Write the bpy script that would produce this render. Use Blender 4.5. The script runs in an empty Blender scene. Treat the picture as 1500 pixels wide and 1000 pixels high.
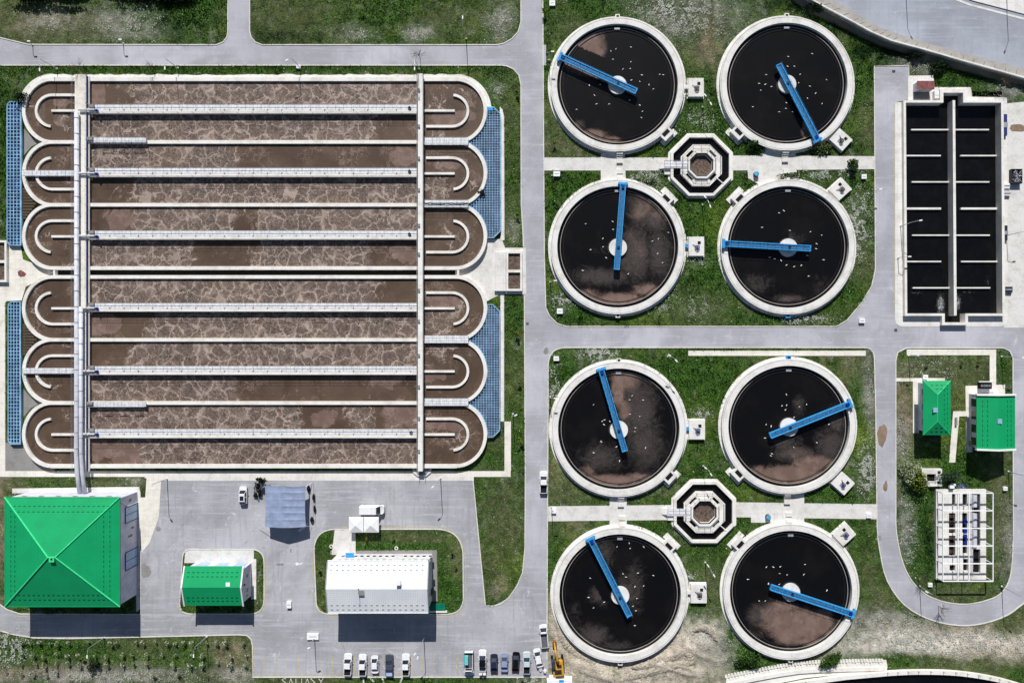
import bpy, math, random
import numpy as np
from mathutils import Vector, Matrix
from mathutils.geometry import tessellate_polygon

random.seed(7); rng = np.random.default_rng(7)
S = 1/6.0; H = 180.0; NX, NY = 800.0, 500.0      # photo scale (m per px on the ground), camera height, ground point below the camera
def P(px, py, h=0.0):
    """metres on the site for a point measured in the photograph, at height h"""
    k = 1 - h/H
    return (((NX-750) + (px-NX)*k)*S, (NY-py)*k*S)
def PX(x, y):
    return x/S+750, 500-y/S
col = bpy.context.scene.collection
pi = math.pi

# ---------------------------------------------------------------- materials
def srgb(r, g, b):
    f = lambda c: ((c/255+0.055)/1.055)**2.4 if c > 10 else c/255/12.92
    return (f(r), f(g), f(b), 1)
class NT:
    def __init__(s, name):
        s.m = bpy.data.materials.new(name); s.m.use_nodes = True
        s.t = s.m.node_tree; s.b = s.t.nodes['Principled BSDF']
    def n(s, typ, **kw):
        nd = s.t.nodes.new(typ)
        for k, v in kw.items():
            if k[0] == '_': nd.inputs[k[1:].replace('_', ' ')].default_value = v
            else: setattr(nd, k, v)
        return nd
    def l(s, a, b): s.t.links.new(a, b)
    def pos(s):
        return s.n('ShaderNodeNewGeometry').outputs['Position']
    def noise(s, scale, detail=4, rough=.6, vec=None, dist=0):
        nd = s.n('ShaderNodeTexNoise', _Scale=scale, _Detail=detail, _Roughness=rough, _Distortion=dist)
        s.l(vec if vec is not None else s.pos(), nd.inputs['Vector']); return nd.outputs['Fac']
    def voro(s, scale, feat='F1', vec=None, rand=1.0):
        nd = s.n('ShaderNodeTexVoronoi', feature=feat); nd.inputs['Scale'].default_value = scale
        nd.inputs['Randomness'].default_value = rand
        s.l(vec if vec is not None else s.pos(), nd.inputs['Vector']); return nd
    def scaled(s, sx, sy, sz=1, rot=0):
        nd = s.n('ShaderNodeMapping'); nd.inputs['Scale'].default_value = (sx, sy, sz); nd.inputs['Rotation'].default_value = (0, 0, rot)
        s.l(s.pos(), nd.inputs['Vector']); return nd.outputs['Vector']
    def rng(s, v, a, b, c=0., d=1., smooth=True):
        nd = s.n('ShaderNodeMapRange', interpolation_type='SMOOTHSTEP' if smooth else 'LINEAR')
        s.l(v, nd.inputs[0])
        for i, x in enumerate((a, b, c, d)): nd.inputs[i+1].default_value = x
        return nd.outputs[0]
    def math(s, op, a, b=None):
        nd = s.n('ShaderNodeMath', operation=op)
        for i, x in enumerate((a, b)):
            if x is None: continue
            if isinstance(x, (int, float)): nd.inputs[i].default_value = x
            else: s.l(x, nd.inputs[i])
        return nd.outputs[0]
    def mix(s, f, a, b, mode='MIX'):
        nd = s.n('ShaderNodeMix', data_type='RGBA', blend_type=mode)
        for i, x in ((0, f), (6, a), (7, b)):
            if isinstance(x, (int, float, tuple)): nd.inputs[i].default_value = x
            else: s.l(x, nd.inputs[i])
        return nd.outputs[2]
    def attr(s, name, out='Fac'):
        return s.n('ShaderNodeAttribute', attribute_name=name).outputs[out]
    def bump(s, h, strength=.3, dist=.05):
        nd = s.n('ShaderNodeBump'); nd.inputs['Strength'].default_value = strength; nd.inputs['Distance'].default_value = dist
        s.l(h, nd.inputs['Height']); s.l(nd.outputs[0], s.b.inputs['Normal'])
    def out(s, c, rough=.8, metal=0, spec=.3):
        if isinstance(c, tuple): s.b.inputs['Base Color'].default_value = c
        else: s.l(c, s.b.inputs['Base Color'])
        if isinstance(rough, (int, float)): s.b.inputs['Roughness'].default_value = rough
        else: s.l(rough, s.b.inputs['Roughness'])
        s.b.inputs['Metallic'].default_value = metal
        s.b.inputs['Specular IOR Level'].default_value = spec
        return s.m
MATS = {}
def plain(name, rgb, rough=.6, metal=0, var=.18, scale=1.5, spec=.3, obj=False):
    if name in MATS: return MATS[name]
    t = NT(name); c = srgb(*rgb)
    d = tuple(x*(1-var*2) for x in c[:3])+(1,); u = tuple(min(.9, x*(1+var*.5)) for x in c[:3])+(1,)
    n1 = t.noise(scale, 5, .65)
    MATS[name] = t.out(t.mix(t.rng(n1, .3, .7), d, u), rough, metal, spec)
    return MATS[name]

def concrete(name, rgb, stain=.35, joint=0, sc=.35):
    t = NT(name); c = srgb(*rgb)
    dk = tuple(x*.60 for x in c[:3])+(1,)
    base = t.mix(t.rng(t.noise(sc, 6, .7), .42, .72), c, tuple(x*k for x, k in zip(c[:3], (.76, .74, .71)))+(1,))
    base = t.mix(t.math('MULTIPLY', t.rng(t.noise(.9, 7, .8, None, .8), .60, .68), stain*.8), base, (c[0]*.48, c[1]*.45, c[2]*.40, 1))
    base = t.mix(t.math('MULTIPLY', t.rng(t.noise(1.6, 5, .75), .52, .75), stain), base, dk)
    base = t.mix(t.math('MULTIPLY', t.rng(t.noise(9, 2, .5), .45, .75), .22), base, dk)
    if joint:
        v = t.scaled(joint, joint)
        b = t.n('ShaderNodeTexBrick', offset=0.0); b.inputs['Scale'].default_value = 1
        b.inputs['Mortar Size'].default_value = .035; b.inputs['Brick Width'].default_value = 1; b.inputs['Row Height'].default_value = 1
        t.l(v, b.inputs['Vector'])
        base = t.mix(t.math('MULTIPLY', b.outputs['Fac'], .35), base, dk)
    t.bump(t.noise(12, 3), .2, .02)
    return t.out(base, .9, 0, .2)

def asphalt(name, rgb, blotch=1.0, ang=0.0):
    t = NT(name); c = srgb(*rgb)
    lt = tuple(min(.85, x*1.22) for x in c[:3])+(1,); dk = tuple(x*.74 for x in c[:3])+(1,)
    a = t.mix(t.rng(t.noise(.08, 5, .65), .36, .66), dk, c)
    a = t.mix(t.math('MULTIPLY', t.rng(t.noise(.05, 4, .6, None, .5), .50, .66), .7), a, lt)
    s1 = t.noise(1, 5, .7, t.scaled(.06, 1.1, 1, ang)); s2 = t.noise(1, 5, .7, t.scaled(1.1, .06, 1, ang))
    a = t.mix(t.math('MULTIPLY', t.rng(s1, .50, .66), .38*blotch), a, lt)
    a = t.mix(t.math('MULTIPLY', t.rng(s2, .50, .68), .34*blotch), a, dk)
    a = t.mix(t.math('MULTIPLY', t.rng(t.noise(.3, 7, .8, None, 1.4), .57, .68), .55*blotch), a, tuple(min(.85, x*1.45) for x in c[:3])+(1,))
    a = t.mix(t.math('MULTIPLY', t.rng(t.noise(.7, 6, .8), .64, .74), .55*blotch), a, tuple(x*.5 for x in c[:3])+(1,))
    cr = t.rng(t.math('ABSOLUTE', t.math('SUBTRACT', t.noise(.10, 6, .6, None, .8), .5)), 0, .0028, 1, 0)
    a = t.mix(t.math('MULTIPLY', cr, .35*blotch), a, tuple(x*.35 for x in c[:3])+(1,))
    a = t.mix(t.math('MULTIPLY', t.rng(t.noise(9, 3, .7), .4, .7), .24), a, dk)
    t.bump(t.noise(14, 2), .3, .02)
    return t.out(a, .9, 0, .25)

def roofmat(name, rgb, axis, var=.22):
    t = NT(name); c = srgb(*rgb)
    dk = tuple(x*.72 for x in c[:3])+(1,); lt = tuple(min(.9, x*1.15) for x in c[:3])+(1,)
    nx_ = t.n('ShaderNodeSeparateXYZ'); t.l(t.pos(), nx_.inputs[0])
    w = t.math('FRACT', t.math('MULTIPLY', nx_.outputs[axis], 2.4))
    a = t.mix(t.rng(t.noise(.22, 4, .6), .35, .7), c, lt)
    a = t.mix(t.math('MULTIPLY', t.rng(w, 0, .35, 1, 0), .75), a, dk)
    w2 = t.math('FRACT', t.math('MULTIPLY', nx_.outputs[1-axis], 2.0))
    a = t.mix(t.math('MULTIPLY', t.rng(w2, 0, .3, 1, 0), .45), a, dk)
    a = t.mix(t.math('MULTIPLY', t.rng(t.noise(1.3, 5, .7), .5, .8), var), a, dk)
    st = t.noise(1, 5, .7, t.scaled(*((2.2, .12) if axis == 0 else (2.2, .12)))); a = t.mix(t.math('MULTIPLY', t.rng(st, .52, .7), var*1.2), a, tuple(x*.6+.03 for x in c[:3])+(1,))
    pn = t.voro(.35, 'F1', t.scaled(1, .5), 0.0); a = t.mix(t.math('MULTIPLY', t.rng(pn.outputs['Color'], .3, .8), .16), a, lt)
    return t.out(a, .5, 0, .35)

def grass_ground():
    t = NT('meadow soil and grass'); c = t.attr('gcol', 'Color')
    def mul(x, k): return t.mix(1.0, x, k, 'MULTIPLY')
    a = t.mix(t.rng(t.noise(1.4, 7, .8, None, .6), .38, .60), mul(c, (.50, .52, .50, 1)), c)
    a = t.mix(t.math('MULTIPLY', t.rng(t.noise(.6, 7, .8), .5, .66), .8), a, mul(a, (1.6, 1.45, 1.5, 1)))
    a = t.mix(t.rng(t.noise(4.5, 4, .7), .56, .66), a, mul(a, (2.1, 1.9, 1.9, 1)))
    a = t.mix(t.math('MULTIPLY', t.rng(t.noise(3.1, 5, .8, None, .3), .57, .64), .7), a, mul(a, (.35, .38, .4, 1)))
    sx = t.n('ShaderNodeSeparateColor'); t.l(c, sx.inputs[0]); bright = t.rng(sx.outputs[0], .18, .36)
    a = t.mix(t.math('MULTIPLY', bright, .65), a, mul(c, (1.12, 1.1, 1.06, 1)))
    spk = t.math('MULTIPLY', t.rng(t.noise(2.2, 6, .85, None, .4), .52, .58), bright)
    a = t.mix(t.math('MULTIPLY', spk, t.rng(t.noise(.25, 4, .7), .38, .55, .15, .85)), a, (.075, .08, .055, 1))
    t.bump(t.noise(2.5, 6, .8), 1.0, .5)
    return t.out(a, .95, 0, .1)

def leafmat(name='leaves'):
    t = NT(name); c = t.attr('lcol', 'Color')
    a = t.mix(t.rng(t.noise(5, 2), .3, .7), c, t.mix(1.0, c, (.6, .62, .6, 1), 'MULTIPLY'))
    m = t.out(a, .8, 0, .15)
    return m

def aeration_water():
    t = NT('aerated sludge water')
    f = t.attr('foam'); pk = t.attr('pink')
    nz = t.n('ShaderNodeTexNoise', _Scale=.45, _Detail=3.0, _Roughness=.6); t.l(t.pos(), nz.inputs['Vector'])
    sub = t.n('ShaderNodeVectorMath', operation='MULTIPLY_ADD'); t.l(nz.outputs['Color'], sub.inputs[0])
    sub.inputs[1].default_value = (3.4, 3.4, 0); t.l(t.pos(), sub.inputs[2])
    v = sub.outputs[0]
    nz2 = t.n('ShaderNodeTexNoise', _Scale=2.2, _Detail=2.0); t.l(t.pos(), nz2.inputs['Vector'])
    sub2 = t.n('ShaderNodeVectorMath', operation='MULTIPLY_ADD'); t.l(nz2.outputs['Color'], sub2.inputs[0])
    sub2.inputs[1].default_value = (.7, .7, 0); t.l(v, sub2.inputs[2]); v2 = sub2.outputs[0]
    e1 = t.voro(.30, 'DISTANCE_TO_EDGE', v2).outputs['Distance']
    e2 = t.voro(.92, 'DISTANCE_TO_EDGE', v2).outputs['Distance']
    def ridge(scale, w, vec, dist=0.0):
        return t.rng(t.math('ABSOLUTE', t.math('SUBTRACT', t.noise(scale, 3, .6, vec, dist), .5)), 0, w, 1, 0)
    wd = t.rng(t.noise(.25, 3, .5), .38, .66, .02, .17)
    chan = t.math('SUBTRACT', 1.0, t.math('DIVIDE', e1, wd)); chan = t.rng(chan, 0, .55)          # broad pale channels between the dark cells
    core = t.math('MULTIPLY', t.rng(e1, .0, .055, 1, 0), t.rng(t.noise(.4, 3), .34, .52, .25, 1))
    l2 = t.math('MULTIPLY', t.rng(e2, .0, .07, 1, 0), t.rng(t.noise(.6, 3, .6, v), .40, .6, .1, .85))
    l3 = t.math('MULTIPLY', ridge(1.0, .022, v2, 1.2), t.rng(t.noise(.2, 3, .6), .4, .6, .15, .8))
    l4 = t.math('MULTIPLY', ridge(2.4, .05, v, .8), .32)
    fine = t.math('MAXIMUM', t.math('MAXIMUM', l2, l3), l4)
    blob = t.rng(t.noise(.20, 4, .6, v2), .63, .66, 0, .6)
    net = t.math('MAXIMUM', t.math('MAXIMUM', core, fine), blob)
    amp = t.math('ADD', t.math('MULTIPLY', t.math('SUBTRACT', t.noise(.13, 7, .72, v2, .8), .5), 2.2), t.math('MULTIPLY', net, .22))
    m = t.rng(t.math('ADD', f, amp), .42, .58)
    smooth_c = t.mix(t.rng(t.noise(.12, 6, .65, v, .7), .3, .7), srgb(76, 60, 48), srgb(98, 80, 66))
    pm = t.rng(t.math('ADD', pk, t.math('MULTIPLY', t.math('SUBTRACT', t.noise(.11, 6, .6, v, .8), .5), 2.0)), .46, .51)
    smooth_c = t.mix(pm, smooth_c, t.mix(t.rng(t.noise(.5, 5), .4, .65), srgb(112, 92, 82), srgb(130, 108, 98)))
    wisp = t.math('MULTIPLY', ridge(.5, .05, v2, 1.5), t.rng(t.noise(.14, 3, .6), .50, .62, 0, .6))
    smooth_c = t.mix(wisp, smooth_c, srgb(156, 134, 122))
    cell = t.mix(t.rng(t.noise(1.8, 5, .8), .38, .64), srgb(66, 55, 50), srgb(102, 87, 79))
    cell = t.mix(t.rng(t.noise(.10, 4), .46, .60), cell, t.mix(.6, cell, srgb(98, 79, 65)))
    foam_c = t.mix(chan, cell, srgb(118, 101, 92))
    foam_c = t.mix(net, foam_c, srgb(178, 161, 148))
    c = t.mix(m, smooth_c, foam_c)
    t.bump(t.math('ADD', net, t.noise(3, 3)), .25, .05)
    return t.out(c, .55, 0, .3)

def clarifier_water():
    t = NT('clarifier water with sludge film')
    f = t.attr('scum'); g = t.attr('grit')
    big = t.noise(.25, 6, .7, None, .6)
    fine = t.noise(5.5, 3, .8)
    m = t.rng(t.math('ADD', f, t.math('ADD', t.math('MULTIPLY', t.math('SUBTRACT', big, .5), 1.1), t.math('MULTIPLY', t.math('SUBTRACT', fine, .5), 1.0))), .32, .78)
    brown = t.mix(t.rng(t.noise(.35, 5, .6, None, .6), .35, .7), srgb(112, 92, 82), srgb(132, 111, 101))
    vb = t.voro(.55, 'SMOOTH_F1'); brown = t.mix(t.math('MULTIPLY', t.rng(vb.outputs['Distance'], .22, .3, 1, 0), t.rng(t.noise(.2, 3), .5, .6, 0, .5)), brown, srgb(150, 126, 118))
    gm = t.math('MULTIPLY', t.rng(t.math('ADD', g, t.math('MULTIPLY', t.math('SUBTRACT', t.noise(.3, 7, .8, None, 1.5), .5), 1.5)), .3, .95), t.rng(t.noise(5.0, 4, .85), .42, .62, .3, 1))
    dark = t.mix(gm, srgb(15, 14, 15), srgb(92, 84, 80))
    dark = t.mix(t.math('MULTIPLY', t.rng(t.noise(.12, 4), .45, .7), .5), dark, t.mix(.5, dark, srgb(38, 32, 28)))
    c = t.mix(m, dark, brown)
    spk = t.voro(2.3, 'F1'); sp = t.rng(spk.outputs['Distance'], .10, .16, 1, 0)
    sp = t.math('MULTIPLY', sp, t.rng(spk.outputs['Color'], .62, .66)); sp = t.math('MULTIPLY', sp, t.rng(g, .25, .6))
    c = t.mix(t.math('MULTIPLY', sp, .5), c, srgb(165, 150, 138))
    t.bump(t.noise(2.5, 3), .12, .03)
    return t.out(c, .28, 0, .3)

def dark_water(name='dark still water', churn=False):
    t = NT(name)
    c = t.mix(t.rng(t.noise(.3, 5, .7), .4, .75), srgb(10, 10, 11), srgb(20, 19, 18))
    rip = t.noise(1.6, 4, .6, t.scaled(1, 1.8, 1, .5))
    c = t.mix(t.math('MULTIPLY', t.rng(rip, .55, .70), .14), c, srgb(60, 58, 58))
    if churn:
        f = t.attr('churn'); n = t.noise(2.4, 6, .8, None, 2)
        c = t.mix(t.rng(t.math('ADD', f, t.math('MULTIPLY', t.math('SUBTRACT', n, .5), 3.2)), .80, 1.0), c, srgb(176, 178, 178))
    t.bump(t.noise(1.8, 4, .65), .5, .08)
    return t.out(c, .25, 0, .35)

M = {}
M['wall'] = concrete('pale tank concrete', (238, 234, 227), .5)
M['rim'] = concrete('clarifier rim concrete', (232, 230, 225), .85)
M['pave'] = concrete('light concrete paving', (232, 229, 224), .5, .5)
M['slab'] = concrete('worn concrete slab', (224, 221, 216), .8)
M['panel'] = concrete('cream paving flags', (238, 233, 222), .35, .8)
M['grey'] = concrete('grey concrete', (148, 146, 144), .7)
M['kerb'] = concrete('kerb stone', (222, 218, 208), .35)
M['deck'] = plain('galvanised deck', (232, 233, 235), .5, 0, .12)
M['steel'] = plain('galvanised rail', (176, 178, 184), .45, .3, .1)
M['darksteel'] = plain('dark steel', (52, 52, 58), .6, 0, .2)
M['pipe'] = plain('grey lagged pipe', (206, 208, 216), .5, 0, .10, .8)
M['blue'] = plain('blue paint', (62, 164, 228), .45, 0, .14, 2)
M['deepblue'] = plain('deep blue paint', (24, 50, 140), .5, 0, .15)
M['navyrail'] = plain('navy kickboard', (50, 62, 116), .5, 0, .15)
M['bluebar'] = plain('pale blue grating', (150, 194, 222), .5, 0, .2, .6)
M['gratefloor'] = plain('blue grey pit', (52, 88, 140), .7, 0, .35, .5)
M['gratefloor2'] = plain('slate blue pit', (84, 94, 128), .7, 0, .35, .4)
M['white'] = plain('white paint', (246, 246, 244), .5, 0, .05)
M['offwhite'] = plain('off white render', (214, 212, 214), .8, 0, .12, .5)
M['lav'] = plain('lilac grey render', (206, 206, 222), .8, 0, .1, .5)
M['black'] = plain('black opening', (16, 16, 18), .8)
M['glass'] = plain('dark window glass', (36, 46, 62), .15, 0, .2, 1, .6)
M['bluepane'] = plain('blue window panel', (160, 186, 218), .3, 0, .1, 1, .5)
M['green'] = roofmat('green tiled roof', (10, 156, 96), 1)
M['greenx'] = roofmat('green tiled roof side', (10, 156, 96), 0)
M['ridgegreen'] = plain('light green ridge cap', (70, 225, 150), .5, 0, .1)
M['whiteroof'] = roofmat('white sheet roof', (228, 231, 236), 0, .1)
M['redroof'] = plain('maroon sheet roof', (140, 84, 84), .7, 0, .25)
M['road'] = asphalt('bleached asphalt', (184, 183, 190))
M['yard'] = asphalt('yard asphalt', (176, 175, 180), 1.9)
M['highway'] = asphalt('highway asphalt', (172, 176, 186), 1.0, .35)
M['yellow'] = plain('yellow road paint', (214, 196, 128), .8, 0, .25, 3)
M['rubber'] = plain('tyre rubber', (24, 24, 26), .9)
M['bark'] = plain('bark', (98, 84, 70), .95, 0, .3, 6)
M['canvas'] = plain('blue grey canvas', (150, 164, 192), .55, 0, .12, .6)
M['gull'] = plain('gull plumage', (240, 238, 232), .8, 0, .05)
M['exyellow'] = plain('excavator yellow', (214, 156, 44), .45, 0, .12)
M['soil'] = plain('bare soil', (176, 162, 144), .95, 0, .2)
M['puddle'] = plain('muddy puddle', (150, 128, 108), .3, 0, .15, .5)
M['aer'] = aeration_water(); M['clar'] = clarifier_water(); M['dark'] = dark_water(); M['churn'] = dark_water('churning dark water', True)
M['sludge'] = plain('brown sludge', (112, 96, 84), .8, 0, .35, 2)
M['ground'] = grass_ground(); M['leaf'] = leafmat()

# ---------------------------------------------------------------- mesh builder
class MB:
    def __init__(s): s.v = []; s.f = []; s.m = []; s.mi = 0
    def add(s, vs, fs):
        o = len(s.v); s.v += [tuple(v) for v in vs]; s.f += [tuple(i+o for i in f) for f in fs]; s.m += [s.mi]*len(fs); return s
    def obox(s, c, size, rot=0, tilt=None):
        lx, ly, lz = [q/2 for q in size]; cs, sn = math.cos(rot), math.sin(rot); vs = []
        for z in (-lz, lz):
            for x, y in ((-lx, -ly), (lx, -ly), (lx, ly), (-lx, ly)):
                vs.append((c[0]+x*cs-y*sn, c[1]+x*sn+y*cs, c[2]+z))
        return s.add(vs, [(3, 2, 1, 0), (4, 5, 6, 7), (0, 1, 5, 4), (1, 2, 6, 5), (2, 3, 7, 6), (3, 0, 4, 7)])
    def box(s, x0, x1, y0, y1, z0, z1):
        return s.obox(((x0+x1)/2, (y0+y1)/2, (z0+z1)/2), (abs(x1-x0), abs(y1-y0), abs(z1-z0)))
    def pbox(s, a, b, c, d, z0, z1):      # photo px a..b, c..d measured at its top
        x0, y0 = P(a, d, z1); x1, y1 = P(b, c, z1); return s.box(x0, x1, y0, y1, z0, z1)
    def prism(s, pts, z0, z1, holes=()):
        loops = [list(pts)]+[list(h) for h in holes]
        flat = [p for L in loops for p in L]; n = len(flat)
        tris = tessellate_polygon([[Vector((p[0], p[1], 0)) for p in L] for L in loops])
        fs = []
        for t in tris:
            a, b, c = [flat[i] for i in t]
            ar = (b[0]-a[0])*(c[1]-a[1])-(b[1]-a[1])*(c[0]-a[0])
            t = tuple(t) if ar > 0 else (t[0], t[2], t[1]); fs.append(tuple(i+n for i in t)); fs.append((t[0], t[2], t[1]))
        o = 0
        for L in loops:
            m = len(L)
            ar = sum(L[i][0]*L[(i+1) % m][1]-L[(i+1) % m][0]*L[i][1] for i in range(m))
            outer = (L is loops[0])
            for i in range(m):
                j = (i+1) % m; q = (o+i, o+j, n+o+j, n+o+i)
                if (ar > 0) != outer: q = q[::-1]
                fs.append(q)
            o += m
        return s.add([(p[0], p[1], z0) for p in flat]+[(p[0], p[1], z1) for p in flat], fs)
    def ribbon(s, pts, w, z0, z1, closed=False):
        n = len(pts); L = []; R = []
        for i in range(n):
            if closed: a, b = pts[i-1], pts[(i+1) % n]
            else: a, b = pts[max(0, i-1)], pts[min(n-1, i+1)]
            dx, dy = b[0]-a[0], b[1]-a[1]; d = math.hypot(dx, dy) or 1; nx_, ny_ = -dy/d*w/2, dx/d*w/2
            L.append((pts[i][0]+nx_, pts[i][1]+ny_)); R.append((pts[i][0]-nx_, pts[i][1]-ny_))
        vs = [(x, y, z1) for x, y in L]+[(x, y, z1) for x, y in R]+[(x, y, z0) for x, y in L]+[(x, y, z0) for x, y in R]
        fs = []
        for i in range(n if closed else n-1):
            j = (i+1) % n
            fs += [(i, n+i, n+j, j), (2*n+i, i, j, 2*n+j), (n+i, 3*n+i, 3*n+j, n+j), (2*n+i, 2*n+j, 3*n+j, 3*n+i)]
        if not closed:
            fs += [(0, 2*n, 3*n, n), (n-1, 2*n-1, 4*n-1, 3*n-1)]
        return s.add(vs, fs)
    def tube(s, pts, r, n=6, r1=None, cap=True):
        pts = [Vector(p) for p in pts]; m = len(pts); vs = []; fs = []
        for i, p in enumerate(pts):
            d = (pts[min(m-1, i+1)]-pts[max(0, i-1)]).normalized()
            up = Vector((0, 0, 1)) if abs(d.z) < .9 else Vector((1, 0, 0))
            a = d.cross(up).normalized(); b = a.cross(d).normalized()
            rr = r if r1 is None else r+(r1-r)*i/(m-1)
            for k in range(n):
                t = 2*pi*k/n; vs.append(p+a*math.cos(t)*rr+b*math.sin(t)*rr)
        for i in range(m-1):
            for k in range(n):
                k2 = (k+1) % n; fs.append((i*n+k, i*n+k2, (i+1)*n+k2, (i+1)*n+k))
        if cap: fs += [tuple(range(n))[::-1], tuple(range((m-1)*n, m*n))]
        return s.add(vs, fs)
    def cyl(s, x, y, z0, z1, r, n=24, r1=None):
        r1 = r if r1 is None else r1
        vs = [(x+math.cos(2*pi*k/n)*r, y+math.sin(2*pi*k/n)*r, z0) for k in range(n)]+[(x+math.cos(2*pi*k/n)*r1, y+math.sin(2*pi*k/n)*r1, z1) for k in range(n)]
        return s.add(vs, [tuple(range(n))[::-1], tuple(range(n, 2*n))]+[(k, (k+1) % n, n+(k+1) % n, n+k) for k in range(n)])
    def ring(s, x, y, ri, ro, z0, z1, n=128, a0=0, ri1=None):
        vs = []
        for z in (z0, z1):
            for r in (ri, ro):
                vs += [(x+math.cos(2*pi*(k)/n+a0)*r, y+math.sin(2*pi*(k)/n+a0)*r, z) for k in range(n)]
        fs = []
        for k in range(n):
            j = (k+1) % n
            fs += [(2*n+k, 3*n+k, 3*n+j, 2*n+j), (k, j, n+j, n+k), (n+k, n+j, 3*n+j, 3*n+k), (k, 2*n+k, 2*n+j, j)]
        return s.add(vs, fs)
    def rail(s, pts, z, h=1.0, step=3.6, r=.035, mid=True, closed=False):
        pts = list(pts)+([pts[0]] if closed else [])
        for a, b in zip(pts, pts[1:]):
            d = math.hypot(b[0]-a[0], b[1]-a[1])
            for q in ((h, h*.5) if mid else (h,)):
                s.tube([(a[0], a[1], z+q), (b[0], b[1], z+q)], r, 4)
            m = max(1, round(d/step))
            for i in range(m+1):
                t = i/m; x, y = a[0]+(b[0]-a[0])*t, a[1]+(b[1]-a[1])*t
                s.box(x-r*1.2, x+r*1.2, y-r*1.2, y+r*1.2, z, z+h)
        return s
    def build(s, name, mats, parent=None, smooth=False, **attrs):
        me = bpy.data.meshes.new(name); off = parent_off(parent)
        v = np.array(s.v, dtype=float)-np.array(off) if s.v else np.zeros((0, 3))
        me.from_pydata(v.tolist(), [], s.f)
        if not isinstance(mats, (list, tuple)): mats = [mats]
        for m in mats: me.materials.append(m)
        if len(mats) > 1: me.polygons.foreach_set('material_index', s.m)
        if smooth: me.polygons.foreach_set('use_smooth', [True]*len(me.polygons))
        for k, val in attrs.items():
            if np.ndim(val) == 2:
                a = me.color_attributes.new(k, 'FLOAT_COLOR', 'POINT'); a.data.foreach_set('color', np.asarray(val, dtype=np.float32).ravel())
            else:
                a = me.attributes.new(k, 'FLOAT', 'POINT'); a.data.foreach_set('value', np.asarray(val, dtype=np.float32))
        me.update()
        o = bpy.data.objects.new(name, me); col.objects.link(o)
        if parent is not None: o.parent = parent
        return o
def merge_into(o, mb, mat):
    """surface pattern: add the pieces to an existing part's mesh"""
    import bmesh
    off = Vector(parent_off(o.parent)); bm = bmesh.new(); bm.from_mesh(o.data); o.data.materials.append(mat); k = len(o.data.materials)-1
    vs = [bm.verts.new(Vector(v)-off) for v in mb.v]
    for f in mb.f:
        q = bm.faces.new([vs[i] for i in f]); q.material_index = k
    bm.to_mesh(o.data); bm.free()
def parent_off(p):
    o = Vector((0, 0, 0))
    while p is not None: o += p.location; p = p.parent
    return o
def tag(o, label=None, cat=None, group=None, kind=None):
    if label: o['label'] = label
    if cat: o['category'] = cat
    if group: o['group'] = group
    if kind: o['kind'] = kind
    return o
def thing(name, label, cat, loc, group=None):
    o = bpy.data.objects.new(name, None); col.objects.link(o); o.location = (loc[0], loc[1], loc[2] if len(loc) > 2 else 0)
    o.empty_display_size = .3
    return tag(o, label, cat, group)
def copy_tree(o, parent=None):
    c = o.copy(); col.objects.link(c); c.parent = parent
    for ch in list(o.children): copy_tree(ch, c)
    return c
def place(proto, used, loc, rz=0, label=None, group=None, scale=1):
    o = copy_tree(proto) if used else proto
    o.location = loc; o.rotation_euler = (0, 0, rz); o.scale = (scale,)*3
    if label: o['label'] = label
    if group: o['group'] = group
    return o
def struct(name, mb, mat, **a):
    return tag(mb.build(name, mat, **a), kind='structure')
def pp(pts, h=0): return [P(x, y, h) for x, y in pts]
def fillet(pts, r, n=6):
    """round the corners of a px polygon; r number or list"""
    out = []; m = len(pts)
    for i in range(m):
        rr = r if isinstance(r, (int, float)) else r[i]
        p0, p1, p2 = [Vector(pts[(i+k-1) % m]) for k in range(3)]
        a = (p0-p1); b = (p2-p1)
        if rr <= 0: out.append(tuple(p1)); continue
        d = min(rr, a.length*.49, b.length*.49); A = p1+a.normalized()*d; B = p1+b.normalized()*d
        for k in range(n+1):
            t = k/n; q = A*(1-t)**2+p1*2*t*(1-t)+B*t*t; out.append((q.x, q.y))
    return out
def smoothline(pts, n=5):
    P_ = [Vector(p) for p in pts]; m = len(P_); out = []
    tan = []
    for i in range(m):
        d = P_[min(m-1, i+1)]-P_[max(0, i-1)]; tan.append(d.normalized() if d.length > 1e-6 else Vector((0, 0)))
    for i in range(m-1):
        L = (P_[i+1]-P_[i]).length
        if L > 60: out.append(tuple(P_[i])); continue
        for k in range(n):
            t = k/n; q = P_[i]*(2*t**3-3*t*t+1)+tan[i]*L*(t**3-2*t*t+t)+P_[i+1]*(-2*t**3+3*t*t)+tan[i+1]*L*(t**3-t*t); out.append((q.x, q.y))
    out.append(tuple(pts[-1])); return out
def rect(a, b, c, d): return [(a, c), (a, d), (b, d), (b, c)]
def inpoly(X, Y, pts):
    r = np.zeros(X.shape, bool); n = len(pts); j = n-1
    for i in range(n):
        xi, yi = pts[i]; xj, yj = pts[j]
        if yi != yj:
            c = ((yi > Y) != (yj > Y)) & (X < (xj-xi)*(Y-yi)/(yj-yi)+xi); r ^= c
        j = i
    return r
EXCL = []     # px polygons where no grass grows
def vnoise(X, Y, scale, seed, octs=4):
    out = np.zeros(X.shape); amp = 1; tot = 0
    for o in range(octs):
        r = np.random.default_rng(seed+o).random((256, 256)); x = X/scale*2**o+1000; y = Y/scale*2**o+1000
        xi = np.floor(x).astype(int); yi = np.floor(y).astype(int); fx = x-xi; fy = y-yi
        fx = fx*fx*(3-2*fx); fy = fy*fy*(3-2*fy); g = lambda a, b: r[a % 256, b % 256]
        out += amp*((g(xi, yi)*(1-fx)+g(xi+1, yi)*fx)*(1-fy)+(g(xi, yi+1)*(1-fx)+g(xi+1, yi+1)*fx)*fy); tot += amp; amp *= .55
    return out/tot
SUN_E, SKY_E = 5.0, 0.055
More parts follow.
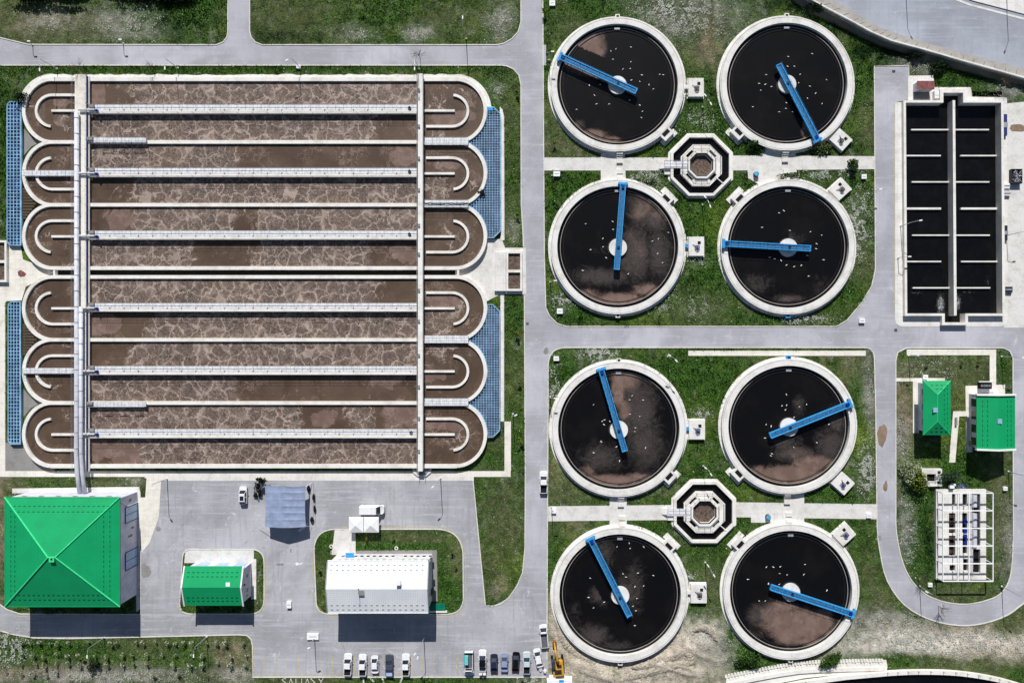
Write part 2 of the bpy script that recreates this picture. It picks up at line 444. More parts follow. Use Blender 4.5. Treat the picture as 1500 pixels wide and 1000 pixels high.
# ================================================================ GROUND, ROADS, PATHS
RECTH = (1321.0, 1468.0, 134.0, 472.0)      # pit of the rectangular basin, px on the ground
def sheet(name, outer, mat, z, holes=(), excl=True, th=.02, raw=False):
    if excl:
        EXCL.append(('a', outer)); [EXCL.append(('s', h)) for h in holes]
    mb = MB(); mb.prism(pp(outer), z-th, z, [pp(h) for h in holes]); return struct(name, mb, mat)

# --- roads
top_road = [(-60, 50), (0, 56), (42, 66), (800, 66), (800, 96), (733, 95.5), (-60, 95.5)]
branch = [(334, -40), (334, 46), (332, 56), (327, 62.5), (318, 66.5), (384, 66.5), (373, 62), (367.5, 55), (366, 46), (366, -40)]
main_road = [(763, -40), (763, 33), (759, 48), (750, 58), (736, 65.5), (728, 66.5), (728, 95), (741, 96), (752, 101), (760, 110), (763.5, 124), (764, 300), (768, 440), (770, 700), (769.5, 800), (766, 838), (757, 858), (745, 875), (734, 884), (711.5, 888), (712, 930), (801, 990), (801, 880), (801.5, 750), (802.5, 600), (802.5, 535), (806, 520), (814, 511.5), (830, 508), (830, 479), (816, 474), (804, 463), (799, 450), (797, 380), (796, 240), (794.5, 0), (794.5, -40)]
cross_road = [(824, 478.5), (1225, 478.5), (1240, 470), (1262, 444), (1277, 420), (1283, 395), (1281, 97), (1331, 97), (1331, 146), (1311, 150), (1312, 460), (1320, 478), (1600, 478), (1600, 508.5), (824, 508.5)]
loop_out = [(1268, 507), (1278, 512), (1281, 524), (1283, 600), (1285, 770), (1290, 812), (1300, 850), (1325, 885), (1362, 906), (1405, 915), (1440, 912), (1475, 900), (1500, 882), (1600, 820), (1600, 507)]
island_r = [(1328, 509.5), (1470, 509.5), (1479, 514), (1483.5, 524), (1484, 745), (1484, 780), (1481, 835), (1474, 858), (1461, 872), (1440, 880), (1418, 884), (1395, 883), (1374, 878), (1355, 869), (1338, 853), (1326, 833), (1318, 808), (1312.5, 775), (1312, 745), (1312, 528), (1315, 516)]
yard = [(236, 702.5), (693, 702.5), (711.5, 886.5), (722, 887), (745, 875.5), (765, 842), (774, 842), (774, 860), (803, 920), (803, 991), (370, 991), (370, 945), (368.5, 935), (362, 929.5), (350, 928.5), (100, 934), (50, 933), (20, 928), (0, 923), (-60, 903), (-60, 862), (-10, 878), (11, 893), (30, 899), (206, 899.5), (207, 808), (222, 785), (232, 752)]
island2 = fillet(rect(263.5, 387, 804, 898.5), [14, 16, 22, 20], 8)
island2 = [(x+(4 if y < 830 and x < 300 else 0), y) for x, y in island2]
island3 = fillet([(459, 774.5), (464, 898.5), (679, 899), (678, 774.5)], [34, 18, 26, 40], 9)
loop_out = loop_out[:2]+smoothline(loop_out[2:-2], 5)+loop_out[-2:]
island_r = island_r[:4]+smoothline(island_r[4:20], 5)+island_r[20:]
sheet('road', top_road, M['road'], .020)
sheet('road', branch, M['road'], .024)
sheet('road', cross_road, M['road'], .028)
sheet('road', loop_out, M['road'], .032, [island_r])
sheet('road', main_road, M['road'], .036)
sheet('parking_yard', yard, M['yard'], .044, [island2, island3])
sheet('service_yard', [(1472, 152), (1600, 140), (1600, 480), (1470, 480)], M['grey2'] if 'grey2' in M else M['slab'], .05)
# --- road-side strips of concrete
def path(pts, mat='slab', z=.07, name='path'): return sheet(name, pts, M[mat], z)
path([(797, 231), (982, 231), (982, 250), (797, 250)]); path([(880, 222), (915, 222), (917, 272), (880, 272)], 'slab', .062)
path([(1072, 228), (1280.5, 229), (1280.5, 248), (1072, 250)]); path([(1115, 215), (1165, 215), (1168, 274), (1120, 276), (1098, 262), (1112, 245)], 'slab', .062)
path([(1094, 240), (1116, 243), (1118, 262), (1096, 262)], 'pave', .078)
path([(803, 741), (985, 739), (985, 761), (803, 763)]); path([(893, 725), (918, 725), (918, 775), (893, 775)], 'slab', .062)
path([(1078, 735), (1284, 738), (1285, 760), (1078, 757)]); path([(1152, 715), (1178, 715), (1178, 775), (1152, 775)], 'slab', .062)
path([(1100, 745), (1150, 747), (1152, 765), (1100, 765)], 'pave', .078)
path([(1008, 513.5), (1268, 513.5), (1268, 521), (1008, 521)], 'panel', .07)
# round the aeration basin
def arcpts(cx, cy, rx, ry, a0, a1, n=16): return [(cx+rx*math.cos(math.radians(a0+(a1-a0)*i/n)), cy-ry*math.sin(math.radians(a0+(a1-a0)*i/n))) for i in range(n+1)]
rag = random.Random(3)
top_edge = [(x, 109.5+rag.uniform(-1.2, 1)) for x in range(686, 60, -7)]
ap = arcpts(668, 162, 52, 53, 5, 88)+top_edge+arcpts(75, 162, 49, 53, 92, 178)
path(ap+[(34, 162), (60, 125), (660, 125), (712, 162)], 'pave', .052, 'apron')
path([(-60, 689.5), (748, 689.5), (748, 698), (-60, 698)], 'panel', .07, 'footpath')
path([(212, 698), (694, 698), (694, 703.5), (236, 703.5), (235.5, 699), (212, 700)], 'pave', .062, 'footpath')
path([(739, 617), (748.5, 617), (748.5, 690), (739, 690)], 'panel', .066, 'footpath')
path([(732, 156), (736, 160), (738.5, 172), (739, 352), (733, 352)], 'pave', .066, 'footpath'); path([(733, 430), (738.5, 430), (738.5, 617), (733, 617)], 'pave', .066, 'footpath')
path([(-60, 415), (2, 415), (8, 440), (8, 690), (-60, 690)], 'panel', .066, 'footpath')
path([(3, 352), (30, 356), (34, 380), (66, 392), (80, 399), (66, 406), (38, 420), (32, 440), (10, 441), (6, 446), (-4, 440), (-4, 352)], 'panel', .075, 'footpath')
path([(700, 350), (735, 350), (740, 363), (770, 363), (771, 431), (733, 431), (700, 448), (665, 412), (665, 388)], 'slab', .075, 'footpath')
path([(8, 648), (36, 650), (60, 676), (80, 684), (80, 690), (8, 690)], 'grey', .05, 'gravel')
path([(215, 699), (236.5, 699), (233, 757), (219, 795), (207.5, 809), (206, 770), (203, 728), (213, 728)], 'panel', .08, 'footpath')
path([(18, 715), (204, 712.5), (206, 722), (206, 890), (200, 896), (196, 722), (18, 722)], 'pave', .05, 'apron')
path([(272, 804.5), (372, 804.5), (372, 824), (270, 824)], 'slab', .075, 'apron'); path([(368, 818), (375.5, 818), (375.5, 877), (368, 877)], 'pave', .08, 'apron')
path([(490.5, 775), (521, 775), (521, 812), (486, 812)], 'slab', .075); path([(484, 806), (640, 805), (641, 880), (632, 880), (632, 812), (484, 812)], 'grey', .07, 'apron')
# round the rectangular basin
RIN = [(1327, 150.5), (1382, 150.5), (1382, 136), (1411, 136), (1411, 150.5), (1466.5, 150.5), (1468.5, 459), (1414, 459), (1414, 472), (1384, 472), (1384, 459), (1329, 459)]
hole_g = [PX(*P(x, y, 1.2)) for x, y in RIN]
apron_o = fillet([(1311, 478), (1311, 150), (1330, 150), (1330, 111), (1367, 111), (1369, 128), (1422, 128), (1424, 142), (1475, 143), (1476, 478)], [12, 0, 0, 0, 0, 0, 0, 0, 3, 12])
sheet('apron', apron_o, M['pave'], .068, [hole_g]); EXCL.append(('a', hole_g))
# island on the right
path([(1328, 511.5), (1459, 511.5), (1459, 566), (1449.5, 566), (1449.5, 520), (1328, 520)], 'panel', .07, 'footpath')
path([(1312, 553.5), (1384, 553.5), (1384, 566), (1350, 566), (1346, 634), (1337, 634), (1337, 558.5), (1312, 558.5)], 'panel', .075, 'footpath')
path([(1414, 565), (1472, 563), (1472, 580), (1425, 582), (1424, 662), (1415.5, 662)], 'panel', .066, 'footpath')
path([(1396, 602), (1418, 602), (1418, 609.5), (1405, 609.5), (1399, 677), (1390, 677)], 'panel', .072, 'footpath')
# bottom right terraces
terr = [(1064, 1003), (1064, 990), (1100, 982), (1140, 974.5), (1170, 970), (1200, 968), (1250, 966), (1298, 965.5), (1300, 976), (1298, 982), (1240, 986.5), (1180, 992), (1140, 1000), (1140, 1003)]
path(terr, 'wall', .08, 'terrace')
path([(1230, 1030), (1220, 1000), (1270, 993), (1345, 990), (1400, 991), (1455, 997), (1500, 1008), (1500, 1030)], 'slab', .04, 'basin_bed')

# --- kerbs
def kerb(pts, closed=False, name='kerb', mat='kerb', w=.24, h=.13, side=0):
    mb = MB(); q = pp(pts if closed or len(pts) < 20 else pts[:2]+smoothline(pts[2:], 3)); mb.ribbon(q, w, 0, h, closed); struct(name, mb, M[mat])
kerb([(-60, 49), (0, 55.5), (42, 65.5), (317, 66), (327, 62), (332.5, 55), (334, 46), (334, -40)])
kerb([(366, -40), (366, 46), (368, 55), (374, 62), (384, 66), (728, 66), (738, 64), (750, 57), (759, 47), (763, 33), (763, -40)])
kerb([(-60, 96), (733, 96), (742, 97), (752, 101.5), (760, 110.5), (763, 124), (763.5, 300), (767.5, 362)]); kerb([(768, 432), (769.5, 700), (769, 800), (765.5, 838), (757, 858), (745, 875), (734, 883.5), (722, 887), (711, 886), (693, 703)])
kerb([(795, -40), (796.5, 240), (797.5, 380), (799.5, 450), (804.5, 462), (816, 473.5), (830, 478), (1225, 478), (1240, 469.5), (1262, 443.5), (1276.5, 419.5), (1282, 395), (1280.5, 97), (1331, 96.5), (1331, 111)])
kerb([(801, 965), (801.5, 880), (802, 750), (803, 600), (803, 535), (806.5, 520.5), (814.5, 512), (830, 509), (1266, 509), (1277, 513), (1280.5, 525), (1282.5, 600), (1284.5, 770), (1289.5, 812), (1299.5, 850), (1324.5, 885), (1361.5, 906.5), (1405, 915.5), (1440, 912.5), (1475, 900.5), (1500, 882.5), (1560, 842)])
kerb(island_r, True); kerb(island2, True); kerb(island3, True)
kerb([(-60, 902), (0, 923), (20, 928.5), (50, 933.5), (100, 934.5), (350, 929), (362, 930), (368, 935.5), (370, 945), (370, 991), (800, 991)])
kerb([(-60, 861), (-10, 877.5), (11, 892.5), (30, 898.5), (206.5, 899), (206.5, 806)])
# yellow painted lines beside kerbs + parking bays
yl = MB()
def yline(pts, w=.12): yl.ribbon(pp(pts), w, .045, .052)
yline([(x+(3 if x > 325 else (-3 if x < 300 else 0))*1, y) for x, y in island2][9:30])
yline([(456, 800), (460, 870), (463, 885), (480, 902.5), (660, 903), (674, 899), (682, 885), (682, 815), (675, 790), (655, 772.5), (500, 771)])
yline([(373, 988), (500, 988)]); yline([(1309.5, 152), (1309.5, 462)]); yline([(25, 901), (45, 905.5), (130, 904), (205, 903)]); yline([(1508, 800), (1508, 520)])
for x in (387, 404.5, 421, 437.5, 453.7, 470.5, 487, 503, 519.5, 536.5, 585.5, 602, 619, 635.5, 652, 668.5): yline([(x, 960.5), (x, 985.5)])
yline([(373.5, 945), (373.5, 988)]); yline([(500, 985), (600, 985)], .08)
struct('road_marking', yl, M['yellow'])

# puddles, stains, patches, manholes lying on the road
def puddle(cx, cy, rx, ry, label, mat='puddle', z=.06, name='puddle', seed=0):
    r = random.Random(seed+int(cx)); ph = [r.uniform(0, 6) for _ in range(3)]
    pts = []
    for i in range(36):
        a = 2*pi*i/36; k = 1+.12*math.sin(2*a+ph[0])+.09*math.sin(3*a+ph[1])+.05*math.sin(7*a+ph[2]); pts.append((cx+rx*k*math.cos(a), cy+ry*k*math.sin(a)))
    mb = MB(); mb.prism(pp(pts), z-.01, z); o = mb.build(name, M[mat]); tag(o, kind='structure'); return o
puddle(1292, 637, 6.5, 17, '', z=.05); puddle(1297, 712, 3, 8, '', z=.05); puddle(1287, 788, 4, 4, '', 'grey', .05, 'stain')
puddle(1495, 270, 0, 0, '') if False else None
puddle(1492, 188, 15, 5, '', 'puddle', .06, 'stain'); puddle(32, 401, 5.5, 5, '', 'redroof', .085, 'stain'); puddle(213, 835, 7, 11, '', 'grey', .1, 'stain')
puddle(800, 514, 4, 4.5, '', 'grey', .05, 'stain'); puddle(557, 961, 3, 3, '', 'grey', .06, 'stain'); puddle(232, 774, 3, 4, '', 'grey', .09, 'stain')
rr = random.Random(5)
for i, (x, y, s) in enumerate([(437, 825, 3.5), (420, 802, 2), (455, 772, 2)]):
    pass

# --- highway on its embankment
hz = 1.4
hw = MB()
low = [(1160, -12), (1197, 10), (1241, 33), (1270, 49), (1300, 62), (1350, 75.5), (1403, 91), (1450, 104), (1500, 118), (1600, 146)]
inn = [(1205, -12), (1225, 3), (1262, 25), (1290, 41), (1318, 51), (1360, 64), (1411, 78), (1455, 89.5), (1500, 101), (1600, 127)]
out_ = [(1390, -12), (1425, 1.5), (1462, 11), (1500, 21), (1600, 46)]
hw.prism(pp(low, hz)+pp(inn[::-1], hz), -.2, hz); EXCL.append(('a', low+[(1600, -40), (1160, -40)]))
struct('verge', hw, concrete('weathered verge concrete', (178, 174, 168), .9))
hw = MB(); hw.prism(pp(inn, hz)+pp([(1600, -60), (1205, -60)], hz), -.2, hz-.08); struct('highway', hw, M['highway'])
hw = MB(); hw.ribbon(pp([(x-3, y+6) for x, y in out_], hz), .5, hz-.07, hz-.04)
hw.prism(pp(out_, hz)+pp([(1600, -50), (1390, -50)], hz), hz-.07, hz+.1); struct('pavement', hw, M['pave'])
# parapet, panel joints
pr = MB(); par = [(x+4.5, y-1.5) for x, y in low]; pr.ribbon(pp(par, hz), .35, hz, hz+.6)
o = pr.build('parapet_wall', M['wall']); o['label'] = 'low pale parapet wall along the lower edge of the raised highway'; o['category'] = 'wall'
jn = MB()
for i in range(len(low)-1):
    for t in (.0, .33, .66):
        a = (low[i][0]+(low[i+1][0]-low[i][0])*t+6, low[i][1]+(low[i+1][1]-low[i][1])*t-2); b = (inn[i][0]+(inn[i+1][0]-inn[i][0])*t+2, inn[i][1]+(inn[i+1][1]-inn[i][1])*t)
        m = (a[0]+(b[0]-a[0])*.55+1, a[1]+(b[1]-a[1])*.55); jn.ribbon(pp([a, m], hz), .1, hz+.002, hz+.006)
struct('panel_joints', jn, M['darksteel'])
bank = MB()
b2 = [(x-9-3*math.sin(i*2.1), y+8+2*math.sin(i*1.3)) for i, (x, y) in enumerate(low)]
vv = [(*P(x, y, hz), hz-.15) for x, y in low]+[(*P(x, y, 0), -.05) for x, y in b2]
n = len(low); bank.add(vv, [(i, n+i, n+i+1, i+1) for i in range(n-1)]); struct('embankment', bank, concrete('mossy bank', (104, 102, 92), 1.0))

# --- soil and grass: one sheet to the horizon, finer where the photo looks
TY = {'lush': (.064, .146, .024), 'dark': (.012, .040, .010), 'olive': (.125, .150, .062), 'dry': (.26, .215, .14), 'grey': (.36, .345, .30),
      'flower': (.15, .20, .10), 'sand': (.60, .53, .44), 'white': (.74, .69, .60), 'yel': (.17, .25, .03), 'gravel': (.30, .29, .26)}
BLOBS = [
 (80, 45, 90, 26, 'olive', .9), (45, 28, 60, 20, 'dry', .35), (190, 35, 45, 22, 'grey', .55), (75, 30, 35, 14, 'grey', .35), (290, 15, 60, 20, 'lush', .8), (255, 30, 18, 18, 'dark', .35),
 (400, 20, 40, 30, 'olive', .5), (420, 52, 50, 10, 'dark', .6), (470, 30, 60, 25, 'olive', .7), (560, 25, 60, 25, 'lush', .7), (660, 30, 50, 25, 'olive', .6), (735, 30, 18, 26, 'grey', .45), (612, 50, 18, 10, 'grey', .55), (520, 50, 25, 10, 'grey', .4),
 (300, 101, 330, 6, 'lush', .8), (0, 190, 14, 100, 'lush', .9), (40, 140, 40, 16, 'dark', .3), (735, 125, 25, 25, 'lush', .7), (728, 130, 12, 12, 'grey', .3), (751, 230, 11, 120, 'olive', .7), (751, 250, 9, 60, 'lush', .5), (751, 335, 9, 20, 'grey', .35),
 (753, 470, 11, 30, 'lush', .9), (755, 560, 12, 60, 'olive', .4), (755, 650, 12, 50, 'lush', .6), (735, 770, 28, 60, 'olive', .85), (745, 830, 18, 30, 'yel', .3), (735, 860, 12, 14, 'dry', .35),
 (870, 20, 70, 25, 'lush', .7), (835, 45, 25, 25, 'olive', .7), (1010, 25, 60, 32, 'gravel', .75), (975, 10, 40, 15, 'flower', .5), (1030, 60, 25, 40, 'olive', .9), (1040, 70, 14, 35, 'dry', .5), (1030, 130, 22, 30, 'lush', .5), (1000, 190, 40, 25, 'lush', .9), (1020, 180, 25, 15, 'flower', .25), (820, 200, 25, 28, 'olive', .6), (828, 215, 30, 10, 'dry', .3),
 (1060, 200, 26, 26, 'lush', 1), (1100, 210, 30, 16, 'lush', 1), (1270, 60, 30, 40, 'lush', .8), (1262, 150, 18, 50, 'lush', .8), (1270, 175, 14, 30, 'dry', .3), (1240, 25, 40, 20, 'dark', .8), (1180, 5, 40, 10, 'dark', .8), (1300, 75, 50, 14, 'dark', 1), (1400, 112, 60, 12, 'dark', .9), (1345, 95, 30, 12, 'gravel', .5), (1400, 120, 25, 14, 'lush', .9), (1440, 130, 25, 10, 'lush', .7), (1480, 135, 25, 14, 'gravel', .5),
 (840, 268, 40, 14, 'lush', .8), (820, 300, 22, 30, 'lush', .8), (945, 262, 26, 12, 'flower', .5), (1000, 290, 35, 20, 'lush', .8), (1035, 330, 30, 60, 'lush', 1), (1030, 400, 35, 45, 'lush', 1), (1050, 320, 18, 30, 'yel', .35), (1030, 455, 40, 18, 'olive', .6), (1020, 450, 18, 14, 'flower', .25), (830, 450, 30, 20, 'lush', .8), (822, 440, 14, 14, 'flower', .5), (1100, 285, 25, 25, 'lush', .9), (960, 440, 26, 20, 'flower', .3), (1020, 380, 14, 10, 'flower', .5),
 (1255, 330, 16, 45, 'flower', .75), (1250, 270, 20, 14, 'lush', .7), (1265, 390, 14, 30, 'olive', .7), (1235, 430, 30, 25, 'lush', .7), (1180, 467, 40, 8, 'flower', .5), (1205, 255, 45, 8, 'flower', .3), (1110, 465, 45, 9, 'lush', .8),
 (870, 520, 22, 10, 'flower', .9), (895, 516, 12, 6, 'flower', .6), (812, 580, 8, 60, 'flower', .35), (830, 550, 22, 30, 'lush', .7), (980, 550, 45, 30, 'lush', .95), (1040, 570, 40, 45, 'lush', 1), (1025, 620, 25, 30, 'yel', .35), (1020, 680, 40, 25, 'lush', .7), (1028, 605, 14, 8, 'flower', .45), (820, 690, 16, 35, 'dry', .4), (830, 720, 25, 14, 'olive', .6),
 (1250, 540, 20, 30, 'dry', .4), (1262, 600, 16, 60, 'lush', .5), (1275, 580, 8, 60, 'gravel', .5), (1262, 640, 12, 22, 'yel', .7), (1268, 690, 12, 34, 'flower', .7), (1250, 730, 25, 10, 'lush', .6), (1200, 725, 25, 14, 'lush', .8),
 (815, 780, 12, 25, 'lush', .7), (835, 775, 25, 14, 'dry', .4), (950, 772, 35, 12, 'lush', .7), (1035, 820, 30, 40, 'lush', .9), (1040, 870, 22, 40, 'olive', .8), (1010, 845, 8, 8, 'flower', .5), (1010, 900, 30, 25, 'lush', .8), (1080, 770, 25, 20, 'lush', .8),
 (880, 965, 45, 14, 'sand', 1), (950, 985, 120, 20, 'sand', 1), (830, 955, 22, 50, 'sand', 1), (820, 900, 12, 30, 'sand', .9), (1010, 950, 60, 28, 'sand', 1.1), (1040, 925, 35, 16, 'white', .7), (1060, 955, 30, 18, 'grey', .8), (1095, 960, 22, 24, 'lush', 1), (1120, 975, 30, 10, 'lush', 1), (1180, 978, 60, 8, 'lush', .9), (1075, 920, 12, 20, 'lush', .7),
 (1250, 880, 22, 60, 'lush', .8), (1265, 820, 20, 50, 'lush', .7), (1270, 840, 16, 40, 'olive', .5), (1285, 890, 22, 30, 'olive', .8), (1240, 940, 26, 22, 'lush', .7), (1310, 915, 60, 16, 'grey', .9), (1350, 935, 90, 14, 'gravel', .9), (1400, 920, 90, 8, 'dry', .6), (1400, 943, 120, 13, 'white', 1.5), (1460, 955, 60, 14, 'sand', 1.2), (1330, 940, 60, 16, 'white', .9), (1370, 970, 90, 10, 'olive', 1), (1320, 972, 40, 9, 'lush', .6), (1450, 980, 60, 12, 'olive', .8), (1495, 985, 20, 14, 'lush', .5), (1490, 900, 20, 14, 'olive', 1),
 (1360, 540, 45, 16, 'gravel', .35), (1400, 545, 90, 20, 'olive', .8), (1325, 600, 14, 45, 'dry', .7), (1320, 650, 10, 40, 'gravel', .5), (1408, 570, 14, 28, 'olive', .9), (1410, 600, 12, 40, 'yel', .25), (1400, 685, 25, 22, 'lush', 1), (1385, 700, 22, 14, 'lush', .8), (1340, 690, 22, 26, 'yel', .5), (1335, 690, 14, 16, 'flower', .5), (1330, 780, 14, 50, 'gravel', .6), (1350, 760, 14, 60, 'lush', 1), (1358, 800, 10, 60, 'dark', .6), (1345, 830, 18, 25, 'lush', .5), (1465, 740, 18, 60, 'olive', 1), (1478, 790, 10, 50, 'gravel', .4), (1400, 870, 60, 10, 'olive', .8), (1470, 540, 12, 30, 'lush', .5),
 (370, 895, 10, 50, 'olive', .8), (470, 840, 10, 45, 'olive', .7), (476, 790, 14, 18, 'lush', .9), (590, 800, 60, 7, 'lush', .9), (600, 785, 60, 7, 'olive', .8), (660, 850, 14, 50, 'lush', .9), (668, 810, 10, 25, 'dry', .35),
 (20, 706, 40, 12, 'dry', .7), (60, 708, 50, 8, 'lush', .6), (160, 706, 60, 8, 'olive', .8), (195, 704, 14, 6, 'grey', .4), (0, 760, 10, 90, 'dry', .6), (20, 660, 20, 22, 'olive', .8), (715, 660, 24, 25, 'olive', .9), (718, 670, 18, 16, 'lush', .6),
 (15, 945, 22, 25, 'flower', .8), (120, 945, 110, 26, 'lush', .8), (90, 930, 60, 8, 'olive', .5), (250, 945, 80, 20, 'olive', .8), (290, 955, 40, 25, 'lush', .7), (340, 955, 30, 25, 'dry', .5), (60, 985, 80, 10, 'dry', .8), (160, 990, 120, 9, 'grey', .9), (300, 992, 60, 8, 'olive', .7), (460, 996, 90, 6, 'olive', .8), (345, 990, 25, 12, 'grey', .6), (560, 996, 40, 6, 'lush', 1), (680, 996, 60, 6, 'lush', .6), (780, 996, 25, 6, 'flower', .6),
]
def gcolor(X, Y):
    wx = (vnoise(X, Y, 30, 11)-.5)*26; wy = (vnoise(X, Y, 30, 21)-.5)*26
    C = np.zeros(X.shape+(3,))+np.array(TY['lush'])*1.0; C = C*(1-.45*np.clip(vnoise(X, Y, 40, 3)*2-.5, 0, 1))[..., None]+np.array(TY['olive'])*(.45*np.clip(vnoise(X, Y, 40, 3)*2-.5, 0, 1))[..., None]
    nz = vnoise(X, Y, 9, 41, 5)
    for t, sc_, sd, th in (('yel', 22, 131, .56), ('dry', 18, 141, .63), ('dark', 12, 151, .60), ('gravel', 10, 161, .62)):
        a = np.clip((vnoise(X, Y, sc_, sd, 5)-th)*9, 0, 1)*.45; C = C*(1-a[..., None])+np.array(TY[t])*a[..., None]
    for (bx, by, rx, ry, t, w) in BLOBS:
        d = ((X+wx*min(1, rx/15)-bx)/rx)**2+((Y+wy*min(1, ry/15)-by)/ry)**2
        a = np.clip(w*1.5*np.exp(-d*.8)*(-.25+2.4*nz), 0, 1); a[d > 6] = 0
        C = C*(1-a[..., None])+np.array(TY[t])*a[..., None]
    k = .48+1.25*vnoise(X, Y, 7, 61, 5); C = C*k[..., None]
    far = (X < -60) | (X > 1560) | (Y < -60) | (Y > 1060); C[far] = (.07, .10, .04)
    return C
def axis(lo, hi, step, extra, far):
    a = list(np.arange(lo, hi+.1, step)); a = [v for v in a if all(abs(v-e) > step*.4 for e in extra)]+list(extra)
    return np.array(sorted(a+[lo-80, lo-300, lo-1200, -far, hi+80, hi+300, hi+1200, far]))
gx = axis(-30, 1530, 2.6, RECTH[:2], 16000); gy = axis(-30, 1030, 2.6, RECTH[2:], 16000)
GX, GY = np.meshgrid(gx, gy); C = gcolor(GX, GY)
und = (vnoise(GX, GY, 14, 77)-.5)*.10
edge = (GX < -35) | (GX > 1535) | (GY < -35) | (GY > 1035); und[edge] = 0
sandm = np.clip(1.6-(((GX-950)/115)**2+((GY-972)/42)**2)*1.3, 0, 1)*(GY < 1030)*(GX > 830)
GXr = GX*.96+GY*.28; GYr = GY*.96-GX*.28
heap = np.clip(1-np.abs(vnoise(GXr*.22, GYr*1.0, 20, 501, 2)*2-1)*5, 0, 1)*.55+vnoise(GX, GY, 40, 511, 2)*.9
tk_ = np.ones(GX.shape)
for cx_, cy_ in ((908.5, 871), (1158.8, 866.5)): tk_ *= np.clip((np.hypot(GX-cx_, GY-cy_)-104)/10, 0, 1)
ZG = np.minimum(und-.03, .012)+np.clip(sandm*tk_*heap, 0, 2)*.9
V = np.stack([(GX-750)*S, (500-GY)*S, ZG], -1).reshape(-1, 3)
ny_, nx_ = GX.shape; idx = np.arange(ny_*nx_).reshape(ny_, nx_)
cxm = (gx[1:]+gx[:-1])/2; cym = (gy[1:]+gy[:-1])/2; CX, CY = np.meshgrid(cxm, cym)
keep = ~((CX > RECTH[0]) & (CX < RECTH[1]) & (CY > RECTH[2]) & (CY < RECTH[3]))
F = np.stack([idx[:-1, :-1], idx[1:, :-1], idx[1:, 1:], idx[:-1, 1:]], -1)[keep]
me = bpy.data.meshes.new('ground'); me.vertices.add(len(V)); me.vertices.foreach_set('co', V.ravel())
me.loops.add(F.size); me.loops.foreach_set('vertex_index', F.ravel()); me.polygons.add(len(F))
me.polygons.foreach_set('loop_start', np.arange(0, F.size, 4)); me.polygons.foreach_set('loop_total', np.full(len(F), 4))
a = me.color_attributes.new('gcol', 'FLOAT_COLOR', 'POINT'); a.data.foreach_set('color', np.concatenate([C.reshape(-1, 3), np.ones((len(V), 1))], 1).astype(np.float32).ravel())
me.materials.append(M['ground']); me.update(calc_edges=True); me.validate()
g = bpy.data.objects.new('ground', me); col.objects.link(g); g['kind'] = 'structure'
# ================================================================ AERATION BASIN
WT, WL = 1.2, .72            # wall top, water level
BY = [116.0, 208.0, 300.0, 392.5, 405.5, 497.5, 590.0, 682.5]     # straight walls (px)
OV = [(116, 208), (208, 300), (300, 392.5), (405.5, 497.5), (497.5, 590), (590, 682.5)]
XL, XR, CL, CR = 34.5, 711.0, 76.0, 667.0     # outer ends of the channels, and where the curves begin
def oval_edge(side, y, k, grow=0):
    y0, y1 = OV[k]; cy = (y0+y1)/2; ry = (y1-y0)/2+grow; t = max(0, 1-((y-cy)/ry)**2)
    return CL-(CL-XL+grow)*math.sqrt(t) if side < 0 else CR+(XR-CR+grow)*math.sqrt(t)
def endarc(side, k, n=22):
    y0, y1 = OV[k]; cy = (y0+y1)/2; ry = (y1-y0)/2; c, rx = (CL, CL-XL) if side < 0 else (CR, XR-CR)
    return [(c+side*rx*math.cos(a), cy-ry*math.sin(a)) for a in [pi/2-pi*i/n for i in range(n+1)]]
FOAM = {0: ([(131, 150, -1), (150, 205, -.4), (215, 612, 1)], [(131, 563, 1), (563, 612, -1)]),
        1: ([(131, 345, 1), (345, 612, -1)], [(131, 195, -1), (195, 612, 1)]),
        2: ([(131, 200, -1), (200, 345, 1), (345, 378, -.9), (378, 612, 1)], [(131, 290, 1), (290, 372, -1), (372, 545, 1), (545, 612, -1)]),
        3: ([(131, 550, 1), (550, 612, -1)], [(131, 228, -.9), (228, 612, 1)]),
        4: ([(131, 192, -1), (192, 612, 1)], [(131, 350, 1), (350, 612, -1)]),
        5: ([(131, 445, 1), (445, 505, -1), (505, 548, .6), (548, 612, -1)], [(131, 205, -1), (205, 612, 1)])}
PINK = [(140, 136, 14, 30), (660, 172, 30, 12), (593, 229, 22, 16), (655, 240, 26, 12), (593, 371, 26, 14), (150, 476, 30, 14), (650, 438, 34, 10), (640, 552, 36, 10), (570, 555, 24, 14), (585, 605, 34, 16), (650, 622, 34, 9), (170, 660, 36, 18), (90, 150, 20, 10), (565, 288, 14, 8), (470, 615, 20, 12), (420, 483, 30, 10), (185, 320, 22, 14)]
FEND = [(640, 150, 22, 0.35), (650, 195, 26, .3), (640, 275, 30, .55), (690, 265, 16, .3), (95, 180, 14, .6), (640, 470, 30, .5), (645, 512, 22, .6), (655, 650, 30, .35), (100, 230, 12, .2), (100, 265, 14, .3), (680, 445, 12, .5)]
blocks = []
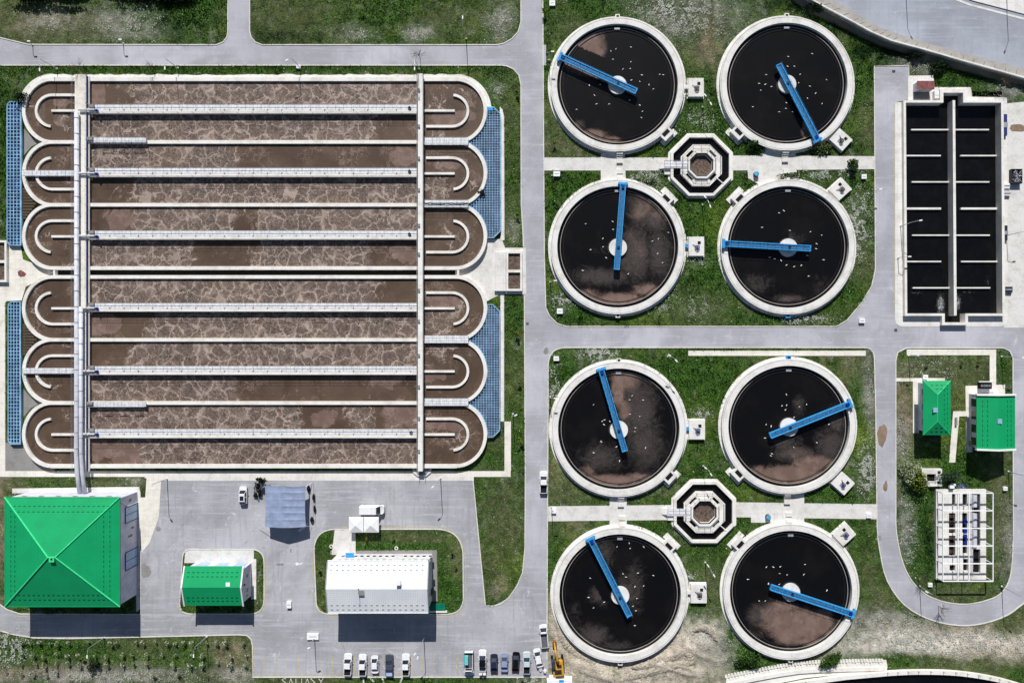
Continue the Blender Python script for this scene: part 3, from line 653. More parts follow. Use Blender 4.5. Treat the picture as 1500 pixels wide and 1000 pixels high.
for bi, ks in enumerate(((0, 1, 2), (3, 4, 5))):
    lab = ('upper half of the long aeration basin, three looping channels of brown frothy water', 'lower half of the long aeration basin, three looping channels of brown frothy water')[bi]
    root = thing('aeration_tank', lab, 'tank', (*P(370, (254, 544)[bi]), 0), 'aeration tanks of looping channels'); blocks.append(root)
    w = MB()
    for k in ks:
        for s in (-1, 1):
            q = endarc(s, k); z = WT+.004*(k % 2)+(.0 if s < 0 else .002); w.ribbon(pp(q, WT), .82, 0, z)
    for j in range(4):
        y = BY[bi*4+j]; t = .95 if (bi*4+j) in (0, 7) else .85; w.ribbon(pp([(CL-2, y), (CR+2, y)], WT), t, 0, WT+.012)
    w.build('wall', M['wall'], root)
    for k in ks:
        y0, y1 = OV[k]; cy = (y0+y1)/2
        xs = np.arange(XL-1, XR+2, 2.4); ys = np.arange(y0, y1+.1, (y1-y0)/36); X, Y = np.meshgrid(xs, ys)
        foam = np.full(X.shape, .12)
        for li, lane in enumerate(FOAM[k]):
            sel = (Y < cy) if li == 0 else (Y >= cy)
            for (a, b, val) in lane:
                e = np.clip((X-a)/(50 if a > 140 else 4)+.5, 0, 1)*np.clip((b-X)/(50 if b < 600 else 4)+.5, 0, 1); foam = np.where(sel, foam*(1-e)+(val*.5+.5)*e, foam)
        foam = np.where((X < 131) | (X > 612), .12, foam)
        pink = np.zeros(X.shape)
        for (bx, by, rx, ry) in PINK: pink = np.maximum(pink, .85*np.exp(-((X-bx)/rx/1.2)**2-((Y-by)/ry/1.3)**2))
        for (bx, by, r, v) in FEND: foam = np.maximum(foam, v*1.2*np.exp(-((X-bx)/r)**2-((Y-by)/r)**2))
        V = [(*P(a, b, WL), WL) for a, b in zip(X.ravel(), Y.ravel())]; m = len(xs); fs = []
        for i in range(len(ys)-1):
            for j in range(m-1):
                xm, ym = (xs[j]+xs[j+1])/2, (ys[i]+ys[i+1])/2
                if oval_edge(-1, ym, k, .8) < xm < oval_edge(1, ym, k, .8): fs.append((i*m+j, (i+1)*m+j, (i+1)*m+j+1, i*m+j+1))
        mb = MB(); mb.add(V, fs); mb.build('water', M['aer'], root, foam=foam.ravel(), pink=pink.ravel())
        # divider wall along the middle, and the hooked guide walls at both ends
        d = MB(); d.ribbon(pp([(75 if k not in (1, 4) else 36, cy), (666, cy)], WT), .55, 0, WT-.02+.003*k); d.build('divider_wall', M['wall'], root)
        up = k in (0, 2, 4)
        for s in (-1, 1):
            # left hooks: straight limb up for 0,2,4 ; right hooks: straight limb below for 0,2,5..
            lim = (-1 if up else 1) if s < 0 else ((1, -1, 1, -1, 1, -1)[k])
            c = 76.0 if s < 0 else 662.0; rx, ry = 23.5, 23.0
            pts = [(110, cy+lim*ry), (92, cy+lim*ry)] if s < 0 else [(624, cy+lim*ry), (644, cy+lim*ry)]
            for i in range(15):
                a = -pi/2+(pi*.97)*i/14; pts.append((c-(-s)*0+s*rx*math.cos(a), cy-lim*ry*math.sin(a)))
            mb = MB(); mb.ribbon(pp(pts, WT), .62, 0, WT-.03); mb.build('guide_wall', M['wall'], root)
    # launder gap floor between halves is dark
gap = MB(); gap.prism(pp([(80, 393), (CR, 393), (CR, 405), (80, 405)]), .01, .08); EXCL.append(('a', [(30, 112), (712, 112), (712, 688), (30, 688)]))
tag(gap.build('drain_channel', M['black']), kind='structure')
# end walls of the dark gap
for x, lab in ((79, 'short end wall closing the dark gap at its left end'), (671, 'short end wall closing the dark gap at its right end')):
    mb = MB(); mb.ribbon(pp([(x, 395), (x, 403.2)], WT), .5, 0, WT-.05); tag(mb.build('end_wall', M['wall']), lab, 'wall')

# --- long footbridges over each channel
BR = [160.0, 252.8, 344.6, 450.2, 542.4, 634.6]
names = ['topmost', 'second from the top', 'just above the dark gap', 'just below the dark gap', 'second from the bottom', 'lowest']
for k, y in enumerate(BR):
    zt = WT+.62
    root = thing('footbridge', 'long pale railed footbridge over the aeration channels, '+names[k], 'footbridge', (*P(370, y), WT), 'long footbridges over the aeration channels')
    A, B = P(131, y, zt), P(611, y, zt)
    d = MB(); d.box(A[0], B[0], A[1]-.15, A[1]+1.05, zt-.12, zt); 
    d.build('deck', M['deck'], root)
    b = MB(); b.box(A[0], B[0], A[1]-1.02, A[1]-.16, WT-.3, zt+.03); b.build('beam', M['wall'], root)
    g = MB()
    n = 88
    for i in range(n+1):
        x = A[0]+(B[0]-A[0])*i/n; g.box(x-.015, x+.015, A[1]-.13, A[1]+1.03, zt+.003, zt+.012)
    g.box(A[0], B[0], A[1]+.42, A[1]+.46, zt+.022, zt+.035)
    tag(g.build('grating_bars', M['steel'], root))
    r = MB(); r.rail([(A[0], A[1]+1.0), (B[0], A[1]+1.0)], zt, 1.0, 2.0, .022); r.build('railing', M['steel'], root)
    r = MB(); r.rail([(A[0], A[1]-.98), (B[0], A[1]-.98)], zt+.03, 1.0, 3.67, .03); r.build('railing', M['steel'], root)
    l = MB()
    for i in range(23):
        x = A[0]+1.5+(B[0]-A[0]-3)*i/22; l.box(x-.14, x+.05, A[1]-.28, A[1]-.12, zt+.03, zt+.16); l.tube([(x-.1, A[1]-.2, zt+.1), (x+.22, A[1]+.05, zt+.12)], .03, 4)
    l.build('valve', M['darksteel'], root)
    if k in (0, 1, 2, 5):
        h = MB(); x, yy = P(600 if k != 5 else 602.5, y-1.5, zt); h.ring(x, yy, .26, .36, zt+.03, zt+.3, 20); h.build('hoop', M['darksteel'], root)
    # inlet head: grey box with blue valve
    t = MB(); x0, y0 = P(131, y-2.5, zt+.5); t.box(x0-.3, x0+1.0, y0-.05, y0+.75, zt, zt+.5); t.build('gear_box', M['grey'], root)
    v = MB(); x0, y0 = P(140.5, y+1.4, zt+.7); v.cyl(x0, y0, zt, zt+.55, .30, 14); v.cyl(x0, y0, zt+.55, zt+.95, .30, 12, .05); v.box(x0-.42, x0+.42, y0-.36, y0-.22, zt+.1, zt+.3); v.build('valve', M['deepblue'], root)
    v = MB(); v.tube([(*P(115, y+1, zt+.3), zt+.3), (*P(139, y+1, zt+.3), zt+.3)], .26, 10); v.build('branch_pipe', M['pipe'], root)

# two short side platforms on the thin walls, with racks
for y, lab in ((205.5, 'short railed side platform with square racks on the second upper thin wall'), (592, 'short railed side platform with square racks on the lowest thin wall')):
    zt = WT+.5; root = thing('side_platform', lab, 'platform', (*P(170, y), WT), 'short platforms with racks'); a, b = P(131, y, zt), P(214, y, zt)
    d = MB(); d.box(a[0], b[0], a[1]-.55, a[1]+.6, zt-.1, zt); d.build('deck', M['deck'], root)
    g = MB()
    for i in range(17): x = a[0]+(b[0]-a[0])*i/16; g.box(x-.02, x+.02, a[1]-.5, a[1]+.55, zt+.002, zt+.02)
    g.build('grating_bars', M['steel'], root)
    r = MB(); r.rail([(a[0], a[1]+.58), (b[0], a[1]+.58), (b[0], a[1]-.55), (a[0], a[1]-.55)], zt, 1, 2, .022); r.build('railing', M['steel'], root)
    for i, x in enumerate((a[0]+2.6, a[0]+6.6, a[0]+10.4)):
        r = MB()
        yb = a[1]-1.1
        for p, q in (((x, yb), (x+2.5, yb)), ((x, yb-.0), (x, a[1]-.5)), ((x+2.5, yb), (x+2.5, a[1]-.5))): r.tube([(*p, zt+.4), (*q, zt+.4)], .07, 5)
        r.build('rack', M['darksteel'], root)
    t = MB(); t.box(a[0]-.3, a[0]+1.0, a[1]-.1, a[1]+.65, zt, zt+.5); t.build('gear_box', M['grey'], root)

# --- crosswise walkway left (with pipes) and right
root = thing('walkway', 'wide cream crosswise walkway with navy kickboard over the left ends of the basin', 'walkway', (*P(120, 400), WT))
zt = WT+.42
d = MB(); a, b = P(109.5, 109, zt), P(126, 692, zt); d.box(a[0], b[0], b[1], a[1], WT+.03, zt); d.build('deck', M['panel'], root)
d = MB(); a, b = P(126, 112, zt+.3), P(128.3, 688, zt+.3)
for i in range(6):
    ya = [112, 167, 260, 352, 457, 550][i]; yb = [155, 247, 339, 444, 536, 629][i]; p, q = P(126, ya, zt+.2), P(128.4, yb, zt+.2); d.box(p[0], q[0], q[1], p[1], zt, zt+.2)
p, q = P(126, 642, zt+.2), P(128.4, 690, zt+.2); d.box(p[0], q[0], q[1], p[1], zt, zt+.2)
d.build('kickboard', M['navyrail'], root)
r = MB(); p, q = P(130, 112, zt), P(130, 690, zt); r.box(p[0]-.25, p[0]+.12, q[1], p[1], WT+.02, zt-.05); r.build('ledge', M['wall'], root)
r = MB(); r.rail([P(128.8, 112, zt), P(128.8, 690, zt)], zt, 1.1, 2.2); r.build('railing', M['steel'], root)
r = MB(); r.rail([P(108.5, 112, zt), P(108.5, 690, zt)], zt, 1.1, 2.2, .03); r.build('railing', M['steel'], root)
zp = zt+.75
for nm, pts, lab in (('air_pipe', [(112.2, 165), (112.2, 640), (111.8, 660), (113, 690), (117, 722)], 'longer left grey pipe running over the basin to the big green hall'),
                    ('air_pipe', [(118.6, 449), (118.7, 660), (120.3, 690), (124, 722)], 'shorter right grey pipe running beside the longer one to the green hall')):
    root = thing(nm, lab, 'pipe', (*P(*pts[0]), zp), 'air pipes over the basin')
    t = MB(); t.tube([(*P(x, y, zp), zp) for x, y in pts], .52 if pts[0][0] < 115 else .44, 12, cap=True); t.build('pipe_run', M['pipe'], root, smooth=True)
    t = MB(); y = pts[0][1]+8
    while y < 690:
        xx = pts[0][0]+(0 if y < 665 else (1.6 if True else 0)); c = P(xx, y, zp); 
        if y < 665: t.tube([(c[0], c[1]-.06, zp), (c[0], c[1]+.06, zp)], .58 if pts[0][0] < 115 else .5, 12)
        y += 23
    t.build('joint_collars', M['steel'], root)
    t = MB(); y = pts[0][1]+14
    while y < 690: c = P(pts[0][0], y, zt); t.box(c[0]-.4, c[0]+.4, c[1]-.08, c[1]+.08, zt-.3, zp-.3); y += 46
    t.build('support', M['darksteel'], root)

root = thing('walkway', 'narrow pale crosswise walkway with blue edge over the right ends of the basin', 'walkway', (*P(615, 400), WT)); zt = WT+.7
d = MB(); a, b = P(611.5, 108, zt), P(619, 690, zt); d.box(a[0], b[0], b[1], a[1], zt-.3, zt); d.build('deck', M['wall'], root)
d = MB(); a, b = P(619.2, 110, zt), P(620.4, 686, zt); d.box(a[0], b[0], b[1], a[1], zt-.2, zt+.12); d.build('kickboard', M['bluepane'], root)
r = MB(); r.rail([P(620.6, 110, zt), P(620.6, 688, zt)], zt, 1.1, 2.4); r.rail([P(611.5, 110, zt), P(611.5, 688, zt)], zt, 1.1, 2.4); r.build('railing', M['steel'], root)
r = MB()
for y in (132, 185, 232, 278, 330, 372, 425, 470, 520, 566, 612, 660):
    c = P(614, y, zt); r.box(c[0]-.25, c[0]+.2, c[1]-.35, c[1]+.35, zt, zt+.35); r.tube([(c[0], c[1], zt+.2), (c[0]-1.2, c[1]+.1, zt+.3)], .05, 5)
r.build('gate_hoist', M['grey'], root)
root = thing('stair_base', 'grey octagonal concrete landing under the right walkway at the cream footpath', 'landing', (*P(618, 690), 0))
m = MB(); c = P(618, 686, .4); m.prism([P(604, 684, .4), P(632, 684, .4), P(631, 692, .4), P(624, 697.5, .4), P(612, 697.5, .4), P(605, 692, .4)], 0, .4); m.build('slab', M['pave'], root)
m = MB(); m.prism([P(606, 685, .5), P(630, 685, .5), P(624, 695, .5), P(612, 695, .5)], .4, .5); m.build('pad', M['grey'], root)

def platform(x0, x1, y, w, lab, grp, zt=WT+.35, cables=0):
    root = thing('platform', lab, 'walkway', (*P((x0+x1)/2, y), WT), grp); a, b = P(x0, y, zt), P(x1, y, zt)
    d = MB(); d.box(a[0], b[0], a[1]-w/2, a[1]+w/2, WT+.02, zt); d.build('deck', M['deck'], root)
    g = MB(); n = int((b[0]-a[0])/.95)
    for i in range(n+1): x = a[0]+(b[0]-a[0])*i/n; g.box(x-.02, x+.02, a[1]-w/2+.02, a[1]+w/2-.02, zt+.002, zt+.02)
    g.build('grating_bars', M['steel'], root)
    r = MB(); r.rail([(a[0], a[1]+w/2), (b[0], a[1]+w/2)], zt, 1, 1.9, .022); r.rail([(a[0], a[1]-w/2), (b[0], a[1]-w/2)], zt, 1, 1.9, .022); r.build('railing', M['steel'], root)
    if cables:
        r = MB()
        for q in range(3):
            r.tube([(a[0]+(b[0]-a[0])*i/8, a[1]+.3*math.sin(i*1.7+q*2), zt+.08+.05*q) for i in range(9)], .05, 5)
        r.build('hose', M['black'], root)
    return root
g_ = 'short railed walkways at the right ends'
platform(622, 686, 207, 1.7, 'short railed walkway at the upper right, between the first and second loops', g_)
platform(622, 686, 298.5, 1.7, 'short railed walkway with black hoses at the right, between the second and third loops', g_, cables=1)
platform(622, 686, 496.8, 1.8, 'short railed walkway at the right, between the fourth and fifth loops', g_)
platform(622, 686, 588.5, 1.7, 'short railed walkway at the right, between the fifth and lowest loops', g_)
g_ = 'short cream walkways at the left ends'
platform(35, 108, 254, 1.35, 'short cream walkway across the left end of the second loop', g_)
platform(33, 108, 542.8, 1.35, 'short cream walkway across the left end of the fifth loop', g_)

# --- blue gratings beside the loops
def grating(side, y0, y1, x0, x1, px_, py_, ks, lab, floor):
    z = .85; root = thing('grating_platform', lab, 'grating', (*P((x0+x1)/2, (y0+y1)/2), 0), 'blue gratings beside the loops')
    def edge(y):      # limit beside the loops
        e = None
        for k in ks:
            if OV[k][0] <= y <= OV[k][1]: e = oval_edge(side, y, k, 3)
        if e is None: e = 690 if side > 0 else 55
        return max(e, 684) if side > 0 else min(e, x1)
    def lim(y):
        c = 10 if side > 0 else 4; d = min(y-y0, y1-y); cut = max(0, c-d)
        return (edge(y), x1-cut) if side > 0 else (x0+cut, min(edge(y), x1))
    ys = np.linspace(y0, y1, 60)
    poly = [(lim(y)[1], y) for y in ys]+[(lim(y)[0], y) for y in ys[::-1]]
    f = MB(); f.prism(pp(poly, z), .1, .35); f.build('pit_floor', M[floor], root)
    EXCL.append(('a', [(lim(y)[1]+1, y) for y in ys]+[(lim(y)[0]-1, y) for y in ys[::-1]]))
    fr = MB(); fr.ribbon(pp(poly, z), .22, .3, z+.05, True); fr.build('frame', M['bluebar'], root)
    BW = .085 if side < 0 else .05
    b = MB(); y = y0+py_
    while y < y1-1:
        a, c = lim(y)
        p, q = P(a, y, z), P(c, y, z); b.box(p[0], q[0], p[1]-BW, p[1]+BW, z-.06, z); y += py_
    x = x0+px_*.9 if side < 0 else x1-px_
    xmin = x0 if side < 0 else 684
    while xmin < x < x1:
        run = None; yy = y0
        while yy <= y1+.5:
            a, c = lim(min(yy, y1)); ok = a < x < c and yy < y1
            if ok and run is None: run = yy
            if not ok and run is not None:
                p, q = P(x, yy, z), P(x, run, z); b.box(p[0]-BW, p[0]+BW, p[1], q[1], z-.065, z-.005); run = None
            yy += 1
        x += px_ if side < 0 else -px_
    b.build('bars', M['bluebar'], root)
    return root
grating(-1, 149, 359, 10.5, 31, 4.9, 5.15, (0, 1, 2), 'upper left blue grating strip beside the grass', 'gratefloor')
grating(-1, 442, 650, 12, 30, 4.3, 5.15, (3, 4, 5), 'lower left blue grating strip beside the cream footpath', 'gratefloor')
grating(1, 157, 348, 700, 733, 3.9, 3.75, (0, 1, 2), 'upper right blue grating with bright blue corner panel', 'gratefloor2')
grating(1, 446, 640, 700, 732, 3.9, 3.75, (3, 4, 5), 'lower right blue grating ending beside the small grass corner', 'gratefloor2')
mb = MB(); mb.pbox(709.5, 715, 157, 168, .85, .95); mb.pbox(715.2, 722, 157.5, 162, .85, .93); tag(mb.build('cover_panel', M['blue']), 'bright blue cover panel at the top corner of the upper right grating', 'panel')
root = thing('hose_bundle', 'black hose bundle heaped on the right blue grating beside the second loop', 'hose', (*P(706, 285), .9))
mb = MB()
rr = random.Random(9)
for i in range(7): mb.tube([(*P(702+rr.uniform(-3, 8), 282+rr.uniform(-4, 6), 1), 1+rr.uniform(0, .3)) for _ in range(5)], .12, 6)
mb.build('hose', M['black'], root)
# triangular planks in left gaps
for (y, lab) in ((298, 'brown plank cover in the left notch between second and third loops'), (497, 'brown plank cover in the left notch between fourth and fifth loops')):
    root = thing('plank_cover', lab, 'cover', (*P(45, y), 0), 'plank covers'); mb = MB()
    for i in range(-5, 6):
        w = 20-abs(i)*3.0
        if w > 3: p, q = P(33, y+i*4.2-1.6, .6), P(33+w, y+i*4.2+1.6, .6); mb.box(p[0], q[0], q[1], p[1], .45, .6)
    mb.build('planks', M['bark'], root)
for (y, ) in ((208,), (590,)):
    mb = MB(); mb.prism(pp([(32, y-30), (35, y-20), (46, y-7), (60, y), (46, y+7), (35, y+20), (32, y+30)]), 0, .06); struct('gravel', mb, M['grey'])

# --- sludge pits
def sludge_box(x0, x1, y0, y1, split, lab, root=None):
    zt = .9; root = thing('sludge_pit', lab, 'pit', (*P((x0+x1)/2, (y0+y1)/2), 0), 'open sludge pits'); a, b = P(x0, y0, zt), P(x1, y1, zt)
    w = MB(); ys = [y0]+split+[y1]; xs = (x0, x1)
    holes = []
    for i in range(len(ys)-1): holes.append(pp(rect(x0+3, x1-3, ys[i]+(3 if i == 0 else 2), ys[i+1]-(3 if i == len(ys)-2 else 2)), zt))
    w.prism(pp(rect(x0, x1, y0, y1), zt), 0, zt, holes); w.build('wall', M['wall'], root)
    s = MB()
    for h in holes: s.prism(h, .05, .35)
    s.build('sludge', M['sludge'], root); EXCL.append(('a', rect(x0, x1, y0, y1))); return root
sludge_box(741.5, 765, 368, 426, [397], 'open concrete pit with two brown sludge bays beside the main road')
mb = MB(); mb.prism(pp(rect(724, 741, 369, 426), .9), 0, .86); tag(mb.build('concrete_platform', M['pave']), 'plain pale concrete platform joined to the left of the two bay sludge pit', 'platform')
sludge_box(-14, 9.5, 352, 413, [383], 'open concrete pit with brown sludge cut by the left edge of the photo')
# ================================================================ ROUND CLARIFIERS
RT, CWL = 1.25, .38          # rim top, water level
TK = [ # cx, cy, rin, bridge outer end, bridge inner end, place words
 (904.5, 123.5, 88.5, (820.5, 82.5), (932.5, 134), 'upper left'),
 (1153, 122, 88.5, (1198, 205), (1140.5, 94), 'upper right'),
 (905, 361.5, 88.7, (913, 269), (903.5, 395), 'second row left'),
 (1154.8, 361.5, 89, (1060.5, 356.5), (1188, 363.8), 'second row right'),
 (906.5, 628.5, 89, (880.5, 541), (915.6, 661), 'third row left'),
 (1156, 624.5, 89, (1246, 591), (1128, 638), 'third row right'),
 (908.5, 871, 89, (864.8, 789.4), (922.5, 902.5), 'lowest left'),
 (1158.8, 866.5, 89.5, (1250.5, 899.5), (1129, 859.5), 'lowest right')]
SC = [ # scum, grit blobs (px): x, y, rx, ry, scum, grit
 [(852, 76, 30, 32, 1.7, .3), (838, 90, 16, 14, 1.4, 0), (872, 104, 16, 12, 1.0, .5), (868, 197, 26, 10, .85, .6), (845, 185, 16, 12, .45, .8), (890, 205, 22, 6, .9, .4), (905, 120, 60, 60, 0, .15)],
 [(1183, 190, 8, 20, 1.4, .3), (1215, 190, 12, 14, 0, .5), (1225, 70, 12, 30, 0, .4), (1150, 125, 22, 20, .25, .5)],
 [(940, 305, 26, 36, .55, .9), (960, 320, 26, 30, .45, .9), (930, 370, 30, 50, .42, 1), (965, 370, 24, 50, .15, .9), (905, 440, 60, 12, 1.05, .3), (945, 425, 30, 12, .8, .5), (860, 430, 30, 10, .7, .7), (880, 405, 60, 18, .15, .9), (975, 290, 16, 20, .6, .6), (880, 360, 20, 40, .0, .4)],
 [(1080, 345, 15, 10, 1.6, 0), (1155, 438, 30, 9, .42, .9), (1110, 415, 30, 20, .1, .7), (1150, 350, 40, 12, .1, .7), (1200, 420, 30, 25, 0, .5)],
 [(905, 565, 12, 40, 1.0, .2), (918, 555, 22, 22, .75, .6), (915, 600, 14, 20, .8, .5), (935, 600, 34, 60, .25, 1), (945, 650, 34, 50, .12, .9), (895, 703, 50, 10, 1.05, .3), (860, 690, 20, 12, .6, .7), (880, 670, 40, 30, .08, .8), (870, 560, 14, 6, .2, .8), (935, 698, 34, 8, .7, .6)],
 [(1160, 696, 60, 16, 1.15, .3), (1190, 680, 34, 16, .95, .6), (1130, 700, 30, 10, 1.0, .3), (1165, 665, 40, 14, .45, 1), (1215, 650, 26, 30, .25, 1), (1225, 615, 16, 26, .1, 1), (1170, 595, 14, 22, 0, .7), (1110, 690, 24, 12, .7, .6), (1150, 650, 30, 20, .1, .8)],
 [(868, 797, 10, 12, .7, .5), (885, 810, 22, 30, .05, .8), (925, 860, 26, 50, .0, .75), (870, 930, 30, 20, .2, .9), (880, 870, 20, 20, .1, .8), (900, 945, 40, 10, .1, .7), (840, 900, 20, 40, 0, .5)],
 [(1165, 915, 50, 30, 1.15, .3), (1200, 915, 30, 22, 1.0, .3), (1130, 900, 26, 26, .6, .8), (1150, 890, 40, 12, .8, .6), (1110, 900, 20, 20, .2, .9), (1150, 870, 14, 14, .2, .8), (1175, 938, 50, 10, .8, .5), (1105, 930, 20, 16, .1, .6), (1205, 900, 20, 14, .9, .2)]]
weirm = concrete('stained weir edge', (168, 162, 156), .8)
def rotpt(c, a, r): return (c[0]+r*math.cos(a), c[1]+r*math.sin(a))
OUTLET = [-45, -135, 45, 135, -43, -137, 45, 137]
for i, (cx, cy, rin, bo, bi, wd) in enumerate(TK):
    c = P(cx, cy, RT); k = S*(1-RT/H); ri = rin*k; ro = ri+9.3*k*1.05
    root = thing('clarifier_tank', 'round settling tank with dark water and pale ring rim, '+wd+' of the eight', 'tank', (*c, 0), 'round settling tanks')
    w = MB(); w.ring(*c, ri, ro, 0, RT, 160); w.build('rim_wall', M['rim'], root)
    w = MB(); w.ring(*c, ro-.02, ro+.62, 0, .14, 160); w.build('apron', M['pave'], root)
    w = MB(); w.ring(*c, ro-.32, ro-.24, RT-.05, RT+.012, 160); w.build('rim_groove', M['grey'], root)
    wr = ri-.74
    w = MB(); w.ring(*c, wr-.06, wr+.06, CWL-.2, CWL+.14, 160); w.build('weir', weirm, root)
    w = MB(); w.ring(*c, wr-.75, wr-.70, CWL-.2, CWL+.16, 160); w.build('scum_baffle', M['darksteel'], root)
    w = MB(); w.ring(*c, wr, ri+.02, .02, .12, 120); w.build('launder', M['dark'], root)
    # water disc
    nr, na = 44, 160; V = []; 
    for a in range(nr+1):
        for b in range(na): r = wr*a/nr; V.append((c[0]+r*math.cos(2*pi*b/na), c[1]+r*math.sin(2*pi*b/na), CWL))
    fs = [(a*na+b, (a+1)*na+b, (a+1)*na+(b+1) % na, a*na+(b+1) % na) for a in range(nr) for b in range(na)]
    Va = np.array(V); kk = 1/(1-CWL/H); X = (Va[:, 0]/S+750-NX)*kk+NX; Y = (500-Va[:, 1]/S-NY)*kk+NY
    sc = np.zeros(len(V)); gr = np.full(len(V), .05)
    for (bx, by, rx, ry, s1, g1) in SC[i]:
        e = np.exp(-((X-bx)/rx)**2-((Y-by)/ry)**2); sc = np.maximum(sc, s1*e); gr = np.maximum(gr, g1*e)
    # film stops at the scraper bridge: clear water lies just behind it
    bo_, bi_ = np.array(bo), np.array((TK[i][0], TK[i][1])); d = (bo_-bi_)/np.linalg.norm(bo_-bi_)
    side = (X-bi_[0])*d[1]-(Y-bi_[1])*d[0]; along = (X-bi_[0])*d[0]+(Y-bi_[1])*d[1]
    sgn = {0: 1, 1: 0, 2: -1, 3: 1, 4: -1, 5: 0, 6: -1, 7: -1}[i]
    if sgn:
        blk = (side*sgn < 0) & (side*sgn > -26) & (along > 0); f = np.where(blk, .12, 1); sc *= f; gr *= f
    m = MB(); m.add(V, fs); m.build('water', M['clar'], root, scum=sc, grit=gr)
    # hub
    w = MB(); hc = P(cx+.2, cy+1, 1.0); w.cyl(*hc, .2, 1.0, 13.2*k, 48); w.build('hub', M['rim'], root)
    w = MB(); w.ring(*hc, 13.3*k, 15*k, .2, .45, 48); w.build('feed_well', M['darksteel'], root)
    # scum box at top + little chambers
    w = MB(); q = P(cx-.5, cy-rin+7, CWL+.3); w.box(q[0]-.65, q[0]+.65, q[1]-.25, q[1]+.25, CWL, CWL+.3); w.build('scum_box', M['steel'], root)
    a = math.radians(OUTLET[i]); q = rotpt(c, a, ro+.55)
    w = MB(); w.obox((*q, .6), (2.3, 3.0, 1.2), a); w.build('outlet_box', M['rim'], root)
    w = MB(); q2 = rotpt(c, a, ro+.35); w.obox((*q2, RT+.0), (.95, 1.9, .04), a); w.build('outlet_opening', M['black'], root)
    w = MB(); q = rotpt(c, a, ro+1.6); w.obox((*q, .1), (1.6, 4.6, .14), a); w.build('footing', M['pave'], root)
    sg = 1 if i in (0, 1, 4, 5) else -1        # steps at the path side
    st = MB(); sx = c[0]+(.6 if cx < 1000 else -.2); 
    for q in range(4): y = c[1]-sg*(ro+.3+.42*q); st.box(sx-.75, sx+.75, y-.21, y+.21, 0, RT-.28*(q+1))
    st.build('steps', M['pave'], root)
    st = MB(); y = c[1]-sg*(ro+2.1); st.box(sx-.75, sx+.75, y-.5, y+.5, 0, .55); y -= sg*4.6
    st.build('step_block', M['pave'], root)
    st = MB(); y = c[1]+sg*(ro+.35); st.box(c[0]-.5, c[0]+.6, y-.5, y+.5, 0, .9); st.build('pipe_box', M['blue'] if i in (3, 5) else M['pave'], root)
    st = MB(); st.box(c[0]-.25, c[0]+.4, y-.25, y+.25, .9, .92); st.build('pipe_opening', M['black'], root)
    EXCL.append(('c', *PX(c[0], c[1]), (ro+.3)/S))

    # --- scraper bridge (turns on the hub, runs on the rim)
    zb = RT+.85; A = Vector(P(*bo, zb)); B = Vector(P(*bi, zb)); D = B-A; L = D.length; ang = math.atan2(D.y, D.x)
    br = thing('scraper_bridge', 'blue rotating scraper bridge across the '+wd+' round tank', 'bridge', (A.x, A.y, RT), 'blue scraper bridges'); br.rotation_euler = (0, 0, 0)
    u = Vector((math.cos(ang), math.sin(ang))); v = Vector((-u.y, u.x))
    def ob(mb, s0, s1, t0, t1, z0, z1):
        m_ = A+u*((s0+s1)/2)+v*((t0+t1)/2); mb.obox((m_.x, m_.y, (z0+z1)/2), (s1-s0, abs(t1-t0), z1-z0), ang)
    wB = .62
    m = MB(); ob(m, 0, L, -wB+.12, wB-.12, zb-.25, zb-.17); m.build('deck', plain('walkway tread blue', (58, 122, 172), .6, 0, .25, 3), br)
    for s_ in (-1, 1):
        m = MB(); ob(m, 0, L, s_*wB-.1, s_*wB+.1, zb-.55, zb); 
        m.build('side_beam', M['blue'], br)
        m = MB(); nn = 12
        for q in range(nn+1): p = A+u*(L*q/nn)+v*(s_*wB); m.box(p.x-.03, p.x+.03, p.y-.03, p.y+.03, zb, zb+.6)
        p0, p1 = A+v*(s_*wB), B+v*(s_*wB); m.tube([(p0.x, p0.y, zb+.6), (p1.x, p1.y, zb+.6)], .035, 4); m.build('handrail', M['blue'], br)
    m = MB(); ob(m, L-.25, L, -wB, wB, zb-.55, zb+.02); m.build('end_plate', M['blue'], br)
    m = MB(); ob(m, -.35, .25, -1.15, 1.15, RT+.25, zb+.02); m.build('end_carriage', M['blue'], br)
    m = MB()
    for s_ in (-1, 1): p = A+v*(s_*1.0); q0, q1 = p-u*.15, p+u*.2; m.tube([(q0.x, q0.y, RT+.26), (q1.x, q1.y, RT+.26)], .25, 12)
    m.build('wheel', M['rubber'], br)
    m = MB(); ob(m, .4, 1.1, -.3, .3, zb-.2, zb+.25); m.build('drive_motor', M['deepblue'], br)
    hp = Vector(hc[:2]); sh = (hp-A).dot(u); m = MB(); p = A+u*sh; m.cyl(p.x, p.y, 1.0, zb+.15, .32, 12); m.build('pivot', M['darksteel'], br)
    for q in range(4):
        m = MB(); s0 = 2.5+q*3.1; p = A+u*s0+v*(wB+.25); m.tube([(p.x, p.y, zb-.3), (p.x, p.y, CWL-.2)], .07, 5); p2 = A+u*(s0+1.6)+v*(wB+.6); m.tube([(p.x, p.y, CWL+.1), (p2.x, p2.y, CWL+.1)], .05, 4); m.build('scraper_blade', M['darksteel'], br)

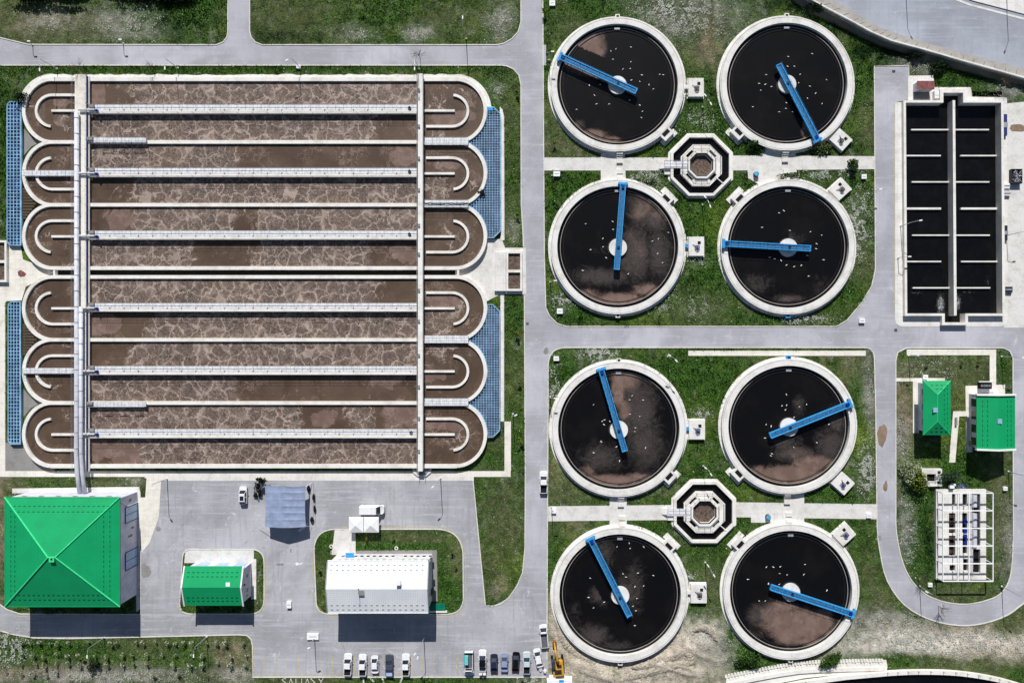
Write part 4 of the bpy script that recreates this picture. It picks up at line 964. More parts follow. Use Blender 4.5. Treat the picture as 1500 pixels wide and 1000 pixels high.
# --- valve chambers beside the tanks
def chamber(x, y, rot, w, h, lab, blue=False, zt=.95):
    c = P(x, y, zt); root = thing('valve_chamber', lab, 'chamber', (*c, 0), 'concrete valve chambers')
    m = MB(); m.obox((0, 0, zt/2), (w, h, zt)); m.obox((0, 0, .05), (w+.5, h+.5, .1)); ob = m
    def put(mb): # rotate local
        cs, sn = math.cos(rot), math.sin(rot); mb.v = [(c[0]+a*cs-b*sn, c[1]+a*sn+b*cs, z) for a, b, z in mb.v]; return mb
    put(m).build('box', M['rim'], root)
    m = MB(); m.obox((-.35*0+.7, .9, zt+.01), (.75, .75, .04)); put(m).build('hatch', M['black'], root)
    m = MB(); m.obox((.2, -.3, zt+.01), (1.3, 1.3, .05)); put(m).build('hatch', M['grey'], root)
    m = MB(); m.ring(.2, -.3, .38, .50, zt+.5, zt+.58, 16); m.cyl(.2, -.3, zt, zt+.8, .1, 8); m.obox((.2, -.3, zt+.54), (.9, .08, .06)); m.obox((.2, -.3, zt+.54), (.08, .9, .06)); put(m).build('valve_wheel', M['deepblue'] if blue else M['darksteel'], root)
    m = MB(); m.tube([(-.9, .5, zt+.1), (.2, -.3, zt+.4)], .06, 5); put(m).build('spindle', M['darksteel'], root)
    if abs(rot) < .1:
        m = MB(); m.obox((-w/2-.5, .25, zt-.15), (1.1, .8, .2)); put(m).build('bridging_plate', M['blue'] if blue else M['rim'], root)
    EXCL.append(('c', x, y, max(w, h)*3.2)); return root
chamber(1019.5, 128, 0, 3.7, 4.5, 'square valve chamber at the right of the upper left round tank')
chamber(1020, 361, 0, 3.7, 4.5, 'square valve chamber with blue plate right of the second row left tank', True)
chamber(1021, 629, 0, 3.8, 4.7, 'square valve chamber with blue plate right of the third row left tank', True)
chamber(1023.5, 869, 0, 3.8, 4.6, 'square valve chamber right of the lowest left round tank')
chamber(1232, 204.5, math.radians(-42), 4.2, 3.7, 'tilted valve chamber at the lower right of the upper right tank')
chamber(1231, 277, math.radians(42), 4.2, 3.7, 'tilted valve chamber at the upper right of the second row right tank')
chamber(1235, 708, math.radians(-42), 4.2, 3.8, 'tilted valve chamber at the lower right of the third row right tank', True)
chamber(1237, 782.5, math.radians(42), 4.2, 3.8, 'tilted valve chamber at the upper right of the lowest right tank', True)

# ================================================================ OCTAGONAL SPLITTERS
def octo(cx, cy, r, rot=pi/8): return [(cx+r*math.cos(rot+q*pi/4), cy+r*math.sin(rot+q*pi/4)) for q in range(8)]
for cx, cy, lab in ((1027.3, 242, 'upper octagonal splitter chamber between the first four round tanks'), (1032, 750, 'lower octagonal splitter chamber between the last four round tanks')):
    zt = 1.0; c = P(cx, cy, zt); root = thing('splitter_chamber', lab, 'chamber', (*c, 0), 'octagonal splitter chambers'); f = 1/math.cos(pi/8)
    Ro, Rm, Rp, Rq = 44.5*S*f, 40.6*S*f, 30*S*f, 17*S*f
    m = MB(); m.prism(octo(*c, Ro), 0, zt, [octo(*c, Rm)]); m.build('outer_wall', M['wall'], root)
    m = MB(); m.prism(octo(*c, Ro+.55), 0, .15, [octo(*c, Ro-.05)]); m.build('apron', M['pave'], root)
    m = MB(); m.prism(octo(*c, Rm+.01), .05, .12, [octo(*c, Rp-.1)]); m.build('moat_water', M['dark'], root)
    slots = []
    for q in (45, 135, 225, 315):
        a = math.radians(q); ctr = rotpt(c, a, 23.8*S*1.0); t = Vector((-math.sin(a), math.cos(a))); n_ = Vector((math.cos(a), math.sin(a)))
        slots.append([tuple(Vector(ctr)+t*sx*1.05+n_*sy*.33) for sx, sy in ((-1, -1), (1, -1), (1, 1), (-1, 1))])
    m = MB(); m.prism(octo(*c, Rp), 0, zt, [octo(*c, Rq-.35)]+slots); m.build('inner_platform', M['wall'], root)
    [MB().prism(s_, .1, .2).build('slot_water', M['black'], root) for s_ in slots]
    m = MB(); m.prism(octo(*c, 19.5*S*f), zt, zt+.45, [octo(*c, Rq)]); m.build('inner_rim', M['wall'], root)
    m = MB(); m.prism(octo(*c, Rq-.2), .3, .42); m.build('centre_water', M['sludge'], root)
    m = MB(); m.prism(octo(*c, Rq), zt-.5, zt+.1, [octo(*c, Rq-.32)]); m.build('weir', M['darksteel'], root)
    m = MB(); m.rail(octo(*c, 20.3*S*f), zt+.0, 1.0, 1.6, .035, closed=True); m.rail(octo(*c, 27.6*S*f), zt, 1.0, 2.2, .03, closed=True); m.build('railing', M['steel'], root)
    m = MB(); p0 = P(cx-54, cy-.5, zt+.1); p1 = P(cx-20, cy-.5, zt+.1); m.box(p0[0], p1[0], p0[1]-.8, p0[1]+.8, zt+.02, zt+.12); m.build('walkway', M['deck'], root)
    m = MB(); m.rail([(p0[0], p0[1]+.8), (p1[0], p1[1]+.8)], zt+.12, 1, 1.4); m.rail([(p0[0], p0[1]-.8), (p1[0], p1[1]-.8)], zt+.12, 1, 1.4); m.build('railing', M['steel'], root)
    m = MB()
    for q in range(4): m.box(p0[0]-.35*(q+1), p0[0]-.35*q, p0[1]-.8, p0[1]+.8, 0, zt-.2*(q+1))
    m.box(p0[0], p0[0]+1.6, p0[1]-2.2, p0[1]-.85, 0, .5)
    m.build('steps', M['pave'], root)
    a = math.radians(-40); q0, q1 = rotpt(c, a, 28*S), rotpt(c, a, 42*S); m = MB(); m.tube([(*q0, zt+.02), (*q1, zt+.02)], .12, 8); m.build('drain_pipe', M['white'], root)
    EXCL.append(('c', cx, cy, 50))

# ================================================================ RECTANGULAR CONTACT BASIN
zt = 1.2; zw = -1.15
root = thing('contact_basin', 'long rectangular concrete basin of black water with side baffles', 'basin', (*P(1398, 305), 0))
def off(pts, d): # outward offset of RIN by hand: bounding shape
    return pts
ROUT = [(1323.5, 147), (1377, 147), (1377, 130.5), (1417, 130.5), (1417, 147), (1470, 147), (1472.5, 462.5), (1418, 462.5), (1418, 476), (1380, 476), (1380, 462.5), (1325.5, 462.5)]
m = MB(); m.prism(pp(ROUT, zt), -2.2, zt, [pp(RIN, zt)]); m.build('wall', M['wall'], root)
xs = np.linspace(1322, 1474, 60); ys = np.linspace(130, 477, 130); X, Y = np.meshgrid(xs, ys); V = [(*P(a, b, zt), zw) for a, b in zip(X.ravel(), Y.ravel())]
ch = np.zeros(X.shape)
for bx, by, rx, ry, w_ in ((1386, 445, 9, 22, .95), (1410, 442, 9, 20, .9), (1385, 430, 12, 8, .5), (1350, 428, 26, 4, .62), (1430, 427, 26, 4, .66), (1455, 410, 7, 16, .6), (1400, 458, 14, 10, .6), (1440, 157, 5, 5, .3)):
    ch = np.maximum(ch, w_*np.exp(-((X-bx)/rx)**2-((Y-by)/ry)**2))
fs = [(i*60+j, (i+1)*60+j, (i+1)*60+j+1, i*60+j+1) for i in range(129) for j in range(59) if inpoly(np.array([(xs[j]+xs[j+1])/2]), np.array([(ys[i]+ys[i+1])/2]), ROUT)[0]]
m = MB(); m.add(V, fs); m.build('water', M['churn'], root, churn=ch.ravel())
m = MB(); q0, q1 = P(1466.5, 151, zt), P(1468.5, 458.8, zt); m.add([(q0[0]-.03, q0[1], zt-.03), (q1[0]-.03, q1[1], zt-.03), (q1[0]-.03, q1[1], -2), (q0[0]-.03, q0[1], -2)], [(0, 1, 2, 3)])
q0, q1 = P(1395.5, 147, zt), P(1397.5, 462, zt); m.add([(q0[0]-.03, q0[1], zt-.05), (q1[0]-.03, q1[1], zt-.05), (q1[0]-.03, q1[1], -2), (q0[0]-.03, q0[1], -2)], [(0, 1, 2, 3)]); m.build('grey_face', concrete('mid grey face concrete', (190, 188, 184), .9), root)  # greyer sheets over the left-facing sides of the right and centre walls
m = MB(); a = pp([(1395.5, 147), (1399.2, 147), (1401.5, 462), (1397.5, 462)], zt); m.prism(a, -2.2, zt-.02); m.build('centre_wall', M['wall'], root)
zb = zw+.5
for y, kind in ((190, 0), (228, 1), (266.5, 0), (305.5, 1), (344.5, 0), (383, 1), (421.5, 0)):
    t = (y-150)/310; th = .32 if y != 305.5 else .5
    m0, m1 = 1391+3*t, 1399+2.4*t
    for s_ in (-1, 1):
        if kind == 0: x0, x1 = ((1334.5+3*t, m0+4) if s_ < 0 else (m1-2, 1448.5+2.5*t))
        else: x0, x1 = ((1324+3*t, 1378+1*t) if s_ < 0 else (1406.5+2*t, 1466+2*t))
        p, q = P(x0, y, zb), P(x1, y-(0.5 if s_ > 0 else 0), zb); m = MB(); m.box(p[0], q[0], p[1]-th/2, p[1]+th/2, -2.2, zb); m.build('baffle', M['wall'], root)
# inlet pump house with maroon roof
root = thing('pump_house', 'tiny pump house with a maroon roof at the head of the black basin', 'building', (*P(1350, 130), 0))
m = MB(); x0, y0 = P(1344, 130.5, 2.3); x1, y1 = P(1368, 119.5, 2.3); m.box(x0, x1, y0, y1, 0, 2.3); m.build('wall', M['offwhite'], root)
m = MB(); m.box(x0-.12, x1+.12, y0-.12, y1+.12, 2.3, 2.36); m.build('roof', M['redroof'], root)
m = MB(); m.box(x0+.6, x0+1.6, y0-.03, y0, .1, 2.0); m.build('door', M['bluepane'], root)
m = MB(); p, q = P(1339, 145, .3), P(1362, 134, .3); m.box(p[0], q[0], p[1], q[1], .09, .13); m.build('floor', M['grey'], root)
root = thing('control_cabinet', 'small white control cabinet beside the maroon roofed pump house', 'cabinet', (*P(1372, 138), 0))
m = MB(); p, q = P(1369, 144, 1.2), P(1376, 133, 1.2); m.box(p[0], q[0], p[1], q[1], .07, 1.2); m.build('body', M['white'], root); m = MB(); m.box(p[0]+.1, q[0]-.1, p[1]+.7, p[1]+.75, 1.2, 1.24); m.build('lid_seam', M['grey'], root)
# items along the basin's right edge
for (x, y, w_, h_, mt, lab, nm) in ((1473, 183, .8, 5.2, 'navyrail', 'navy pipe rack leaning at the upper right side of the black basin', 'pipe_rack'), (1475, 272, 1.4, 1.2, 'white', 'upper white box at the right side of the black basin', 'meter_box'), (1475, 283, 1.7, 1.2, 'offwhite', 'lower pale box at the right side of the black basin', 'meter_box'),
        (1473.5, 341, .8, 3.6, 'darksteel', 'dark narrow frame at the middle right side of the black basin', 'frame'), (1478.5, 424, 1.6, 1.4, 'darksteel', 'dark motor unit at the lower right side of the black basin', 'motor')):
    c = P(x, y, .7); root = thing(nm, lab, nm.split('_')[-1], (*c, .07)); m = MB(); m.box(c[0]-w_/2, c[0]+w_/2, c[1]-h_/2, c[1]+h_/2, .07, .7); m.build('body', M[mt], root)
    m = MB(); m.box(c[0]-w_/2-.12, c[0]+w_/2+.12, c[1]-h_*.12, c[1]+h_*.12, .3, .78); m.build('strap', M['steel'], root)
root = thing('scrap_skip', 'dark open skip of tangled scrap metal in the right hand yard', 'skip', (*P(1492, 263), 0)); c = P(1490, 258, 1.2)
m = MB()
for s_ in (-1, 1): m.obox((c[0]+s_*1.25, c[1], .6), (.1, 3.4, 1.1)); m.obox((c[0], c[1]+s_*1.7, .6), (2.6, .1, 1.1))
m.obox((*c, .15), (2.5, 3.3, .1)); m.build('container', M['darksteel'], root); m = MB(); rr = random.Random(2)
for i in range(26): m.tube([(c[0]+rr.uniform(-1.1, 1.1), c[1]+rr.uniform(-1.5, 1.5), rr.uniform(.5, 1.1)), (c[0]+rr.uniform(-1.1, 1.1), c[1]+rr.uniform(-1.5, 1.5), rr.uniform(.9, 1.5))], .07, 5)
m.build('scrap', M['steel'], root)
mb = MB(); q = pp([(1494, 300), (1500, 285), (1520, 285), (1520, 300)]); 

# clarified-water basin cut by the bottom edge (curved wall with posts)
root = thing('round_basin', 'pale curved basin wall with dark water at the bottom edge of the photo', 'basin', (*P(1350, 1000), 0))
arc = smoothline([(1130, 1010), (1180, 1000), (1240, 992), (1300, 986.5), (1345, 984.5), (1400, 986), (1450, 993), (1490, 1003), (1530, 1018)], 6)
m = MB(); m.ribbon(pp(arc, .9), 1.0, 0, .9); m.build('wall', M['wall'], root)
inner = [(x, y+3) for x, y in arc]
m = MB(); m.prism(pp(inner)+pp([(1530, 1060), (1130, 1060)]), .04, .12); m.build('water', dark_water('rippled dark water', False), root)
m = MB()
for x, y in arc[::2]: p = P(x, y-2, .9); m.box(p[0]-.06, p[0]+.06, p[1]-.06, p[1]+.06, .9, 1.7)
m.build('posts', M['steel'], root); EXCL.append(('a', inner+[(1530, 1060), (1130, 1060)]))
# notched coping blocks on the terrace
root = thing('retaining_wall', 'notched white retaining wall of stacked blocks below the lowest right tank', 'wall', (*P(1180, 985), 0)); m = MB()
line = [(1064, 989), (1100, 981.5), (1140, 974), (1170, 969.5), (1200, 967.5), (1250, 966), (1297, 965.5)]
for (a, b) in zip(line, line[1:]):
    n_ = int((b[0]-a[0])/4.2)
    for q in range(n_):
        t = q/n_; x, y = a[0]+(b[0]-a[0])*t, a[1]+(b[1]-a[1])*t
        for r_ in range(2): p = P(x+r_*1.5, y+2+6*r_, .6-.2*r_); m.box(p[0]-.27, p[0]+.27, p[1]-.40, p[1]+.36, .05, .34-.12*r_+.06*math.sin(q*2.3))
m.build('blocks', M['wall'], root)
m = MB(); m.ribbon(pp([(x, y+14) for x, y in line[:-1]]+[(1297, 979)], .45), .9, .05, .45); m.build('coping', M['wall'], root)
# ================================================================ BUILDINGS
def g2(px, py, h): return P(px, py, h)
def windows(root, pts, name='window', mat='glass', frame=True):
    """pts: list of (x, y, z, w, h, axis, sign): axis 'x' wall faces +-x, 'y' faces +-y"""
    for (x, y, z, w, h, ax, sg) in pts:
        f = MB(); 
        if ax == 'y': f.box(x-w/2-.08, x+w/2+.08, y, y+sg*.06, z-h/2-.08, z+h/2+.08)
        else: f.box(x, x+sg*.06, y-w/2-.08, y+w/2+.08, z-h/2-.08, z+h/2+.08)
        o = f.build(name, M['white'], root)
        p = MB()
        if ax == 'y': p.box(x-w/2, x+w/2, y+sg*.04, y+sg*.09, z-h/2, z+h/2)
        else: p.box(x+sg*.04, x+sg*.09, y-w/2, y+w/2, z-h/2, z+h/2)
        p.build('pane', M[mat], o)
def guards(x0, x1, y, zf, mb, step=1.15, ln=.55, ax='x'):
    x = x0
    while x < x1:
        if ax == 'x': mb.box(x, x+ln, y-.035, y+.035, zf-.02, zf+.12)
        else: mb.box(y-.035, y+.035, x, x+ln, zf-.02, zf+.12)
        x += step
# --- big hall with green pyramid roof
HE, HA = 7.8, 12.0
x0, y0 = P(7, 888, HE); x1, y1 = P(175.5, 728, HE); ax_, ay_ = P(75.5, 816, HA)
root = thing('hall', 'large square hall with bright green pyramid roof at the left', 'building', ((x0+x1)/2, (y0+y1)/2, 0))
m = MB(); m.box(x0+.2, x1-.2, y0+.3, y1-.3, 0, HE-.05); m.build('wall', M['lav'], root)
cx_, cy_ = ax_, ay_; e = .9
R4 = [(x0, y0, HE), (x1, y0, HE), (x1, y1, HE), (x0, y1, HE)]; T4 = [(cx_-e, cy_-.4, HA), (cx_+e, cy_-.4, HA), (cx_+e, cy_+.4, HA), (cx_-e, cy_+.4, HA)]
T4 = [(cx_-.8, cy_, HA), (cx_+.8, cy_, HA)]
m = MB(); m.mi = 0
vs = R4+T4; m.add(vs, [(0, 1, 5, 4), (2, 3, 4, 5)]); m.mi = 1; m.add(vs, [(1, 2, 5), (3, 0, 4)])
m.mi = 0; m.add([(x0, y0, HE-.25), (x1, y0, HE-.25), (x1, y1, HE-.25), (x0, y1, HE-.25)]+R4, [(3, 2, 1, 0), (0, 1, 5, 4), (1, 2, 6, 5), (2, 3, 7, 6), (3, 0, 4, 7)])
m.build('roof', [M['green'], M['greenx']], root)
m = MB()
for a, b in ((0, 4), (3, 4), (1, 5), (2, 5), (4, 5)): m.tube([Vector(vs[a])+Vector((0, 0, .05)), Vector(vs[b])+Vector((0, 0, .05))], .16, 6)
m.build('ridge_cap', M['ridgegreen'], root)
m = MB(); m.ribbon([(x0, y0), (x1, y0), (x1, y1), (x0, y1)], .16, HE-.2, HE+.06, True); m.build('gutter', M['green'], root)
m = MB(); cxx = P(75.5, 819, HA+.1); m.ring(*cxx, .35, .85, HA-.6, HA+.15, 4, pi/4); m.build('chimney', M['ridgegreen'], root); m = MB(); m.box(cxx[0]-.3, cxx[0]+.3, cxx[1]-.3, cxx[1]+.3, HA-.3, HA+.05); m.build('vent_opening', M['black'], root)
m = MB()
sl = (HA-HE)
for d in (1.9, 3.1):
    t = d/(y1-cy_); guards(x0+d+.6, x1-d-.4, y1-d, HE+sl*t, m); t = d/(cy_-y0); guards(x0+d+.6, x1-d-.4, y0+d, HE+sl*t, m)
    t = d/(x1-cx_-.8); guards(y0+d+.6, y1-d-.4, x1-d, HE+sl*t, m, ax='y'); t = d/(cx_-.8-x0); guards(y0+d+.6, y1-d-.4, x0+d, HE+sl*t, m, ax='y')
merge_into([c for c in root.children if c.name.startswith('roof') and 'hatch' not in c.name][0], m, plain('dark green guard', (6, 100, 62), .7))
W_ = []
for i in range(6): W_.append((x0+3+i*4, y1-.3, 5.6, 1.1, .7, 'y', 1))
windows(root, W_)
for (ya, yb) in ((.30, .46), (.74, .88)):
    a, b = y0+(y1-y0)*ya, y0+(y1-y0)*yb; m = MB(); m.box(x1-.2, x1-.1, a, b, .1, 5.2); d_ = m.build('door', M['bluepane'], root)
    m = MB(); m.box(x1-.12, x1-.02, a-.15, a, .1, 5.3); m.box(x1-.12, x1-.02, b, b+.15, .1, 5.3); m.box(x1-.12, x1-.02, a, b, 5.2, 5.35); m.box(x1-.12, x1-.04, (a+b)/2-.05, (a+b)/2+.05, .1, 5.2); m.build('door_frame', M['deepblue'], d_)
windows(root, [(x1-.2, y0+(y1-y0)*.60, 3.2, .6, 1.8, 'x', 1), (x1-.2, y1-1.6, 3.2, .9, 1.2, 'x', 1), (x1-.2, y0+(y1-y0)*.67, 2.2, .6, 1.0, 'x', 1)])
m = MB(); m.tube([(x1-.05, y1-1.0, 7.5), (x1-.05, y1-2.8, 4.6), (x1-.05, y1-2.8, .2)], .09, 6); m.build('downpipe', M['white'], root)
EXCL.append(('a', [PX(x0, y0), PX(x1, y0), PX(x1, y1), PX(x0, y1)]))

def gable(name, lab, cat, ex0, ex1, ey0, ey1, he, ridge, hr, axis, over, roofm, wallm):
    """eaves px rect at he; ridge px coordinate at hr; axis = direction the ridge runs"""
    a, b = P(ex0, ey1, he), P(ex1, ey0, he); x0, y0, x1, y1 = a[0], a[1], b[0], b[1]
    root = thing(name, lab, cat, ((x0+x1)/2, (y0+y1)/2, 0))
    if axis == 'x':
        yr = P(500, ridge, hr)[1]
        sec = [(y0+over, 0), (y1-over, 0), (y1-over, he-.1), (yr, hr-.12), (y0+over, he-.1)]
        vs = [(x0+.25, y, z) for y, z in sec]+[(x1-.25, y, z) for y, z in sec]
        rf = [(x0, y0, he), (x1, y0, he), (x1, yr, hr), (x0, yr, hr), (x1, y1, he), (x0, y1, he)]
    else:
        xr = P(ridge, 500, hr)[0]
        sec = [(x1-over, 0), (x0+over, 0), (x0+over, he-.1), (xr, hr-.12), (x1-over, he-.1)]
        vs = [(x, y0+.25, z) for x, z in sec]+[(x, y1-.25, z) for x, z in sec]
        rf = [(x0, y1, he), (x0, y0, he), (xr, y0, hr), (xr, y1, hr), (x1, y0, he), (x1, y1, he)]
    m = MB(); m.add(vs, [(0, 1, 2, 3, 4)[::-1], (5, 6, 7, 8, 9)]+[(i, (i+1) % 5, 5+(i+1) % 5, 5+i)[::1] for i in range(5)]); m.build('wall', M[wallm], root)
    m = MB(); v2 = rf+[(p[0], p[1], p[2]-.18) for p in rf]
    m.add(v2, [(0, 1, 2, 3), (3, 2, 4, 5), (6, 9, 8, 7), (9, 11, 10, 8), (0, 6, 7, 1), (5, 4, 10, 11), (0, 3, 9, 6), (3, 5, 11, 9), (1, 7, 8, 2), (2, 8, 10, 4)]); m.build('roof', M[roofm], root)
    EXCL.append(('a', [PX(x0, y0), PX(x1, y0), PX(x1, y1), PX(x0, y1)]))
    return root, x0, y0, x1, y1, (yr if axis == 'x' else xr)
# --- small green gabled house by the big hall
root, x0, y0, x1, y1, yr = gable('workshop', 'small house with green gabled roof and blue glazed front beside the big hall', 'building', 269.5, 357.5, 829, 886.5, 5.1, 860, 6.5, 'x', .7, 'green', 'lav')
for xx in (x0+.0, x1-.3):
    m = MB(); m.add([(xx, y0-.1, 5.05), (xx+.3, y0-.1, 5.05), (xx+.3, yr, 6.5), (xx, yr, 6.5), (xx, y1+.1, 5.05), (xx+.3, y1+.1, 5.05)]+[(xx, y0-.1, 5.3), (xx+.3, y0-.1, 5.3), (xx+.3, yr, 6.72), (xx, yr, 6.72), (xx, y1+.1, 5.3), (xx+.3, y1+.1, 5.3)],
          [(6, 7, 8, 9), (9, 8, 11, 10), (0, 6, 9, 3), (3, 9, 10, 4), (1, 2, 8, 7), (2, 5, 11, 8), (0, 1, 7, 6), (4, 10, 11, 5)]); m.build('verge_trim', M['white'], root)
m = MB()
for d in (1.3, 2.2):
    t = d/(y1-yr); guards(x0+1, x1-1, y1-d, 5.1+1.4*t, m); t = d/(yr-y0); guards(x0+1, x1-1, y0+d, 5.1+1.4*t, m)
merge_into([c for c in root.children if c.name.startswith('roof') and 'hatch' not in c.name][0], m, plain('dark green guard', (6, 100, 62), .7))
m = MB(); p = P(333.5, 856, 6.6); m.obox((*p, 6.42), (1.0, .9, .22)); m.build('roof_hatch', M['white'], root)
for xa in (1.6, 6.2, 10.6): 
    m = MB(); m.box(x0+xa, x0+xa+2.6, y1-.7, y1-.62, .2, 4.2); m.build('glazed_door', M['bluepane'], root)
windows(root, [(x1-.25, yr+1.6, 2.4, .9, 1.4, 'x', 1), (x1-.25, yr-1.8, 2.4, .9, 1.4, 'x', 1), (x1-.25, yr, 4.4, .5, .8, 'x', 1), (x1-.25, yr-3.2, 2.4, .6, 1.2, 'x', 1)])
# --- white roofed office
root, x0, y0, x1, y1, yr = gable('office', 'long office building with white sheet roof above the car park', 'building', 480, 627.5, 821, 897, 7.5, 862.5, 9.0, 'x', .5, 'whiteroof', 'offwhite')
m = MB()
for d in (.9, 2.0):
    t = d/(y1-yr); guards(x0+.8, x1-.6, y1-d, 7.5+1.5*t, m, 1.33, .4); t = d/(yr-y0); guards(x0+.8, x1-.6, y0+d, 7.5+1.5*t, m, 1.33, .5)
merge_into([c for c in root.children if c.name.startswith('roof')][0], m, M['grey'])
m = MB(); m.tube([(x0-.05, y0, 7.5), (x0-.05, yr, 9.02), (x0-.05, y1, 7.5)], .14, 6); m.build('verge_trim', M['steel'], root); m = MB(); m.tube([(x1+.05, y0, 7.5), (x1+.05, yr, 9.02), (x1+.05, y1, 7.5)], .14, 6); m.build('verge_trim', M['steel'], root)
m = MB(); m.tube([(x0, y1+.05, 7.45), (x1, y1+.05, 7.45)], .12, 6); m.build('gutter', M['white'], root); m = MB(); m.tube([(x0, y0-.05, 7.45), (x1, y0-.05, 7.45)], .12, 6); m.build('gutter', M['white'], root)
p = P(583.5, 853, 9.6); m = MB(); m.obox((*p, 9.2), (.9, .9, 1.1)); m.obox((*p, 9.8), (1.1, 1.1, .12)); m.build('chimney', M['white'], root)
p = P(529, 868, 9.1); m = MB(); m.obox((*p, 8.8), (1.3, 1.2, .5)); m.build('roof_box', M['grey'], root)
m = MB(); m.tube([(p[0]-.6, p[1]+.9, 9.05), (p[0]-.5, p[1]-2.6, 8.1), (p[0]-.8, p[1]-3.6, 7.9)], .06, 5); m.tube([(p[0]-.6, p[1]+1, 8.8), (p[0]-.6, p[1]+1, 10)], .05, 5); m.build('aerial', M['darksteel'], root)
wn = []
for i in range(15):
    if i in (9,): continue
    wn.append((x0+2.2+i*1.5, y1-.5, 2.3, .75, 1.1, 'y', 1)); wn.append((x0+2.2+i*1.5, y1-.5, 5.6, .75, 1.1, 'y', 1))
windows(root, wn)
m = MB(); m.box(x0+3, x0+5, y1-.45, y1+.6, 3.0, 3.2); m.build('porch_roof', M['blue'], root)
m = MB(); m.box(x1-.28, x1-.15, y0+2, y0+3.6, .1, 2.4); m.build('door', M['darksteel'], root)
windows(root, [(x1-.25, yr+1.5, 2.5, 1.0, 1.2, 'x', 1), (x1-.25, yr+1.5, 5.4, 1.0, 1.2, 'x', 1), (x1-.25, yr-2.6, 5.4, 1.0, 1.2, 'x', 1)])
root = thing('ramp', 'dark green covered ramp at the right end of the white office', 'ramp', (*P(645, 890), 0)); m = MB(); p, q = P(629, 893.5, .5), P(652, 884, .5); m.box(p[0], q[0], p[1], q[1], .08, .5); m.build('cover', plain('teal green sheet', (0, 120, 92), .6), root); m = MB(); p, q = P(629, 897, .4), P(655, 894, .4); m.box(p[0], q[0], p[1], q[1], .08, .4); m.build('kerb_wall', M['wall'], root)
# --- two green roofs at the right
HE, HA = 4.9, 6.4
x0, y0 = P(1352, 637, HE); x1, y1 = P(1392.5, 557.5, HE); rx_ = P(1373.5, 0, HA)[0]; ya, yb = P(0, 617, HA)[1], P(0, 578, HA)[1]
root = thing('transformer_house', 'smaller green hipped roof building at the right', 'building', ((x0+x1)/2, (y0+y1)/2, 0))
m = MB(); m.box(x0+1.2, x1-1.2, y0+.7, y1-.7, 0, HE-.05); m.build('wall', M['lav'], root)
vs = [(x0, y0, HE), (x1, y0, HE), (x1, y1, HE), (x0, y1, HE), (rx_, ya, HA), (rx_, yb, HA)]
m = MB(); m.mi = 1; m.add(vs, [(1, 2, 5, 4), (3, 0, 4, 5)]); m.mi = 0; m.add(vs, [(0, 1, 4), (2, 3, 5)]); m.add([(a, b, HE-.2) for a, b, c in vs[:4]]+vs[:4], [(3, 2, 1, 0), (0, 1, 5, 4), (1, 2, 6, 5), (2, 3, 7, 6), (3, 0, 4, 7)]); m.build('roof', [M['green'], M['greenx']], root)
m = MB(); m.tube([vs[2], vs[5]], .09, 5); m.tube([vs[3], vs[5], vs[4], vs[0]], .05, 5); m.tube([vs[4], vs[1]], .05, 5); m.build('ridge_cap', M['ridgegreen'], root)
m = MB()
for d in (1.0, 1.9):
    t = d/(x1-rx_); guards(y0+d+.5, y1-d-.4, x1-d, HE+1.5*t, m, ax='y'); guards(y0+d+.5, y1-d-.4, x0+d, HE+1.5*t, m, ax='y')
    guards(x0+d+.6, x1-d-.5, y1-d, HE+1.5*d/(y1-yb), m); guards(x0+d+.6, x1-d-.5, y0+d, HE+1.5*d/(ya-y0), m)
merge_into([c for c in root.children if c.name.startswith('roof') and 'hatch' not in c.name][0], m, plain('dark green guard', (6, 100, 62), .7))
m = MB(); p = P(1370.5, 600.5, 6.5); m.obox((*p, 6.35), (1.0, 1.1, .2)); m.build('roof_hatch', M['bluepane'], root)
windows(root, [(x0+1.2, y1-2.8, 2.6, 1.6, .9, 'x', -1), (x0+1.2, y1-6.4, 2.6, 1.6, .9, 'x', -1), (x0+1.2, y1-10.0, 2.6, 1.6, .9, 'x', -1)])
EXCL.append(('a', [PX(x0+1, y0), PX(x1, y0), PX(x1, y1), PX(x0+1, y1)]))
root, x0, y0, x1, y1, xr = gable('blower_house', 'larger green gabled building with white parapets at the right', 'building', 1430.5, 1487, 577, 659, 4.9, 1462.5, 6.2, 'y', .9, 'greenx', 'lav')
m = MB()
for yy in (y0-.05, y1-.35):
    m.add([(x0-.1, yy, 4.5), (xr, yy, 5.8), (x1+.1, yy, 4.5), (x1+.1, yy, 5.25), (xr, yy, 6.55), (x0-.1, yy, 5.25)]+[(x0-.1, yy+.4, 4.5), (xr, yy+.4, 5.8), (x1+.1, yy+.4, 4.5), (x1+.1, yy+.4, 5.25), (xr, yy+.4, 6.55), (x0-.1, yy+.4, 5.25)],
          [(0, 1, 4, 5), (1, 2, 3, 4), (6, 11, 10, 7), (7, 10, 9, 8), (5, 4, 10, 11), (4, 3, 9, 10), (0, 5, 11, 6), (2, 8, 9, 3)])
m.build('parapet', M['white'], root)
m = MB()
for d in (1.2, 2.2): t = d/(x1-xr); guards(y0+1, y1-1, x1-d, 4.9+1.3*t, m, ax='y'); guards(y0+1, y1-1, x0+d, 4.9+1.3*d/(xr-x0), m, ax='y')
merge_into([c for c in root.children if c.name.startswith('roof') and 'hatch' not in c.name][0], m, plain('dark green guard', (6, 100, 62), .7))
m = MB(); p = P(1465, 617, 6.4); m.obox((*p, 6.2), (1.0, 1.1, .25)); m.build('roof_hatch', M['bluepane'], root)
for i in range(4): windows(root, [(x0+.9, y1-2.2-i*3.1, 2.4, 1.9, 2.2, 'x', -1)], 'window', 'glass')
m = MB(); m.box(x0+.88, x0+1, y0+.3, y0+1.6, .1, 2.4); m.build('door', M['grey'], root)
